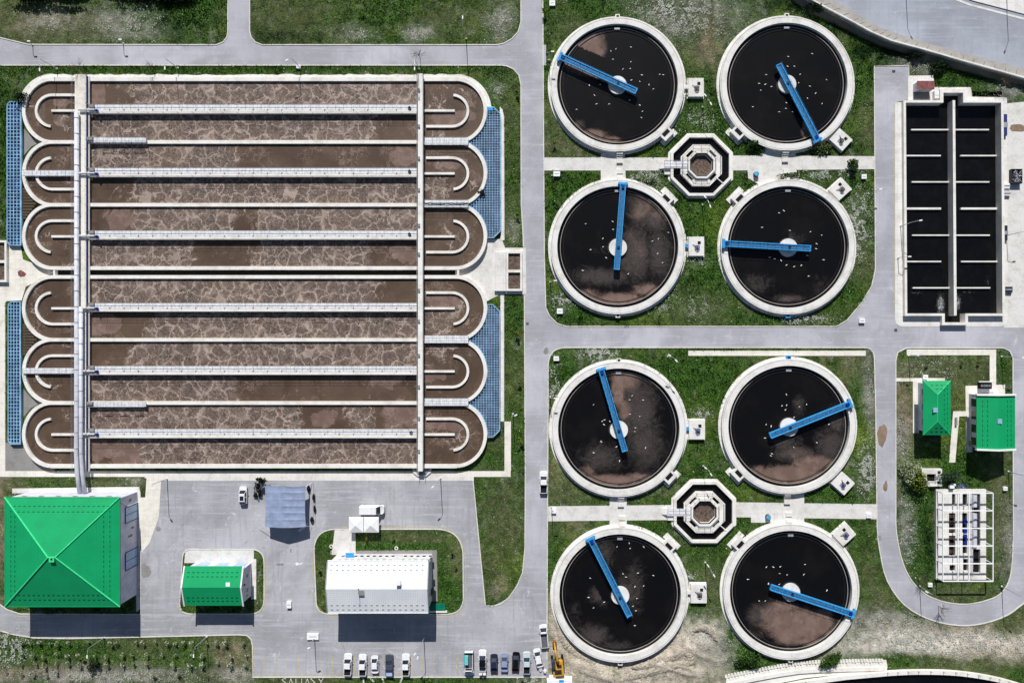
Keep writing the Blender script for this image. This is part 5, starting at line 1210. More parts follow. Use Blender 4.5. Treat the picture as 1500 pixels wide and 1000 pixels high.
root = thing('cooling_unit', 'black finned cooling unit on a pale slab above the larger right green building', 'unit', (*P(1444, 566), 0)); m = MB(); p, q = P(1434, 574, .3), P(1456, 558, .3); m.box(p[0], q[0], p[1], q[1], 0, .3); m.build('slab', M['pave'], root)
m = MB(); p, q = P(1436, 569.5, 1.4), P(1453, 560, 1.4); m.box(p[0], q[0], p[1], q[1], .3, 1.4); m.build('body', M['black'], root); m = MB()
for i in range(4): m.ring(p[0]+.4+i*.62, (p[1]+q[1])/2, .16, .26, 1.4, 1.46, 12)
m.build('fan_grille', M['steel'], root)
root = thing('bench', 'grey bench on the white path between the two right green buildings', 'bench', (*P(1401, 617), 0)); m = MB(); c = P(1401, 617, .5); m.obox((*c, .5), (.5, 2.0, .08)); m.build('seat', M['grey'], root); m = MB(); [m.obox((c[0], c[1]+s_*.8, .27), (.4, .12, .42)) for s_ in (-1, 1)]; m.build('leg', M['darksteel'], root)
# --- valve box by the bush
root = thing('valve_chamber', 'pale square chamber with dark open hatch beside the yellow green bush', 'chamber', (*P(1365, 699), 0), 'concrete valve chambers'); zt = 1.0
a, b = P(1350.5, 712, zt), P(1380, 686.5, zt); m = MB(); m.prism([(a[0], a[1]), (b[0], a[1]), (b[0], b[1]), (a[0], b[1])], 0, zt, [pp(rect(1357.5, 1371, 694, 706), zt)]); m.build('box', M['rim'], root)
m = MB(); m.prism(pp(rect(1357.5, 1371, 694, 706), zt), .1, .3); m.build('opening', M['black'], root)
for y in (691.5, 706.5): m = MB(); p = P(1375.5, y, zt); m.obox((*p, zt+.02), (.75, .7, .05)); m.build('hatch', M['darksteel'], root)
m = MB(); m.tube([(*P(1353, 700, 1.2), 1.2), (*P(1360, 705, 1.2), 1.1), (*P(1370, 705.5, 1.2), 1.1)], .1, 6); m.build('pipe', M['white'], root)
EXCL.append(('a', rect(1349, 1381, 685, 713)))
# --- screen works: slab, open channels, steel frame above
root = thing('screen_works', 'inlet screen channels under an open white steel frame', 'structure', (*P(1408, 782), 0)); zt = .8
sl_ = rect(1371.5, 1444.5, 716.5, 848.5)
ch_ = [rect(1394.5, 1399.5, 723, 740), rect(1390, 1399.5, 751, 781), rect(1390, 1399.5, 784, 814), rect(1391, 1399.5, 827, 836),
       rect(1410, 1417, 723, 740), rect(1409.5, 1417, 751, 780), rect(1410, 1417, 784, 811), rect(1411, 1418, 818, 836), rect(1423.5, 1436, 723, 801), rect(1425, 1436, 804, 839)]
m = MB(); m.prism(pp(sl_, zt), 0, zt, [pp(h, zt) for h in ch_]); m.build('slab', M['pave'], root)
m = MB(); [m.prism(pp(h, zt), .02, .1) for h in ch_]; m.build('channel_floor', M['black'], root)
m = MB(); c = None
for a, b in ((725, 742), (752, 771), (776, 801)):
    p, q = P(1427.5, a, zt), P(1427.5, b, zt); m.tube([(p[0], p[1], zt-.1), (q[0], q[1], zt-.1)], .62, 14)
m.build('screw_drum', M['pipe'], root)
m = MB()
for y in (764, 777, 785, 795): p = P(1413.5, y, zt); m.obox((*p, .6), (.9, 1.0, .7))
m.build('blue_motor', M['deepblue'], root)
m = MB()
for y in (756, 766, 776, 788, 798, 808): p = P(1394.5, y, zt); m.obox((*p, .4), (1.4, .8, .3))
m.build('brown_screen', plain('rusty screen', (88, 70, 60), .8, 0, .3), root)
m = MB(); [m.rail(pp([(x, 722), (x, 842)], zt), zt, 1, 3.4, .04) for x in (1402, 1422)]; m.build('railing', M['steel'], root)
zf = 3.5; a, b = P(1381.5, 851, zf), P(1455, 722, zf); fr = MB(); nrow = 6
xs = [a[0], P(1404, 0, zf)[0], P(1421, 0, zf)[0], b[0]]
xs = [a[0], a[0]+(b[0]-a[0])*.30, a[0]+(b[0]-a[0])*.52, b[0]]
for i in range(nrow):
    y = b[1]+(a[1]-b[1])*i/(nrow-1); fr.box(a[0], b[0], y-.11, y+.11, zf-.25, zf)
for x in xs: fr.box(x-.1, x+.1, a[1], b[1], zf-.27, zf-.02)
fr.build('roof_beams', M['white'], root)
for i in range(nrow):
    y = b[1]+(a[1]-b[1])*i/(nrow-1)
    for x in (a[0], b[0]): m = MB(); m.box(x-.11, x+.11, y-.09, y+.09, zt if x == a[0] else 0.02, zf-.26); m.build('post', M['white'], root)
m = MB(); c = P(1395, 713, 1.6); m.obox((*c, 1.2), (1.1, .7, .8)); m.obox((c[0]+.6, c[1]+.5, .8), (.5, .5, 1.6)); m.build('conveyor_head', M['white'], root)
EXCL.append(('a', rect(1370, 1442, 716, 848)))
puddle(1409, 711.5, 9, 5, '', 'gratefloor2', .06, 'gravel_heap')

# ================================================================ CANOPIES
HE, HA = 2.8, 3.9
root = thing('tent', 'large blue grey canvas tent with ridge standing in the yard', 'tent', (*P(417, 741), 0))
nx2, ny2 = 24, 24; V = []; 
for j in range(ny2+1):
    for i in range(nx2+1):
        u_, v_ = i/nx2, j/ny2; px_ = 388+60*u_; py_ = 711+60*v_
        if v_ == 0: py_ += 0
        r_ = 1-abs(u_-.42)/(.58 if u_ > .42 else .42); h = HE+(HA-HE)*max(0, r_)-.08*abs(math.sin(v_*6*pi))**.5*(1 if .02 < u_ < .98 else .3)*(0.9 if u_ > .42 else .35)
        sag = 1.6*math.sin(pi*min(1, max(0, (u_-.42)/.58)))*(1-v_)**6 + 1.2*math.sin(pi*min(1, u_/.42))*(1-v_)**8
        px_ += (1.2*math.sin(pi*v_))*(1 if u_ < .03 else (-1 if u_ > .97 else 0)); y__ = py_+sag-1.8*math.sin(pi*u_)*(-1 if v_ == 1 else 0)
        V.append((*P(px_, y__, h), h))
m = MB(); m.add(V, [(j*(nx2+1)+i, (j+1)*(nx2+1)+i, (j+1)*(nx2+1)+i+1, j*(nx2+1)+i+1) for j in range(ny2) for i in range(nx2)]); m.build('canopy', M['canvas'], root)
for (x, y) in ((389, 712), (446.5, 713), (389, 769), (447, 769)):
    p = P(x, y, HE); m = MB(); m.tube([(p[0], p[1], 0.04), (p[0], p[1], HE)], .09, 8); m.build('pole', M['steel'], root)
for (x, y, x2, y2) in ((389, 712, 379, 716), (446.5, 713, 457, 707), (389, 769, 380, 775), (447, 769, 439, 777), (447, 769, 456, 772)):
    m = MB(); m.tube([(*P(x, y, HE), HE), (*P(x2, y2, .1), .1)], .05, 5); m.build('guy_rope', M['white'], root)
m = MB(); p = P(443, 773.5, .6); m.obox((*p, .5), (2.2, .55, .5), .6); m.build('ballast', M['white'], root)
root = thing('rope_line', 'thin rope strung down the yard to the right of the blue grey tent', 'rope', (*P(459, 710), 0))
m = MB(); m.tube([(*P(459, 707, 1.2), 1.2), (*P(460, 730, 1.0), 1.0), (*P(459, 765, 1.2), 1.2)], .03, 4); m.build('rope', M['darksteel'], root)
for i, (x, y, w_, h_, lab) in enumerate(((451.5, 716, .8, 1.5, 'dark bundle closest to the top right corner of the tent'), (459, 728, .6, 1.6, 'upper dark bundle hanging on the rope right of the tent'), (460.5, 745, .6, 1.5, 'lower dark bundle hanging on the rope right of the tent'), (456.5, 761, .8, 1.3, 'dark bundle near the lower right corner of the tent'), (373.5, 725, 1.0, 1.1, 'dark bundle left of the upper left tent corner'), (380, 722, .5, 1.8, 'slim dark bundle touching the left side of the tent'))):
    o = thing('fabric_bundle', lab, 'bundle', (*P(x, y), .05), 'dark bundles around the tent'); m = MB(); r_ = random.Random(i); c = P(x, y, .7)
    V = []; n_ = 10
    for a in range(7):
        for b in range(n_): ph = pi*a/6; th = 2*pi*b/n_; q = r_.uniform(.75, 1.15); V.append((c[0]+w_*.55*math.sin(ph)*math.cos(th)*q, c[1]+h_*.55*math.sin(ph)*math.sin(th)*q, .5-.42*math.cos(ph)*q))
    m.add(V, [(a*n_+b, a*n_+(b+1) % n_, (a+1)*n_+(b+1) % n_, (a+1)*n_+b) for a in range(6) for b in range(n_)]); m.build('fabric', M['black'], o)
for (xa, xb, lab) in ((511, 532.3, 'left one of two joined white pyramid canopies'), (533, 554.8, 'right one of two joined white pyramid canopies')):
    HE, HA = 2.1, 2.9; a, b = P(xa, 779.5, HE), P(xb, 757, HE); cx_, cy_ = (a[0]+b[0])/2, (a[1]+b[1])/2
    root = thing('canopy', lab, 'canopy', (cx_, cy_, 0), 'white pyramid canopies'); m = MB()
    m.add([(a[0], a[1], HE), (b[0], a[1], HE), (b[0], b[1], HE), (a[0], b[1], HE), (cx_, cy_, HA)], [(0, 1, 4), (1, 2, 4), (2, 3, 4), (3, 0, 4)])
    m.add([(a[0], a[1], HE-.2), (b[0], a[1], HE-.2), (b[0], b[1], HE-.2), (a[0], b[1], HE-.2), (a[0], a[1], HE), (b[0], a[1], HE), (b[0], b[1], HE), (a[0], b[1], HE)], [(0, 1, 5, 4), (1, 2, 6, 5), (2, 3, 7, 6), (3, 0, 4, 7)]); m.build('fabric_roof', M['white'], root)
    for x in (a[0]+.1, b[0]-.1):
        for y in (a[1]+.1, b[1]-.1): m = MB(); m.tube([(x, y, .05), (x, y, HE-.1)], .04, 5); m.build('leg', M['steel'], root)
# ================================================================ VEHICLES (front towards +y when built)
def rplan(w, y0, y1, r, n=4):
    pts = []; 
    for cx_, cy_, a0 in ((w/2-r, y0+r, -90), (w/2-r*1.3, y1-r*1.3, 0), (-w/2+r*1.3, y1-r*1.3, 90), (-w/2+r, y0+r, 180)):
        rr_ = r*1.3 if cy_ > 0 and cy_ > y0+r*1.01 else r
        for k in range(n+1): a = math.radians(a0+90*k/n); pts.append((cx_+rr_*math.cos(a), cy_+rr_*math.sin(a)))
    return pts
def loft(mb, rings, cap=True):
    n = len(rings[0][0]); vs = []
    for pts, z in rings: vs += [(x, y, (z(y) if callable(z) else z)) for x, y in pts]
    fs = [(i*n+k, i*n+(k+1) % n, (i+1)*n+(k+1) % n, (i+1)*n+k) for i in range(len(rings)-1) for k in range(n)]
    if cap: fs.append(tuple(range((len(rings)-1)*n, len(rings)*n)))
    mb.add(vs, fs)
def carpaint(name, rgb):
    if name in MATS: return MATS[name]
    t = NT(name); c = srgb(*rgb); m = t.out(t.mix(t.rng(t.noise(2, 3), .35, .7), tuple(x*.86 for x in c[:3])+(1,), c), .38, 0, .5); t.b.inputs['Coat Weight'].default_value = .15; MATS[name] = m; return m
PAINT = {'white': carpaint('white car paint', (246, 246, 246)), 'grey': carpaint('dark grey car paint', (78, 80, 90)), 'navy': carpaint('dark navy car paint', (40, 46, 72)), 'silverblue': carpaint('silver blue car paint', (150, 162, 196)),
         'black': carpaint('black car paint', (14, 15, 18)), 'silver': carpaint('silver car paint', (206, 216, 222)), 'tarp': plain('grey tarpaulin', (104, 104, 112), .7, 0, .15, 3), 'bedblack': plain('black bed liner', (22, 22, 25), .8), 'paleblue': plain('pale blue bed cover', (176, 190, 226), .4, 0, .1)}
def vehicle(name, label, cat, px, py, ang, L, W, Ht, body, cab, bed=None, hood=.28, roof=None, cover=None, extras=None, grp=None, glass='glass'):
    """cab = (y0,y1) of the greenhouse as fractions of L from the front, bed = (y0,y1)"""
    root = thing(name, label, cat, (0, 0, 0), grp); y0, y1 = -L/2, L/2; b = PAINT[body]; zb = .95 if Ht > 1.6 else .82
    if Ht > 2.1: zb = 1.25
    zt = lambda y: zb-(.16 if y > y1-L*hood*.5 else 0)-(.06 if y < y0+.3 else 0)
    m = MB(); loft(m, [(rplan(W-.14, y0+.08, y1-.08, .3), .28), (rplan(W, y0, y1, .34), .5), (rplan(W, y0, y1, .34), .68), (rplan(W-.14, y0+.06, y1-.1, .36), zt)]); m.build('body', b, root, smooth=False)
    ya, yb = y1-L*cab[0], y1-L*cab[1]
    gm = MB(); sl = .7 if Ht < 2.1 else .8; rs = .6 if bed is None and Ht < 1.7 else .18
    loft(gm, [(rplan(W-.2, yb, ya, .16), zb-.1), (rplan(W-.5 if Ht < 2.1 else W-.3, yb+rs, ya-sl, .14), Ht-.04)]); gm.build('cabin_glass' if Ht < 2.1 else 'cargo_body', M[glass] if Ht < 2.1 else b, root)
    if Ht > 2.1: wm = MB(); wm.add([(-W/2+.2, ya+.0, zb+.02), (W/2-.2, ya+.0, zb+.02), (W/2-.28, ya-sl+.06, Ht-.1), (-W/2+.28, ya-sl+.06, Ht-.1)], [(0, 1, 2, 3)]); wm.v = [(x, y+.04, z+.03) for x, y, z in wm.v]; wm.build('windscreen', M['glass'], root)
    rm = MB(); loft(rm, [(rplan(W-.48 if Ht < 2.1 else W-.26, yb+rs-.05, ya-sl+.04, .14), Ht-.09), (rplan(W-.52 if Ht < 2.1 else W-.3, yb+rs, ya-sl, .14), Ht)]); rm.build('roof', PAINT[roof or body], root)
    for s_ in (-1, 1):
        pm = MB(); pm.tube([(s_*(W/2-.12), ya-.02, zb-.02), (s_*(W/2-.26), ya-sl+.02, Ht-.05)], .05, 5); pm.build('pillar', b, root)
        pm = MB(); pm.tube([(s_*(W/2-.12), yb+.02, zb-.02), (s_*(W/2-.26), yb+rs, Ht-.05)], .06, 5); pm.build('pillar', b, root); pm = MB()
        ym = (ya+yb)/2; pm.tube([(s_*(W/2-.11), ym, zb-.02), (s_*(W/2-.25), ym, Ht-.05)], .05, 5); pm.build('pillar', b, root)
        mm = MB(); mm.obox((s_*(W/2+.07), ya-.28, zb+.12), (.2, .13, .14)); mm.build('mirror', b, root)
        hm = MB(); hm.obox((s_*(W/2-.32), y1-.12, .58), (.36, .2, .10)); hm.build('headlight', M['steel'], root)
        hm = MB(); hm.obox((s_*(W/2-.22), y0+.06, .72), (.26, .12, .16)); hm.build('tail_light', plain('red lamp', (150, 20, 20), .4), root)
        for yy in (y1-L*.19, y0+L*.2):
            wm = MB(); wm.tube([(s_*(W/2-.22), yy, .34), (s_*(W/2+.0), yy, .34)], .34, 14); w_ = wm.build('wheel', M['rubber'], root)
            wm = MB(); wm.tube([(s_*(W/2-.01), yy, .34), (s_*(W/2+.02), yy, .34)], .19, 10); wm.build('rim', M['steel'], w_)
    if bed:
        ba, bb = y1-L*bed[0], y1-L*bed[1]; 
        bm = MB(); bm.box(-W/2+.22, W/2-.22, bb, ba, zb-.02, zb+.03); bm.build('bed', PAINT[cover or 'bedblack'], root)
        bm = MB(); bm.ribbon([(-W/2+.16, bb-.06), (W/2-.16, bb-.06), (W/2-.16, ba+.03), (-W/2+.16, ba+.03)], .12, zb-.2, zb+.1, True); bm.build('bed_rail', b, root)
        if not cover: 
            bm = MB(); [bm.box(-W/2+.3, W/2-.3, bb+.2+q*.3, bb+.26+q*.3, zb+.03, zb+.05) for q in range(int((ba-bb)/.3)-1)]; bm.build('bed_ribs', M['darksteel'], root)
    else:
        bm = MB(); bm.box(-W/2+.35, W/2-.35, y1-L*hood+.05, y1-L*hood+.08, zb-.02, zb+.004); bm.build('bonnet_seam', M['darksteel'], root)
    if extras: extras(root, L, W, Ht, zb)
    root.location = (*P(px, py, .9), .045); root.rotation_euler = (0, 0, math.radians(ang)); return root
rk = 'vehicles parked nose up in the bottom row'
vehicle('pickup_truck', 'white pickup with black bed, leftmost vehicle of the bottom parking row', 'pickup truck', 509.3, 973, -2, 5.4, 1.95, 1.75, 'white', (.26, .66), (.67, .97), grp=rk)
vehicle('pickup_truck', 'white pickup with white framed black bed, second from the left in the row', 'pickup truck', 531, 974, 0, 5.4, 1.92, 1.75, 'white', (.26, .66), (.68, .95), grp=rk)
vehicle('car', 'small white saloon car between two pickups, third from the left', 'car', 548.8, 973, 2, 4.4, 1.75, 1.45, 'white', (.2, .82), hood=.2, grp=rk)
vehicle('pickup_truck', 'dark grey pickup with pale blue bed cover in the bottom row', 'pickup truck', 570, 974.3, 0, 5.4, 1.92, 1.75, 'grey', (.28, .66), (.68, .96), cover='paleblue', grp=rk)
vehicle('pickup_truck', 'white pickup with plain black bed standing alone beside the empty bays', 'pickup truck', 594.3, 973.6, 0, 5.4, 1.92, 1.75, 'white', (.28, .68), (.69, .96), grp=rk)
def teal(root, L, W, Ht, zb):
    for k in range(3): m = MB(); m.obox((.42-k*.0, -.0, 0), (.01, .01, .01)) if False else m.obox((.52, -.35-k*0-1.55+.0*k+.55*k*1.35, zb+.75), (.9, .68, .5)); m.build('teal_crate', plain('teal crate', (110, 214, 214), .5, 0, .15, 4), root)
    m = MB(); m.box(-W/2, W/2, -L/2, -L/2+.12, .4, zb+.65); m.build('tailboard', PAINT['white'], root)
    m = MB(); [m.box(s_*(W/2)-.05, s_*(W/2)+.05, -L/2, L*.18, .4, zb+.6) for s_ in (-1, 1)]; m.build('side_board', PAINT['tarp'], root)
vehicle('flatbed_truck', 'flatbed truck with teal crates, parked cab downward in the bottom row', 'truck', 686.8, 971, 180, 5.9, 2.15, 1.95, 'white', (.12, .30), (.31, .97), cover='tarp', extras=teal, grp=rk)
def rack(root, L, W, Ht, zb):
    m = MB(); m.obox((0, -L/2-.35, .6), (1.7, .7, .5)); m.build('tow_frame', M['grey'], root)
    for s_ in (-1, 1): m = MB(); m.obox((s_*.5, -L/2-.5, .95), (.7, .45, .3)); m.build('canister', PAINT['white'], root)
vehicle('pickup_truck', 'white pickup with black centre panel and cluttered tail, beside the flatbed truck', 'pickup truck', 706.8, 967.5, 0, 5.3, 1.95, 1.8, 'white', (.26, .74), (.78, .97), roof='black', cover='tarp', extras=rack, grp=rk)
vehicle('car', 'dark navy saloon car in the bottom row', 'car', 723.6, 971.3, 0, 4.5, 1.78, 1.45, 'navy', (.21, .82), hood=.22, grp=rk)
vehicle('car', 'silver blue saloon car with pale roof in the bottom row', 'car', 738.8, 970.5, 0, 4.5, 1.78, 1.45, 'silverblue', (.21, .80), hood=.22, grp=rk)
vehicle('car', 'black estate car between the silver blue saloon and the silver pickup', 'car', 755.5, 969, -3, 4.7, 1.82, 1.5, 'black', (.18, .90), hood=.24, grp=rk)
vehicle('pickup_truck', 'silver white pickup with long black bed beside the black car', 'pickup truck', 771.6, 970.5, 0, 5.4, 1.9, 1.75, 'silver', (.26, .64), (.66, .97), grp=rk)
vehicle('car', 'white saloon car parked at a slant at the right end of the row', 'car', 788.6, 963.5, 12, 4.7, 1.8, 1.48, 'white', (.19, .86), hood=.24, grp=rk)
vehicle('pickup_truck', 'grey covered pickup with white bonnet beside the clarifier kerb', 'pickup truck', 796.8, 931.5, 5, 5.6, 1.95, 1.75, 'white', (.14, .36), (.37, .98), roof='white', cover='tarp', hood=.16)
vehicle('pickup_truck', 'white pickup with black bed standing on the road at left of a round tank', 'pickup truck', 796.3, 706, 0, 5.4, 1.95, 1.75, 'white', (.24, .62), (.64, .97), cover='bedblack')
def sun(root, L, W, Ht, zb): m = MB(); m.obox((0, -.6, Ht+.01), (.95, 1.1, .03)); m.build('sunroof', M['glass'], root)
vehicle('car', 'white car with black sunroof standing left of the blue grey tent', 'car', 355.7, 725.2, 0, 4.5, 1.85, 1.6, 'white', (.24, .94), extras=sun)
vehicle('van', 'white panel van facing right above the white canopies', 'van', 545, 746, -90, 6.0, 2.1, 2.35, 'white', (.16, .99), hood=.1)

# excavator
root = thing('excavator', 'yellow tracked excavator with raised arm at the foot of the lowest left tank', 'excavator', (0, 0, 0))
yb = M['exyellow']
for s_ in (-1, 1):
    m = MB(); 
    pts = [(-1.9, .1), (-2.1, .5), (-1.8, .85), (1.8, .85), (2.1, .5), (1.9, .1)]
    vs = [(s_*1.25-.28, y, z) for y, z in pts]+[(s_*1.25+.28, y, z) for y, z in pts]; m.add(vs, [tuple(range(6)), tuple(range(11, 5, -1))]+[(i, 6+i, 6+(i+1) % 6, (i+1) % 6) for i in range(6)]); m.build('track', M['rubber'], root)
m = MB(); m.box(-.6, .6, -1.2, 1.2, .4, 1.0); m.cyl(0, 0, .9, 1.1, .8, 20); m.build('undercarriage', M['darksteel'], root)
m = MB(); loft(m, [(rplan(2.7, -2.5, 1.2, .35), 1.1), (rplan(2.7, -2.5, 1.2, .35), 1.9), (rplan(2.5, -2.4, 1.1, .35), 2.15)]); m.build('house', yb, root)
m = MB(); m.box(-.9, .8, -1.9, -.9, 2.15, 2.3); m.box(-.2, .9, -.5, .3, 2.1, 2.22); m.build('engine_cover', M['darksteel'], root)
m = MB(); loft(m, [(rplan(1.0, -.4, 1.5, .12), 1.2), (rplan(.9, -.25, 1.35, .12), 2.9)]); m.v = [(x-1.0, y, z) for x, y, z in m.v]; m.build('cab', plain('excavator cab glass', (58, 66, 80), .3, 0, .2), root)
m = MB(); bp = [(.25, .7, 1.9), (.1, 2.0, 3.6), (-.1, 3.6, 4.0)]; m.tube(bp, .34, 6, .26); m.build('boom', yb, root)
m = MB(); m.tube([(-.1, 3.6, 4.0), (-.2, 5.0, 2.2), (-.25, 5.3, 1.4)], .24, 6, .18); m.build('arm', yb, root)
m = MB(); m.tube([(.25, .9, 1.7), (.12, 2.3, 3.3)], .09, 6); m.tube([(.1, 2.4, 3.9), (-.12, 4.0, 4.1)], .09, 6); m.build('hydraulic_ram', M['steel'], root)
m = MB(); m.add([(-.75, 4.9, 1.4), (.25, 4.9, 1.4), (.25, 5.6, 1.5), (-.75, 5.6, 1.5), (-.75, 4.7, .6), (.25, 4.7, .6), (.25, 5.3, .2), (-.75, 5.3, .2)], [(0, 1, 2, 3), (4, 7, 6, 5), (0, 4, 5, 1), (1, 5, 6, 2), (2, 6, 7, 3), (3, 7, 4, 0)]); m.build('bucket', plain('worn orange bucket', (150, 96, 56), .7), root)
root.location = (*P(817, 972, 1.0), .02); root.rotation_euler = (0, 0, math.radians(6))
# site cabin, mixer, small boxes at the bottom
root = thing('site_cabin', 'white site cabin roof with a blue panel below the excavator', 'cabin', (*P(825, 1000), 0)); m = MB(); a, b = P(801, 1012, 2.3), P(838, 996, 2.3); m.box(a[0], b[0], a[1], b[1], 0, 2.3); m.build('body', M['white'], root)
m = MB(); a, b = P(819, 999, 2.34), P(826, 995, 2.34); m.box(a[0], b[0], a[1], b[1], 2.3, 2.35); m.build('roof_panel', M['blue'], root)
root = thing('water_tanks', 'grey trailer carrying white drums just below the excavator', 'trailer', (*P(808, 990), 0)); m = MB(); a, b = P(800, 996, .9), P(816, 986, .9); m.box(a[0], b[0], a[1], b[1], .4, .9); m.build('bed', M['grey'], root)
for i in range(3): m = MB(); p = P(806+i*3.4, 992, 1.4); m.tube([(p[0], p[1]-.6, 1.3), (p[0], p[1]+.6, 1.3)], .3, 10); m.build('drum', M['white'], root)
for s_ in (-1, 1): m = MB(); p = P(808+s_*6, 991, .3); m.tube([(p[0]-.1, p[1], .35), (p[0]+.1, p[1], .35)], .35, 12); m.build('wheel', M['rubber'], root)
root = thing('rubble_sack', 'crumpled white sack heap behind the slanted white saloon car', 'sack', (*P(797, 982), 0)); m = MB(); r_ = random.Random(4)
for q in range(6):
    c = P(794+r_.uniform(-4, 5), 981+r_.uniform(-3, 3), .3); m.cyl(c[0], c[1], .04, .3+r_.uniform(0, .4), .55, 7, .3)
m.build('sacks', M['offwhite'], root)

# small white covers and boxes with things on them
def smallbox(x, y, w, h, z, lab, name='junction_box', mat='white', top='grey'):
    c = P(x, y, z); root = thing(name, lab, name.split('_')[-1], (*c, 0)); m = MB(); m.box(c[0]-w/2, c[0]+w/2, c[1]-h/2, c[1]+h/2, 0, z); m.build('body', M[mat], root)
    m = MB(); m.box(c[0]-w*.32, c[0]+w*.32, c[1]-.06, c[1]+.06, z, z+.03); m.build('lid_seam', M[top], root); return root
for a in ((809, 4.5, 1.4, 1.3, .5, 'white box on the grass at the top left of the upper left tank'), (815.5, 254.5, 1.6, 1.2, .8, 'white box beside the lamp post, left end of the upper concrete path'), (820, 455.5, 1.4, 1.3, .6, 'white box on the grass at the lower left of the second row left tank'),
          (814.8, 525, 1.3, 1.1, .6, 'pale box on the grass in the rounded corner below the cross road'), (1473, 715.5, 1.0, .9, .6, 'small white box on the grass right of the steel frame'), (1266, 258.5, 1.2, 1.1, .6, 'pale box on the grass left of the narrow road, below the dark shrub'),
          (1263, 469.5, 1.4, 1.1, .6, 'white box standing on the cross road beside the kerb'), (1363, 856.5, 1.0, .9, .6, 'small white box on the grass inside the loop road bend'), (423, 885.5, 1.1, 1.6, .7, 'white speed cabinet on the yard between the two lower buildings'),
          (458, 932, 2.8, 1.5, .5, 'white oval topped cabinet on the yard left of the office shadow'), (811, 748, 1.2, 1.2, .6, 'pale box at the left end of the lower concrete path'), (1273, 755, 1.2, 1.1, .5, 'tilted pale box at the right end of the lower concrete path'),
          (437, 97.5, 1.0, .8, .5, 'white box on the grass strip above the basin'), (1110, 258, 0.01, .01, .01, 'x'), (1356, 552, 1.2, 1.0, .7, 'white box above the smaller green hipped roof'), (1306, 50, .01, .01, .01, 'x')):
    if a[5] != 'x': smallbox(*a)
for (x, y, lab) in ((1108.5, 254.5, 'round blue topped drum on the pad right of the upper octagon'), (1126, 757.5, 'round blue topped drum on the pad right of the lower octagon')):
    c = P(x, y, 1.0); root = thing('drum', lab, 'drum', (*c, 0), 'blue topped drums'); m = MB(); m.cyl(*c, .08, 1.0, .62, 20); m.build('barrel', M['darksteel'], root); m = MB(); m.cyl(*c, 1.0, 1.06, .6, 20, .5); m.build('lid', plain('sky blue lid', (90, 176, 214), .5), root)
for (x, y, lab) in ((485, 800, 'left round manhole ring on the grass beside the office path'), (580.5, 802.5, 'right round manhole ring on the grass above the office')):
    c = P(x, y, .2); root = thing('manhole', lab, 'manhole', (*c, 0), 'manhole rings on the office lawn'); m = MB(); m.ring(*c, .24, .46, 0, .2, 20); m.build('ring', M['kerb'], root); m = MB(); m.cyl(*c, .02, .1, .24, 16); m.build('cover', M['black'], root)
for (x, y, w, h, z, lab) in ((772.5, 474, .55, .55, .06, 'small square drain grate on the main road'), (1312, 483.5, .6, .6, .06, 'square drain grate at the road corner by the black basin'), (1309, 105, .7, .5, .06, 'dark grate on the short road end at the upper right')):
    c = P(x, y); root = thing('drain_grate', lab, 'drain', (*c, .04)); m = MB(); m.ribbon([(c[0]-w/2, c[1]-h/2), (c[0]+w/2, c[1]-h/2), (c[0]+w/2, c[1]+h/2), (c[0]-w/2, c[1]+h/2)], .1, .04, z, True); m.build('frame', M['darksteel'], root); m = MB(); [m.box(c[0]-w/2, c[0]+w/2, c[1]-h/2+q*.12, c[1]-h/2+q*.12+.06, .04, z-.005) for q in range(5)]; m.build('bars', M['black'], root)

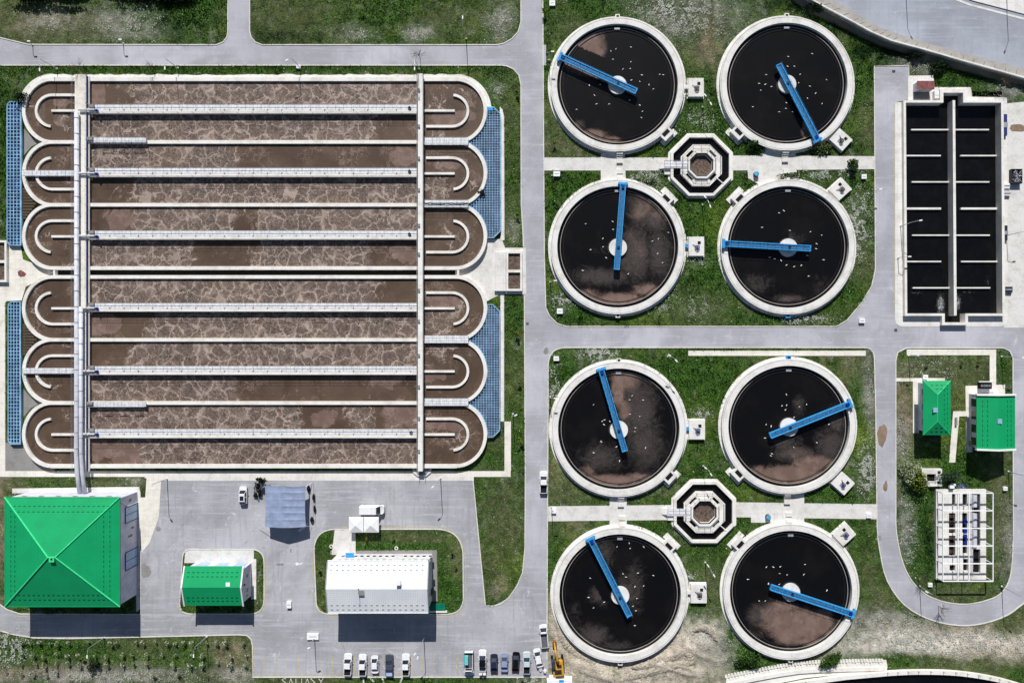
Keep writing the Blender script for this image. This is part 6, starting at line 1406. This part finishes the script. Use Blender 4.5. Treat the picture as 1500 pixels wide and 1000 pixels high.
# ================================================================ LAMP POSTS
def lamp_post(x, y, hp, arms, label, grp='slim street lamps'):
    root = thing('lamp_post', label, 'lamp post', (*P(x, y), 0), grp); bx, by = P(x, y)
    m = MB(); m.cyl(bx, by, 0, .25, .22, 10); m.build('base', M['pave'], root)
    m = MB(); m.tube([(bx, by, .2), (bx, by, hp)], .10, 8, .06); m.build('pole', M['steel'], root)
    for (dx, dy) in arms:
        m = MB(); m.tube([(bx, by, hp-.1), (bx+dx*.6, by+dy*.6, hp+.25), (bx+dx, by+dy, hp+.3)], .05, 6); a_ = m.build('arm', M['steel'], root)
        d = math.hypot(dx, dy); m = MB(); m.obox((bx+dx*(1+.3/d), by+dy*(1+.3/d), hp+.28), (.75, .28, .14), math.atan2(dy, dx)); m.build('lamp_head', M['white'], a_)
LP = [(84, 101, 6, [(0, -2.2)], 'lamp post above the top left curve of the basin'), (261, 100, 6, [(0, -2)], 'lamp post above the left part of the top channel'), (440, 100, 6, [(-.8, -.3)], 'lamp post above the middle of the top channel'), (614, 101, 6, [(0, -2)], 'lamp post above the top end of the right walkway'),
      (683, 57, 7.5, [(0, 1.5)], 'lamp post on the upper lawn above the top road'), (181, 64, 2.2, [(.3, 0)], 'short lamp post on the upper left lawn by the kerb'), (48, 66, 2.0, [(.3, 0)], 'short lamp post at the far left of the top kerb'),
      (153, 933, 6.5, [(0, -1.5)], 'left lamp post on the grass strip below the big green hall'), (303, 932, 6.5, [(0, -1.5)], 'right lamp post on the grass strip below the small green house'),
      (245, 701, 7, [(.4, -.6)], 'lamp post at the top left corner of the yard'), (645.5, 700, 7, [(-.6, -.5)], 'lamp post at the top right of the yard'), (461, 934, 6.3, [(.4, .2)], 'lamp post in the yard left of the office shadow'), (621, 934, 6.5, [(-.8, -.8), (-.3, -1.6)], 'lamp post in the yard at the right of the office shadow'),
      (751.5, 606, 7, [(.7, .3)], 'lamp post on the grass strip beside the lower right grating'), (1029, 157, 6, [(.5, -.9), (-.5, .6)], 'double headed lamp post between the two upper tanks'), (1029, 300, 6, [(.4, -1.2), (-.5, .5)], 'double headed lamp post below the upper octagon'),
      (978, 522, 7, [(.6, -.6), (-.5, .3)], 'double headed lamp post between the third row tanks and the cross road'), (1030, 682, 5.5, [(.5, -.8), (-.4, .3)], 'double headed lamp post above the lower octagon'), (1033, 823, 6, [(.6, -1), (-.5, .8)], 'double headed lamp post below the lower octagon'),
      (809, 257, 6, [(.7, 0)], 'lamp post at the left end of the upper concrete path'), (808, 742, 5.5, [(.5, .2)], 'lamp post at the left end of the lower concrete path'), (804, 88, 5, [(.6, 0)], 'lamp post left of the upper left tank rim'), (806, 413, 4, [(.9, 0)], 'lamp post left of the second row left tank rim'), (806, 581, 4, [(.9, 0)], 'lamp post left of the third row left tank rim'),
      (1319, 331, 6.5, [(1.2, .2)], 'lamp post leaning over the left wall of the black basin'), (1315, 378, 3, [(1, 0)], 'short lamp post beside the lower left wall of the black basin'), (1272, 284, 3, [(1.2, .4)], 'short lamp post on the white flowered grass by the narrow road'),
      (1474, 345, 5, [(1.2, .3)], 'lamp post in the right yard beside the black basin'), (1331, 521, 5.5, [(-.5, .2)], 'lamp post at the left end of the cream path near the loop road'), (1467, 522, 6, [(1.0, -.1)], 'lamp post at the top right of the loop island'), (1477, 690, 6, [(1, -.2)], 'lamp post at the right of the loop island below the larger green roof'),
      (1347, 858, 6, [(-1.2, .6)], 'lamp post inside the lower left bend of the loop road'), (1467, 858, 7.5, [(1.4, -.8)], 'lamp post inside the lower right bend of the loop road')]
for a in LP: lamp_post(*a)
lamp_post(1323, -6, 8, [(.8, -1.6)], 'tall highway lamp casting its shadow at the upper part of the highway', 'tall highway lamps'); lamp_post(1469, 4, 9, [(-.8, -2.0)], 'tall highway lamp at the top right pavement', 'tall highway lamps')

# ================================================================ VEGETATION
def leafcloud(n, rx, ry, rz, cz, pal, size, seed, hollow=.3, lumps=6):
    r = np.random.default_rng(seed)
    lc = r.uniform(-1, 1, (lumps, 3))*.55; li = r.integers(0, lumps, n)
    p = r.normal(size=(n, 3)); p /= np.linalg.norm(p, axis=1)[:, None]; p *= (hollow+(1-hollow)*r.random(n)**.5)[:, None]*r.uniform(.35, .6, lumps)[li][:, None]
    p = (p+lc[li])*np.array([rx, ry, rz]); p[:, 2] += cz; p[:, 2] = np.maximum(p[:, 2], .05)
    a = r.normal(size=(n, 3)); a /= np.linalg.norm(a, axis=1)[:, None]; b = np.cross(a, r.normal(size=(n, 3))); b /= np.linalg.norm(b, axis=1)[:, None]
    s = size*r.uniform(.6, 1.4, n)[:, None]; V = np.stack([p-a*s, p+b*s*.8, p+a*s, p-b*s*.8], 1).reshape(-1, 3)
    F = [(4*i, 4*i+1, 4*i+2, 4*i+3) for i in range(n)]
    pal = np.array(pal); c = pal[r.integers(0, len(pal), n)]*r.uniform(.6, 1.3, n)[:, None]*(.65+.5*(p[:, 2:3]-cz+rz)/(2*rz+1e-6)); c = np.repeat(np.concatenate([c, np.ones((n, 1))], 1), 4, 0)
    return V, F, c
def plant(name, label, cat, grp, n, rx, ry, rz, cz, pal, size, seed, trunk=None):
    root = thing(name, label, cat, (0, 0, 0), grp)
    if trunk:
        m = MB(); m.tube([(0, 0, 0), (.03, .02, cz*.6), (0, 0, cz)], trunk, 6, trunk*.4)
        r_ = random.Random(seed)
        for q in range(4 if n else 16): a = r_.uniform(0, 6.28); k = 1 if n else 1; m.tube([(0, 0, cz*r_.uniform(.4, .8)), (math.cos(a)*rx*.6, math.sin(a)*ry*.6, cz+rz*r_.uniform(-.1, .5))], trunk*.45, 4, trunk*.15)
        if not n:
            for q in range(30): a = r_.uniform(0, 6.28); d = r_.uniform(.3, .7); m.tube([(math.cos(a)*rx*d*.6, math.sin(a)*ry*d*.6, cz*r_.uniform(.7, 1)), (math.cos(a+.4)*rx, math.sin(a+.4)*ry, cz+rz*r_.uniform(-.1, .6))], .025, 3, .01)
        m.build('trunk', M['bark'], root)
    if n:
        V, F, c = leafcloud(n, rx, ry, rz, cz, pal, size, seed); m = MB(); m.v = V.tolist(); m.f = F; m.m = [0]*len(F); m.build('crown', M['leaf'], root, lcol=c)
    return root
BLOSS = [(.55, .58, .42), (.42, .46, .30), (.68, .68, .55), (.18, .24, .09)]; YEL = [(.20, .26, .02), (.13, .20, .02), (.28, .32, .04), (.06, .12, .02)]; GRN = [(.03, .085, .015), (.05, .12, .02), (.02, .05, .01), (.08, .15, .03)]; DRK = [(.008, .018, .008), (.012, .024, .012), (.004, .010, .005)]
# blossoming saplings in the bottom left strip
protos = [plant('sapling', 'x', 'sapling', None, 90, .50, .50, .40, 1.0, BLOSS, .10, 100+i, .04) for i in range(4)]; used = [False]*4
rows = [(938, [4, 20, 34, 47, 60, 74, 87, 103, 132, 165, 174, 201, 214, 229, 247, 259, 272, 286, 304, 318, 332, 358]), (956, [35, 53, 69, 86, 102, 119, 141, 160, 182, 197, 219, 241, 260, 283, 301, 340, 362]), (968.5, [33, 54, 69, 86, 102, 120, 159, 181, 197, 218, 258, 279, 299, 320, 338, 362]), (981.5, [12, 33, 53, 69, 84, 137, 228, 262])]
rn = ['topmost row beside the kerb', 'second row down', 'third row down', 'lowest row']; r_ = random.Random(12)
for ri, (y, xs_) in enumerate(rows):
    for x in xs_:
        q = r_.randrange(4); sc_ = r_.uniform(.8, 1.4)
        o = place(protos[q], used[q], (*P(x+r_.uniform(-1.5, 1.5), y+r_.uniform(-1.5, 1.5)), 0), r_.uniform(0, 6), 'pale blossoming sapling in the bottom left strip, '+rn[ri], 'blossoming saplings of the '+rn[ri], sc_); used[q] = True
pr = plant('sapling', 'x', 'sapling', None, 130, .6, .6, .5, 1.3, YEL, .13, 200, .05); us = False
for (x, y, s_, lab) in ((757, 136, 1, 'on the grass strip beside the top right loop'), (757.5, 315, 1, 'on the grass strip beside the third loop'), (757, 488, 1.3, 'on the grass strip just below the sludge pit'), (761.5, 560.5, .9, 'upper of two on the grass strip by the lower grating'), (763.5, 647, 1.0, 'lower of two on the grass strip by the lower grating'),
                 (577, 785, .9, 'on the lawn above the office, right of the canopies'), (662, 805, .9, 'at the right end of the office lawn'), (468, 830, 1, 'at the left end of the office lawn'), (537, 787, .8, 'in the shadow of the white canopies'), (1356, 531, 1, 'left one in the loop island lawn'), (1407, 531, .8, 'middle one in the loop island lawn'), (1431, 530, .8, 'right one in the loop island lawn'),
                 (798, 20, 1.2, 'at the top of the main road kerb'), (1041, 131, .8, 'right of the upper left valve chamber'), (812, 211, .9, 'on the grass at the lower left of the upper left tank'), (124, 962, .9, 'beside the dark bush in the bottom left strip'), (765, 993, .7, 'below the silver white pickup'), (668, 828, .7, 'right of the office wall')):
    place(pr, us, (*P(x, y), 0), x, 'small yellow green sapling '+lab, 'yellow green saplings', s_); us = True
def shrub(x, y, rx, ry, rz, pal, n, lab, size=.16, name='shrub', grp=None, trunk=None, cz=None):
    o = plant(name, lab, name.replace('_', ' '), grp, n, rx, ry, rz, cz if cz else rz*.8, pal, size, int(x*7+y), trunk); o.location = (*P(x, y, rz*.5), 0); return o
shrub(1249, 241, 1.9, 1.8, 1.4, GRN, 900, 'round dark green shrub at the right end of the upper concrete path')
shrub(1343, 706, 3.4, 3.2, 2.2, YEL+GRN[:1], 2200, 'big yellow green bush left of the dark hatched chamber', .17)
shrub(1331, 692, 2.6, 3.4, 2.0, BLOSS+YEL[:2], 1500, 'bush with white blossom behind the yellow green bush', .14)
shrub(1387, 698, 2.8, 2.6, 1.6, [(.05, .09, .05), (.03, .07, .03)], 1200, 'blue green bush right of the dark hatched chamber', .14)
shrub(138, 971, 1.5, 2.0, 1.4, DRK+GRN[:1], 700, 'dark bush in the bottom left strip below the lamp post', .13)
shrub(30, 144, 2.6, 1.5, 1.5, DRK+GRN[:1], 700, 'dark shrub at the top corner of the upper left grating')
shrub(1118, 192, 0.1, .1, .1, GRN, 4, 'x') if False else None
shrub(1200, 219, 4.6, 1.6, 1.2, YEL[1:]+GRN[:2]+BLOSS[:1], 1500, 'leafy hedge mound above the right part of the upper concrete path', .15, 'hedge')
shrub(1106, 214, 3.2, 2.4, 1.2, GRN, 1200, 'dense green shrub mound at the lower left rim of the upper right tank', .16, 'hedge')
shrub(1154, 255, 3.3, 1.4, .9, GRN+BLOSS[:1], 800, 'low clipped hedge patch above the second row right tank', .14, 'hedge')
shrub(950, 261, 3.5, 1.0, .7, BLOSS+GRN[:1], 700, 'white flowering shrub patch above the second row left tank', .12, 'hedge')
shrub(1218, 968, 4.0, 1.8, 1.3, [(.07, .15, .01), (.05, .12, .01), (.03, .07, .01)], 1400, 'bright green hedge mound at the lower right of the lowest right tank', .16, 'hedge').rotation_euler = (0, 0, .6)
shrub(1095, 966, 3.6, 2.4, 1.3, GRN, 1300, 'dark green shrub mound at the lower left of the lowest right tank', .17, 'hedge')
shrub(385, 702, 1.9, 1.0, 1.3, DRK, 260, 'dark leaved young tree at the top left corner of the tent', .20, 'young_tree', None, .07, 1.8)
shrub(378, 714, 1.0, 1.6, .9, DRK, 130, 'dark leaved small tree left of the tent corner', .20, 'young_tree', None, .06, 1.3)
shrub(1340, 81, 2.6, 1.2, 1.2, DRK+GRN[:1], 500, 'dark shrub below the highway parapet', .16)
shrub(1376, 99, 3.0, 1.4, 1.3, DRK+GRN[:2], 600, 'dark shrub above the head of the black basin', .16)
shrub(1190, 14, 3, 1.6, 1.4, DRK+GRN[:1], 600, 'dark shrub beside the top end of the highway verge', .16)
for (x, y, r, lab) in ((614, 82, 2.0, 'bare twiggy tree on the top road kerb above the right walkway'), (117, 100, 2.2, 'pale bare tree above the top left corner of the basin'), (221, 100, 1.4, 'small pale bare tree above the top channel'), (1379, 890, 1.8, 'bare twiggy tree at the bottom of the loop road'), (1471, 118, 2.0, 'pale bare tree below the right end of the highway'), (1349, 846, 1.2, 'small bare tree inside the loop road bend')):
    o = plant('bare_tree', lab, 'tree', 'bare twiggy trees', 0, r, r, 1.2, 2.8, BLOSS, .1, int(x), .07); o.location = (*P(x, y, 1.5), 0)
# left row: dark leaves added in place of a building shadow; right row: hedge
for (x, y, rx, rz, lab) in ((60, -3, 12.5, 1.6, 'long dark foliage in place of a building shadow along the top left edge'), (215, -4, 14, 1.3, 'long dark hedge along the top edge left of the branch road')):
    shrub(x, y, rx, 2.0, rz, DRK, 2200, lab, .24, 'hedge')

# meadow growth: grass blades and weeds nobody could count
N = 900000
r = np.random.default_rng(99); X = r.uniform(-12, 1512, N); Y = r.uniform(-12, 1012, N); ok = np.ones(N, bool)
for e in EXCL:
    if e[0] == 'a':
        xs_ = [p[0] for p in e[1]]; ys_ = [p[1] for p in e[1]]; bb = (X > min(xs_)) & (X < max(xs_)) & (Y > min(ys_)) & (Y < max(ys_)); idx = np.nonzero(bb)[0]
        if len(idx): ok[idx[inpoly(X[idx], Y[idx], e[1])]] = False
    elif e[0] == 's':
        xs_ = [p[0] for p in e[1]]; ys_ = [p[1] for p in e[1]]; bb = (X > min(xs_)) & (X < max(xs_)) & (Y > min(ys_)) & (Y < max(ys_)); idx = np.nonzero(bb)[0]; ok[idx[inpoly(X[idx], Y[idx], e[1])]] = True
for e in EXCL:
    if e[0] == 'c': ok &= ((X-e[1])**2+(Y-e[2])**2) > e[3]**2
for e in EXCL:   # buildings and tanks that stand inside the islands
    if e[0] == 'a' and any(s[0] == 's' and inpoly(np.array([np.mean([p[0] for p in e[1]])]), np.array([np.mean([p[1] for p in e[1]])]), s[1])[0] for s in EXCL):
        xs_ = [p[0] for p in e[1]]; ys_ = [p[1] for p in e[1]]
        if max(xs_)-min(xs_) > 260: continue
        bb = (X > min(xs_)) & (X < max(xs_)) & (Y > min(ys_)) & (Y < max(ys_)); idx = np.nonzero(bb)[0]
        if len(idx): ok[idx[inpoly(X[idx], Y[idx], e[1])]] = False
X, Y = X[ok], Y[ok]; base = gcolor(X, Y); lum = base.mean(1); green = base[:, 1]/(base[:, 0]+1e-4)
clump = vnoise(X, Y, 3.5, 301, 3); dens = np.clip(.15+1.1*clump*(green > 1.15)+.35*clump, 0, 1); keep = r.random(len(X)) < dens
X, Y, base, green, clump = X[keep], Y[keep], base[keep], green[keep], clump[keep]; n = len(X); print('tufts', n)
lushn = np.clip((green-1.1)/1.2, 0, 1); hgt = (.07+.26*lushn*clump*2)*r.uniform(.5, 1.4, n); wd = r.uniform(.04, .13, n)*(.8+.6*lushn)
th = r.uniform(0, 2*pi, n); wx = (X-750)*S; wy = (500-Y)*S; lean = r.uniform(.05, .32, n); t2 = r.uniform(0, 2*pi, n)
dx, dy = np.cos(th)*wd, np.sin(th)*wd
V = np.stack([np.stack([wx-dx, wy-dy, np.full(n, 0.0)], 1), np.stack([wx+dx, wy+dy, np.full(n, .0)], 1), np.stack([wx+np.cos(t2)*lean, wy+np.sin(t2)*lean, hgt], 1)], 1).reshape(-1, 3)
mult = r.uniform(.55, 1.7, n)[:, None]; cc = base*mult
fl = r.random(n) < np.clip(.012+1.0*np.clip((base[:, 0]-.12)/.2, 0, 1)*.45*(clump > .5), 0, 1); cc[fl] = np.array([.75, .75, .66])*r.uniform(.6, 1.1, (fl.sum(), 1))
dk_ = r.random(n) < .18; cc[dk_ & ~fl] *= .35
cc = np.repeat(np.concatenate([cc, np.ones((n, 1))], 1), 3, 0)
# patches of white flowers and dark weeds among the grass
FLW = [b for b in BLOBS if b[4] == 'flower']+[(b[0], b[1], b[2], b[3], 'flower', b[5]*.3) for b in BLOBS if b[4] in ('grey', 'gravel', 'white')]
fx, fy, fw = [], [], []
for b in FLW:
    k = int(b[2]*b[3]*9*b[5]); fx.append(r.normal(b[0], b[2]*.55, k)); fy.append(r.normal(b[1], b[3]*.55, k))
fx, fy = np.concatenate(fx), np.concatenate(fy); okf = (vnoise(fx, fy, 5, 701, 4) > .53)
for e in EXCL:
    if e[0] == 'a': okf &= ~inpoly(fx, fy, e[1]) | np.array([False]) if not any(s_[0] == 's' and s_[1] is not None and inpoly(np.array([np.mean([p[0] for p in s_[1]])]), np.array([np.mean([p[1] for p in s_[1]])]), e[1])[0] for s_ in EXCL) else True
    if e[0] == 'c': okf &= ((fx-e[1])**2+(fy-e[2])**2) > e[3]**2
inroad = inpoly(fx, fy, loop_out) & ~inpoly(fx, fy, island_r); okf &= ~inroad
fx, fy = fx[okf], fy[okf]; k = len(fx); print('flowers', k)
sz = r.uniform(.05, .13, k); fz = r.uniform(.12, .34, k); X3, Y3 = (fx-750)*S, (500-fy)*S; a3 = r.uniform(0, 6.28, k)
tri = np.stack([np.stack([X3+np.cos(a3+q)*sz, Y3+np.sin(a3+q)*sz, fz+r.uniform(-.03, .03, k)], 1) for q in (0, 2.1, 4.2)], 1).reshape(-1, 3)
fc = np.array([.80, .80, .72])*r.uniform(.6, 1.1, (k, 1)); fc = np.repeat(np.concatenate([fc, np.ones((k, 1))], 1), 3, 0)
V = np.concatenate([V, tri]); cc = np.concatenate([cc, fc]); n += k
me = bpy.data.meshes.new('meadow_grass'); me.vertices.add(3*n); me.vertices.foreach_set('co', V.ravel()); me.loops.add(3*n); me.loops.foreach_set('vertex_index', np.arange(3*n)); me.polygons.add(n); me.polygons.foreach_set('loop_start', np.arange(0, 3*n, 3)); me.polygons.foreach_set('loop_total', np.full(n, 3))
a = me.color_attributes.new('lcol', 'FLOAT_COLOR', 'POINT'); a.data.foreach_set('color', cc.astype(np.float32).ravel()); me.materials.append(M['leaf']); me.update(calc_edges=True)
o = bpy.data.objects.new('meadow_grass', me); col.objects.link(o); tag(o, 'rough green grass and weeds growing over the plots between tanks and roads', 'grass', kind='stuff')

# ================================================================ GULLS ON THE TANKS
def gull_mesh():
    m = MB(); prof = [(-.30, .01, .10), (-.22, .05, .11), (-.08, .10, .11), (.06, .105, .12), (.15, .07, .15), (.20, .055, .20), (.25, .058, .23), (.30, .03, .22), (.36, .006, .20)]; n_ = 8; V = []
    for (y, r0, z) in prof:
        for k in range(n_): t = 2*pi*k/n_; V.append((r0*math.cos(t), y, z+r0*.85*math.sin(t)))
    m.add(V, [(i*n_+k, i*n_+(k+1) % n_, (i+1)*n_+(k+1) % n_, (i+1)*n_+k) for i in range(len(prof)-1) for k in range(n_)]+[tuple(range(n_)), tuple(range(len(V)-n_, len(V)))])
    for s_ in (-1, 1): m.add([(s_*.05, .12, .19), (s_*.13, .05, .16), (s_*.12, -.18, .14), (s_*.02, -.38, .13), (s_*.03, -.1, .22)], [(0, 1, 4), (1, 2, 4), (2, 3, 4), (3, 0, 4)])
    return m
gp = gull_mesh().build('gull', M['gull']); gused = False
GU = [((780, 0, 4.167), [(510, 300), (478, 313), (600, 290), (492, 364), (601, 379), (597, 421), (552, 424), (668, 460), (777, 456), (798, 459), (604, 491), (655, 499), (711, 519), (347, 523), (412, 519), (378, 583), (391, 636), (468, 637), (593, 613), (655, 644), (671, 681), (665, 720), (270, 670), (738, 545)]),
      ((1040, 0, 3.257), [(487, 258), (372, 272), (370, 318), (402, 318), (268, 358), (430, 356), (556, 382), (234, 400), (264, 404), (242, 432), (293, 415), (423, 396), (476, 413), (504, 446), (465, 470), (534, 496), (204, 511), (364, 492), (362, 519), (395, 535), (330, 535)]),
      ((780, 220, 4.167), [(325, 450), (490, 437), (492, 484), (430, 539), (431, 590), (355, 608), (450, 657), (307, 735), (829, 503), (769, 541), (732, 556), (764, 631), (794, 687), (585, 755)]),
      ((1100, 220, 3.745), [(154, 345), (180, 333), (61, 424), (213, 441), (326, 448), (388, 466), (360, 514), (357, 541), (310, 578), (398, 602), (129, 596), (165, 606), (195, 630), (237, 639), (276, 632), (316, 691), (102, 588)]),
      ((780, 480, 4.167), [(373, 468), (426, 569), (437, 590), (472, 571), (440, 562), (592, 439), (675, 441), (609, 414), (596, 527), (655, 540), (628, 610), (624, 632), (513, 725), (374, 762), (531, 812), (690, 731), (421, 697), (418, 690)]),
      ((1100, 480, 3.745), [(194, 366), (170, 427), (189, 449), (195, 425), (305, 420), (266, 432), (110, 540), (83, 530), (77, 604), (234, 655), (361, 629), (427, 529), (115, 690), (109, 701), (236, 490)]),
      ((780, 700, 3.333), [(413, 334), (472, 316), (477, 342), (543, 335), (282, 487), (274, 581), (298, 632), (350, 604), (442, 466), (457, 482), (515, 462), (590, 474), (543, 525), (500, 529), (510, 586), (491, 624), (505, 646), (500, 718)]),
      ((1100, 700, 3.333), [(109, 433), (143, 431), (264, 420), (140, 464), (176, 471), (258, 469), (86, 514), (138, 517), (370, 547), (70, 598), (-15, 493), (85, 513), (40, 598), (75, 433)])]
r_ = random.Random(8)
for ti, ((ox, oy, f), pts) in enumerate(GU):
    wd = TK[ti][5]
    for (a, b) in pts:
        o = gp if not gused else gp.copy()
        if gused: col.objects.link(o)
        gused = True; o.location = (*P(ox+a/f, oy+b/f, CWL), CWL-.02); o.rotation_euler = (0, 0, r_.uniform(-2.2, -.6) if r_.random() < .7 else r_.uniform(0, 6)); o.scale = (r_.uniform(.62, .9),)*3
        tag(o, 'white gull floating on the water of the '+wd+' round tank', 'gull', 'gulls on the '+wd+' round tank')

# ================================================================ MARKS ON THE GROUND
mk = MB(); rr = random.Random(1)
for q in range(5):
    bx = 405.5+q*2.1; mk.ribbon(pp([(bx, 824.8), (bx+.4, 827.6)]), .1, .05, .056); mk.ribbon(pp([(bx, 824.8), (bx+1.3, 825.6), (bx+.3, 826.4), (bx+1.4, 827.5)]), .09, .0565, .0585)
struct('purple_marking', mk, plain('purple spray paint', (92, 78, 140), .9))
mk = MB(); mk.prism(pp([(432.5, 824.5), (435, 822.8), (437.5, 824), (437, 827.5), (434, 827.5)]), .05, .056); mk.ribbon(pp([(438, 824.5), (440, 826), (443, 823.5)]), .25, .0565, .0585); struct('white_marking', mk, M['white'])
mk = MB(); mk.ribbon(pp(arcpts(427, 806, 1.6, 2, 60, 300, 8)), .1, .05, .056); struct('dark_marking', mk, M['darksteel'])
# letters laid out in pale stones on the grass, cut by the lower edge
def strokes(mb, x, y, w, h, ch):
    G = {'S': [(1, .05), (.5, 0), (0, .2), (.5, .5), (1, .8), (.5, 1), (0, .95)], 'A': [(0, 1), (.5, 0), (1, 1)], 'T': [(0, 0), (1, 0), (.5, 0), (.5, 1)], 'I': [(.5, 0), (.5, 1)], 'L': [(.1, 0), (.1, 1), (.9, 1)], 'K': [(0, 0), (0, 1), (0, .5), (1, 0), (0, .5), (1, 1)], 'Y': [(0, 0), (.5, .5), (1, 0), (.5, .5), (.5, 1)], 'V': [(0, 0), (.5, 1), (1, 0)]}
    pts = G[ch]; 
    for a, b in zip(pts, pts[1:]): mb.ribbon(pp([(x+a[0]*w, y+a[1]*h), (x+b[0]*w, y+b[1]*h)]), .13, .0, .08+random.random()*.03)
for (x, ch, y) in ((413, 'S', 993), (423, 'A', 993), (433, 'L', 993), (441, 'I', 993), (447, 'A', 993), (455, 'S', 991.5), (467, 'Y', 993)):
    mb = MB(); strokes(mb, x, y, 6.5 if ch != 'I' else 2, 9, ch); o = mb.build('stone_letter', M['slab']); tag(o, 'pale stone letter %s laid on the grass below the empty parking bays, at %d of seven' % (ch, [413, 423, 433, 441, 447, 455, 467].index(x)+1), 'letter', 'stone letters on the grass')
    ords = ['leftmost', 'second', 'third', 'fourth', 'fifth', 'sixth', 'last']; o['label'] = '%s pale stone letter in the row on the grass, shaped like %s' % (ords[[413, 423, 433, 441, 447, 455, 467].index(x)], 'a bare stroke' if ch == 'I' else 'letter '+ch)
for (x1, x2, y2) in ((532, 533, 1001), (540, 548, 998), (559, 563, 1000), (590, 585, 1002)):
    mk = MB(); mk.ribbon(pp([(x1, 990), (x2, y2)]), .35, .0, .06); struct('path', mk, M['slab'])

soilm = plain('turned dry soil', (188, 178, 160), .95, 0, .3, 3)
for k, (pts, w_) in enumerate((([(925, 977), (945, 974), (965, 968), (985, 961), (1005, 954)], .42), ([(905, 996), (925, 990), (960, 981), (990, 973), (1009, 969)], .40), ([(862, 980), (876, 990), (890, 996), (908, 998)], .32), ([(812, 905), (822, 930), (834, 949), (850, 962), (878, 972)], .36), ([(990, 955), (1006, 955), (1012, 966), (1004, 976)], .36), ([(1015, 922), (1030, 918), (1045, 926), (1050, 938)], .3))):
    r2 = random.Random(k); q = [P(x+r2.uniform(-.8, .8), y+r2.uniform(-.8, .8)) for x, y in smoothline(pts, 9)]; mb = MB(); m_ = len(q); V = []; L_ = 7
    for i, (x, y) in enumerate(q):
        a_, b_ = q[max(0, i-1)], q[min(m_-1, i+1)]; dx, dy = b_[0]-a_[0], b_[1]-a_[1]; d_ = math.hypot(dx, dy) or 1; tp = math.sin(pi*(i+.5)/m_)**.5; hh = w_*tp*r2.uniform(.7, 1.3)
        for j in range(L_): u_ = j/(L_-1)*2-1; V.append((x-dy/d_*u_*1.5*w_*2*tp, y+dx/d_*u_*1.5*w_*2*tp, hh*(1-u_*u_)*r2.uniform(.75, 1.15)-.03+.35*(1 if pts[0][0] > 860 else 0)))
    mb.add(V, [(i*L_+j, (i+1)*L_+j, (i+1)*L_+j+1, i*L_+j+1) for i in range(m_-1) for j in range(L_-1)]); struct('soil_bank', mb, soilm)
# ================================================================ CAMERA, SUN, SKY
sc = bpy.context.scene
cam = bpy.data.cameras.new('camera'); co = bpy.data.objects.new('camera', cam); col.objects.link(co); sc.camera = co
co.location = ((NX-750)*S, 0, H); cam.sensor_width = 36; cam.lens = 36*H/250; cam.shift_x = -(NX-750)/1500; cam.clip_end = 60000; cam.clip_start = 1
SE, SAZ = math.radians(37.6), math.radians(-3)     # the sun stands over the top edge of the picture
d = Vector((math.sin(SAZ)*math.cos(SE), math.cos(SAZ)*math.cos(SE), math.sin(SE)))
sl = bpy.data.lights.new('sun', 'SUN'); sl.energy = SUN_E; sl.angle = math.radians(.5); sl.color = (1, .98, .95); so = bpy.data.objects.new('sun', sl); col.objects.link(so)
so.rotation_euler = d.to_track_quat('Z', 'Y').to_euler(); so.location = (0, 60, 120)
w = bpy.data.worlds.new('World'); sc.world = w; w.use_nodes = True; nt = w.node_tree; bg = nt.nodes['Background']; sky = nt.nodes.new('ShaderNodeTexSky'); sky.sky_type = 'NISHITA'; sky.sun_disc = False
sky.sun_elevation = SE; sky.sun_rotation = math.radians(-3) % (2*pi); sky.air_density = 1.0; sky.dust_density = .6; nt.links.new(sky.outputs[0], bg.inputs[0]); bg.inputs[1].default_value = SKY_E
sc.view_settings.view_transform = 'Standard'; sc.view_settings.look = 'None'; sc.view_settings.exposure = 0
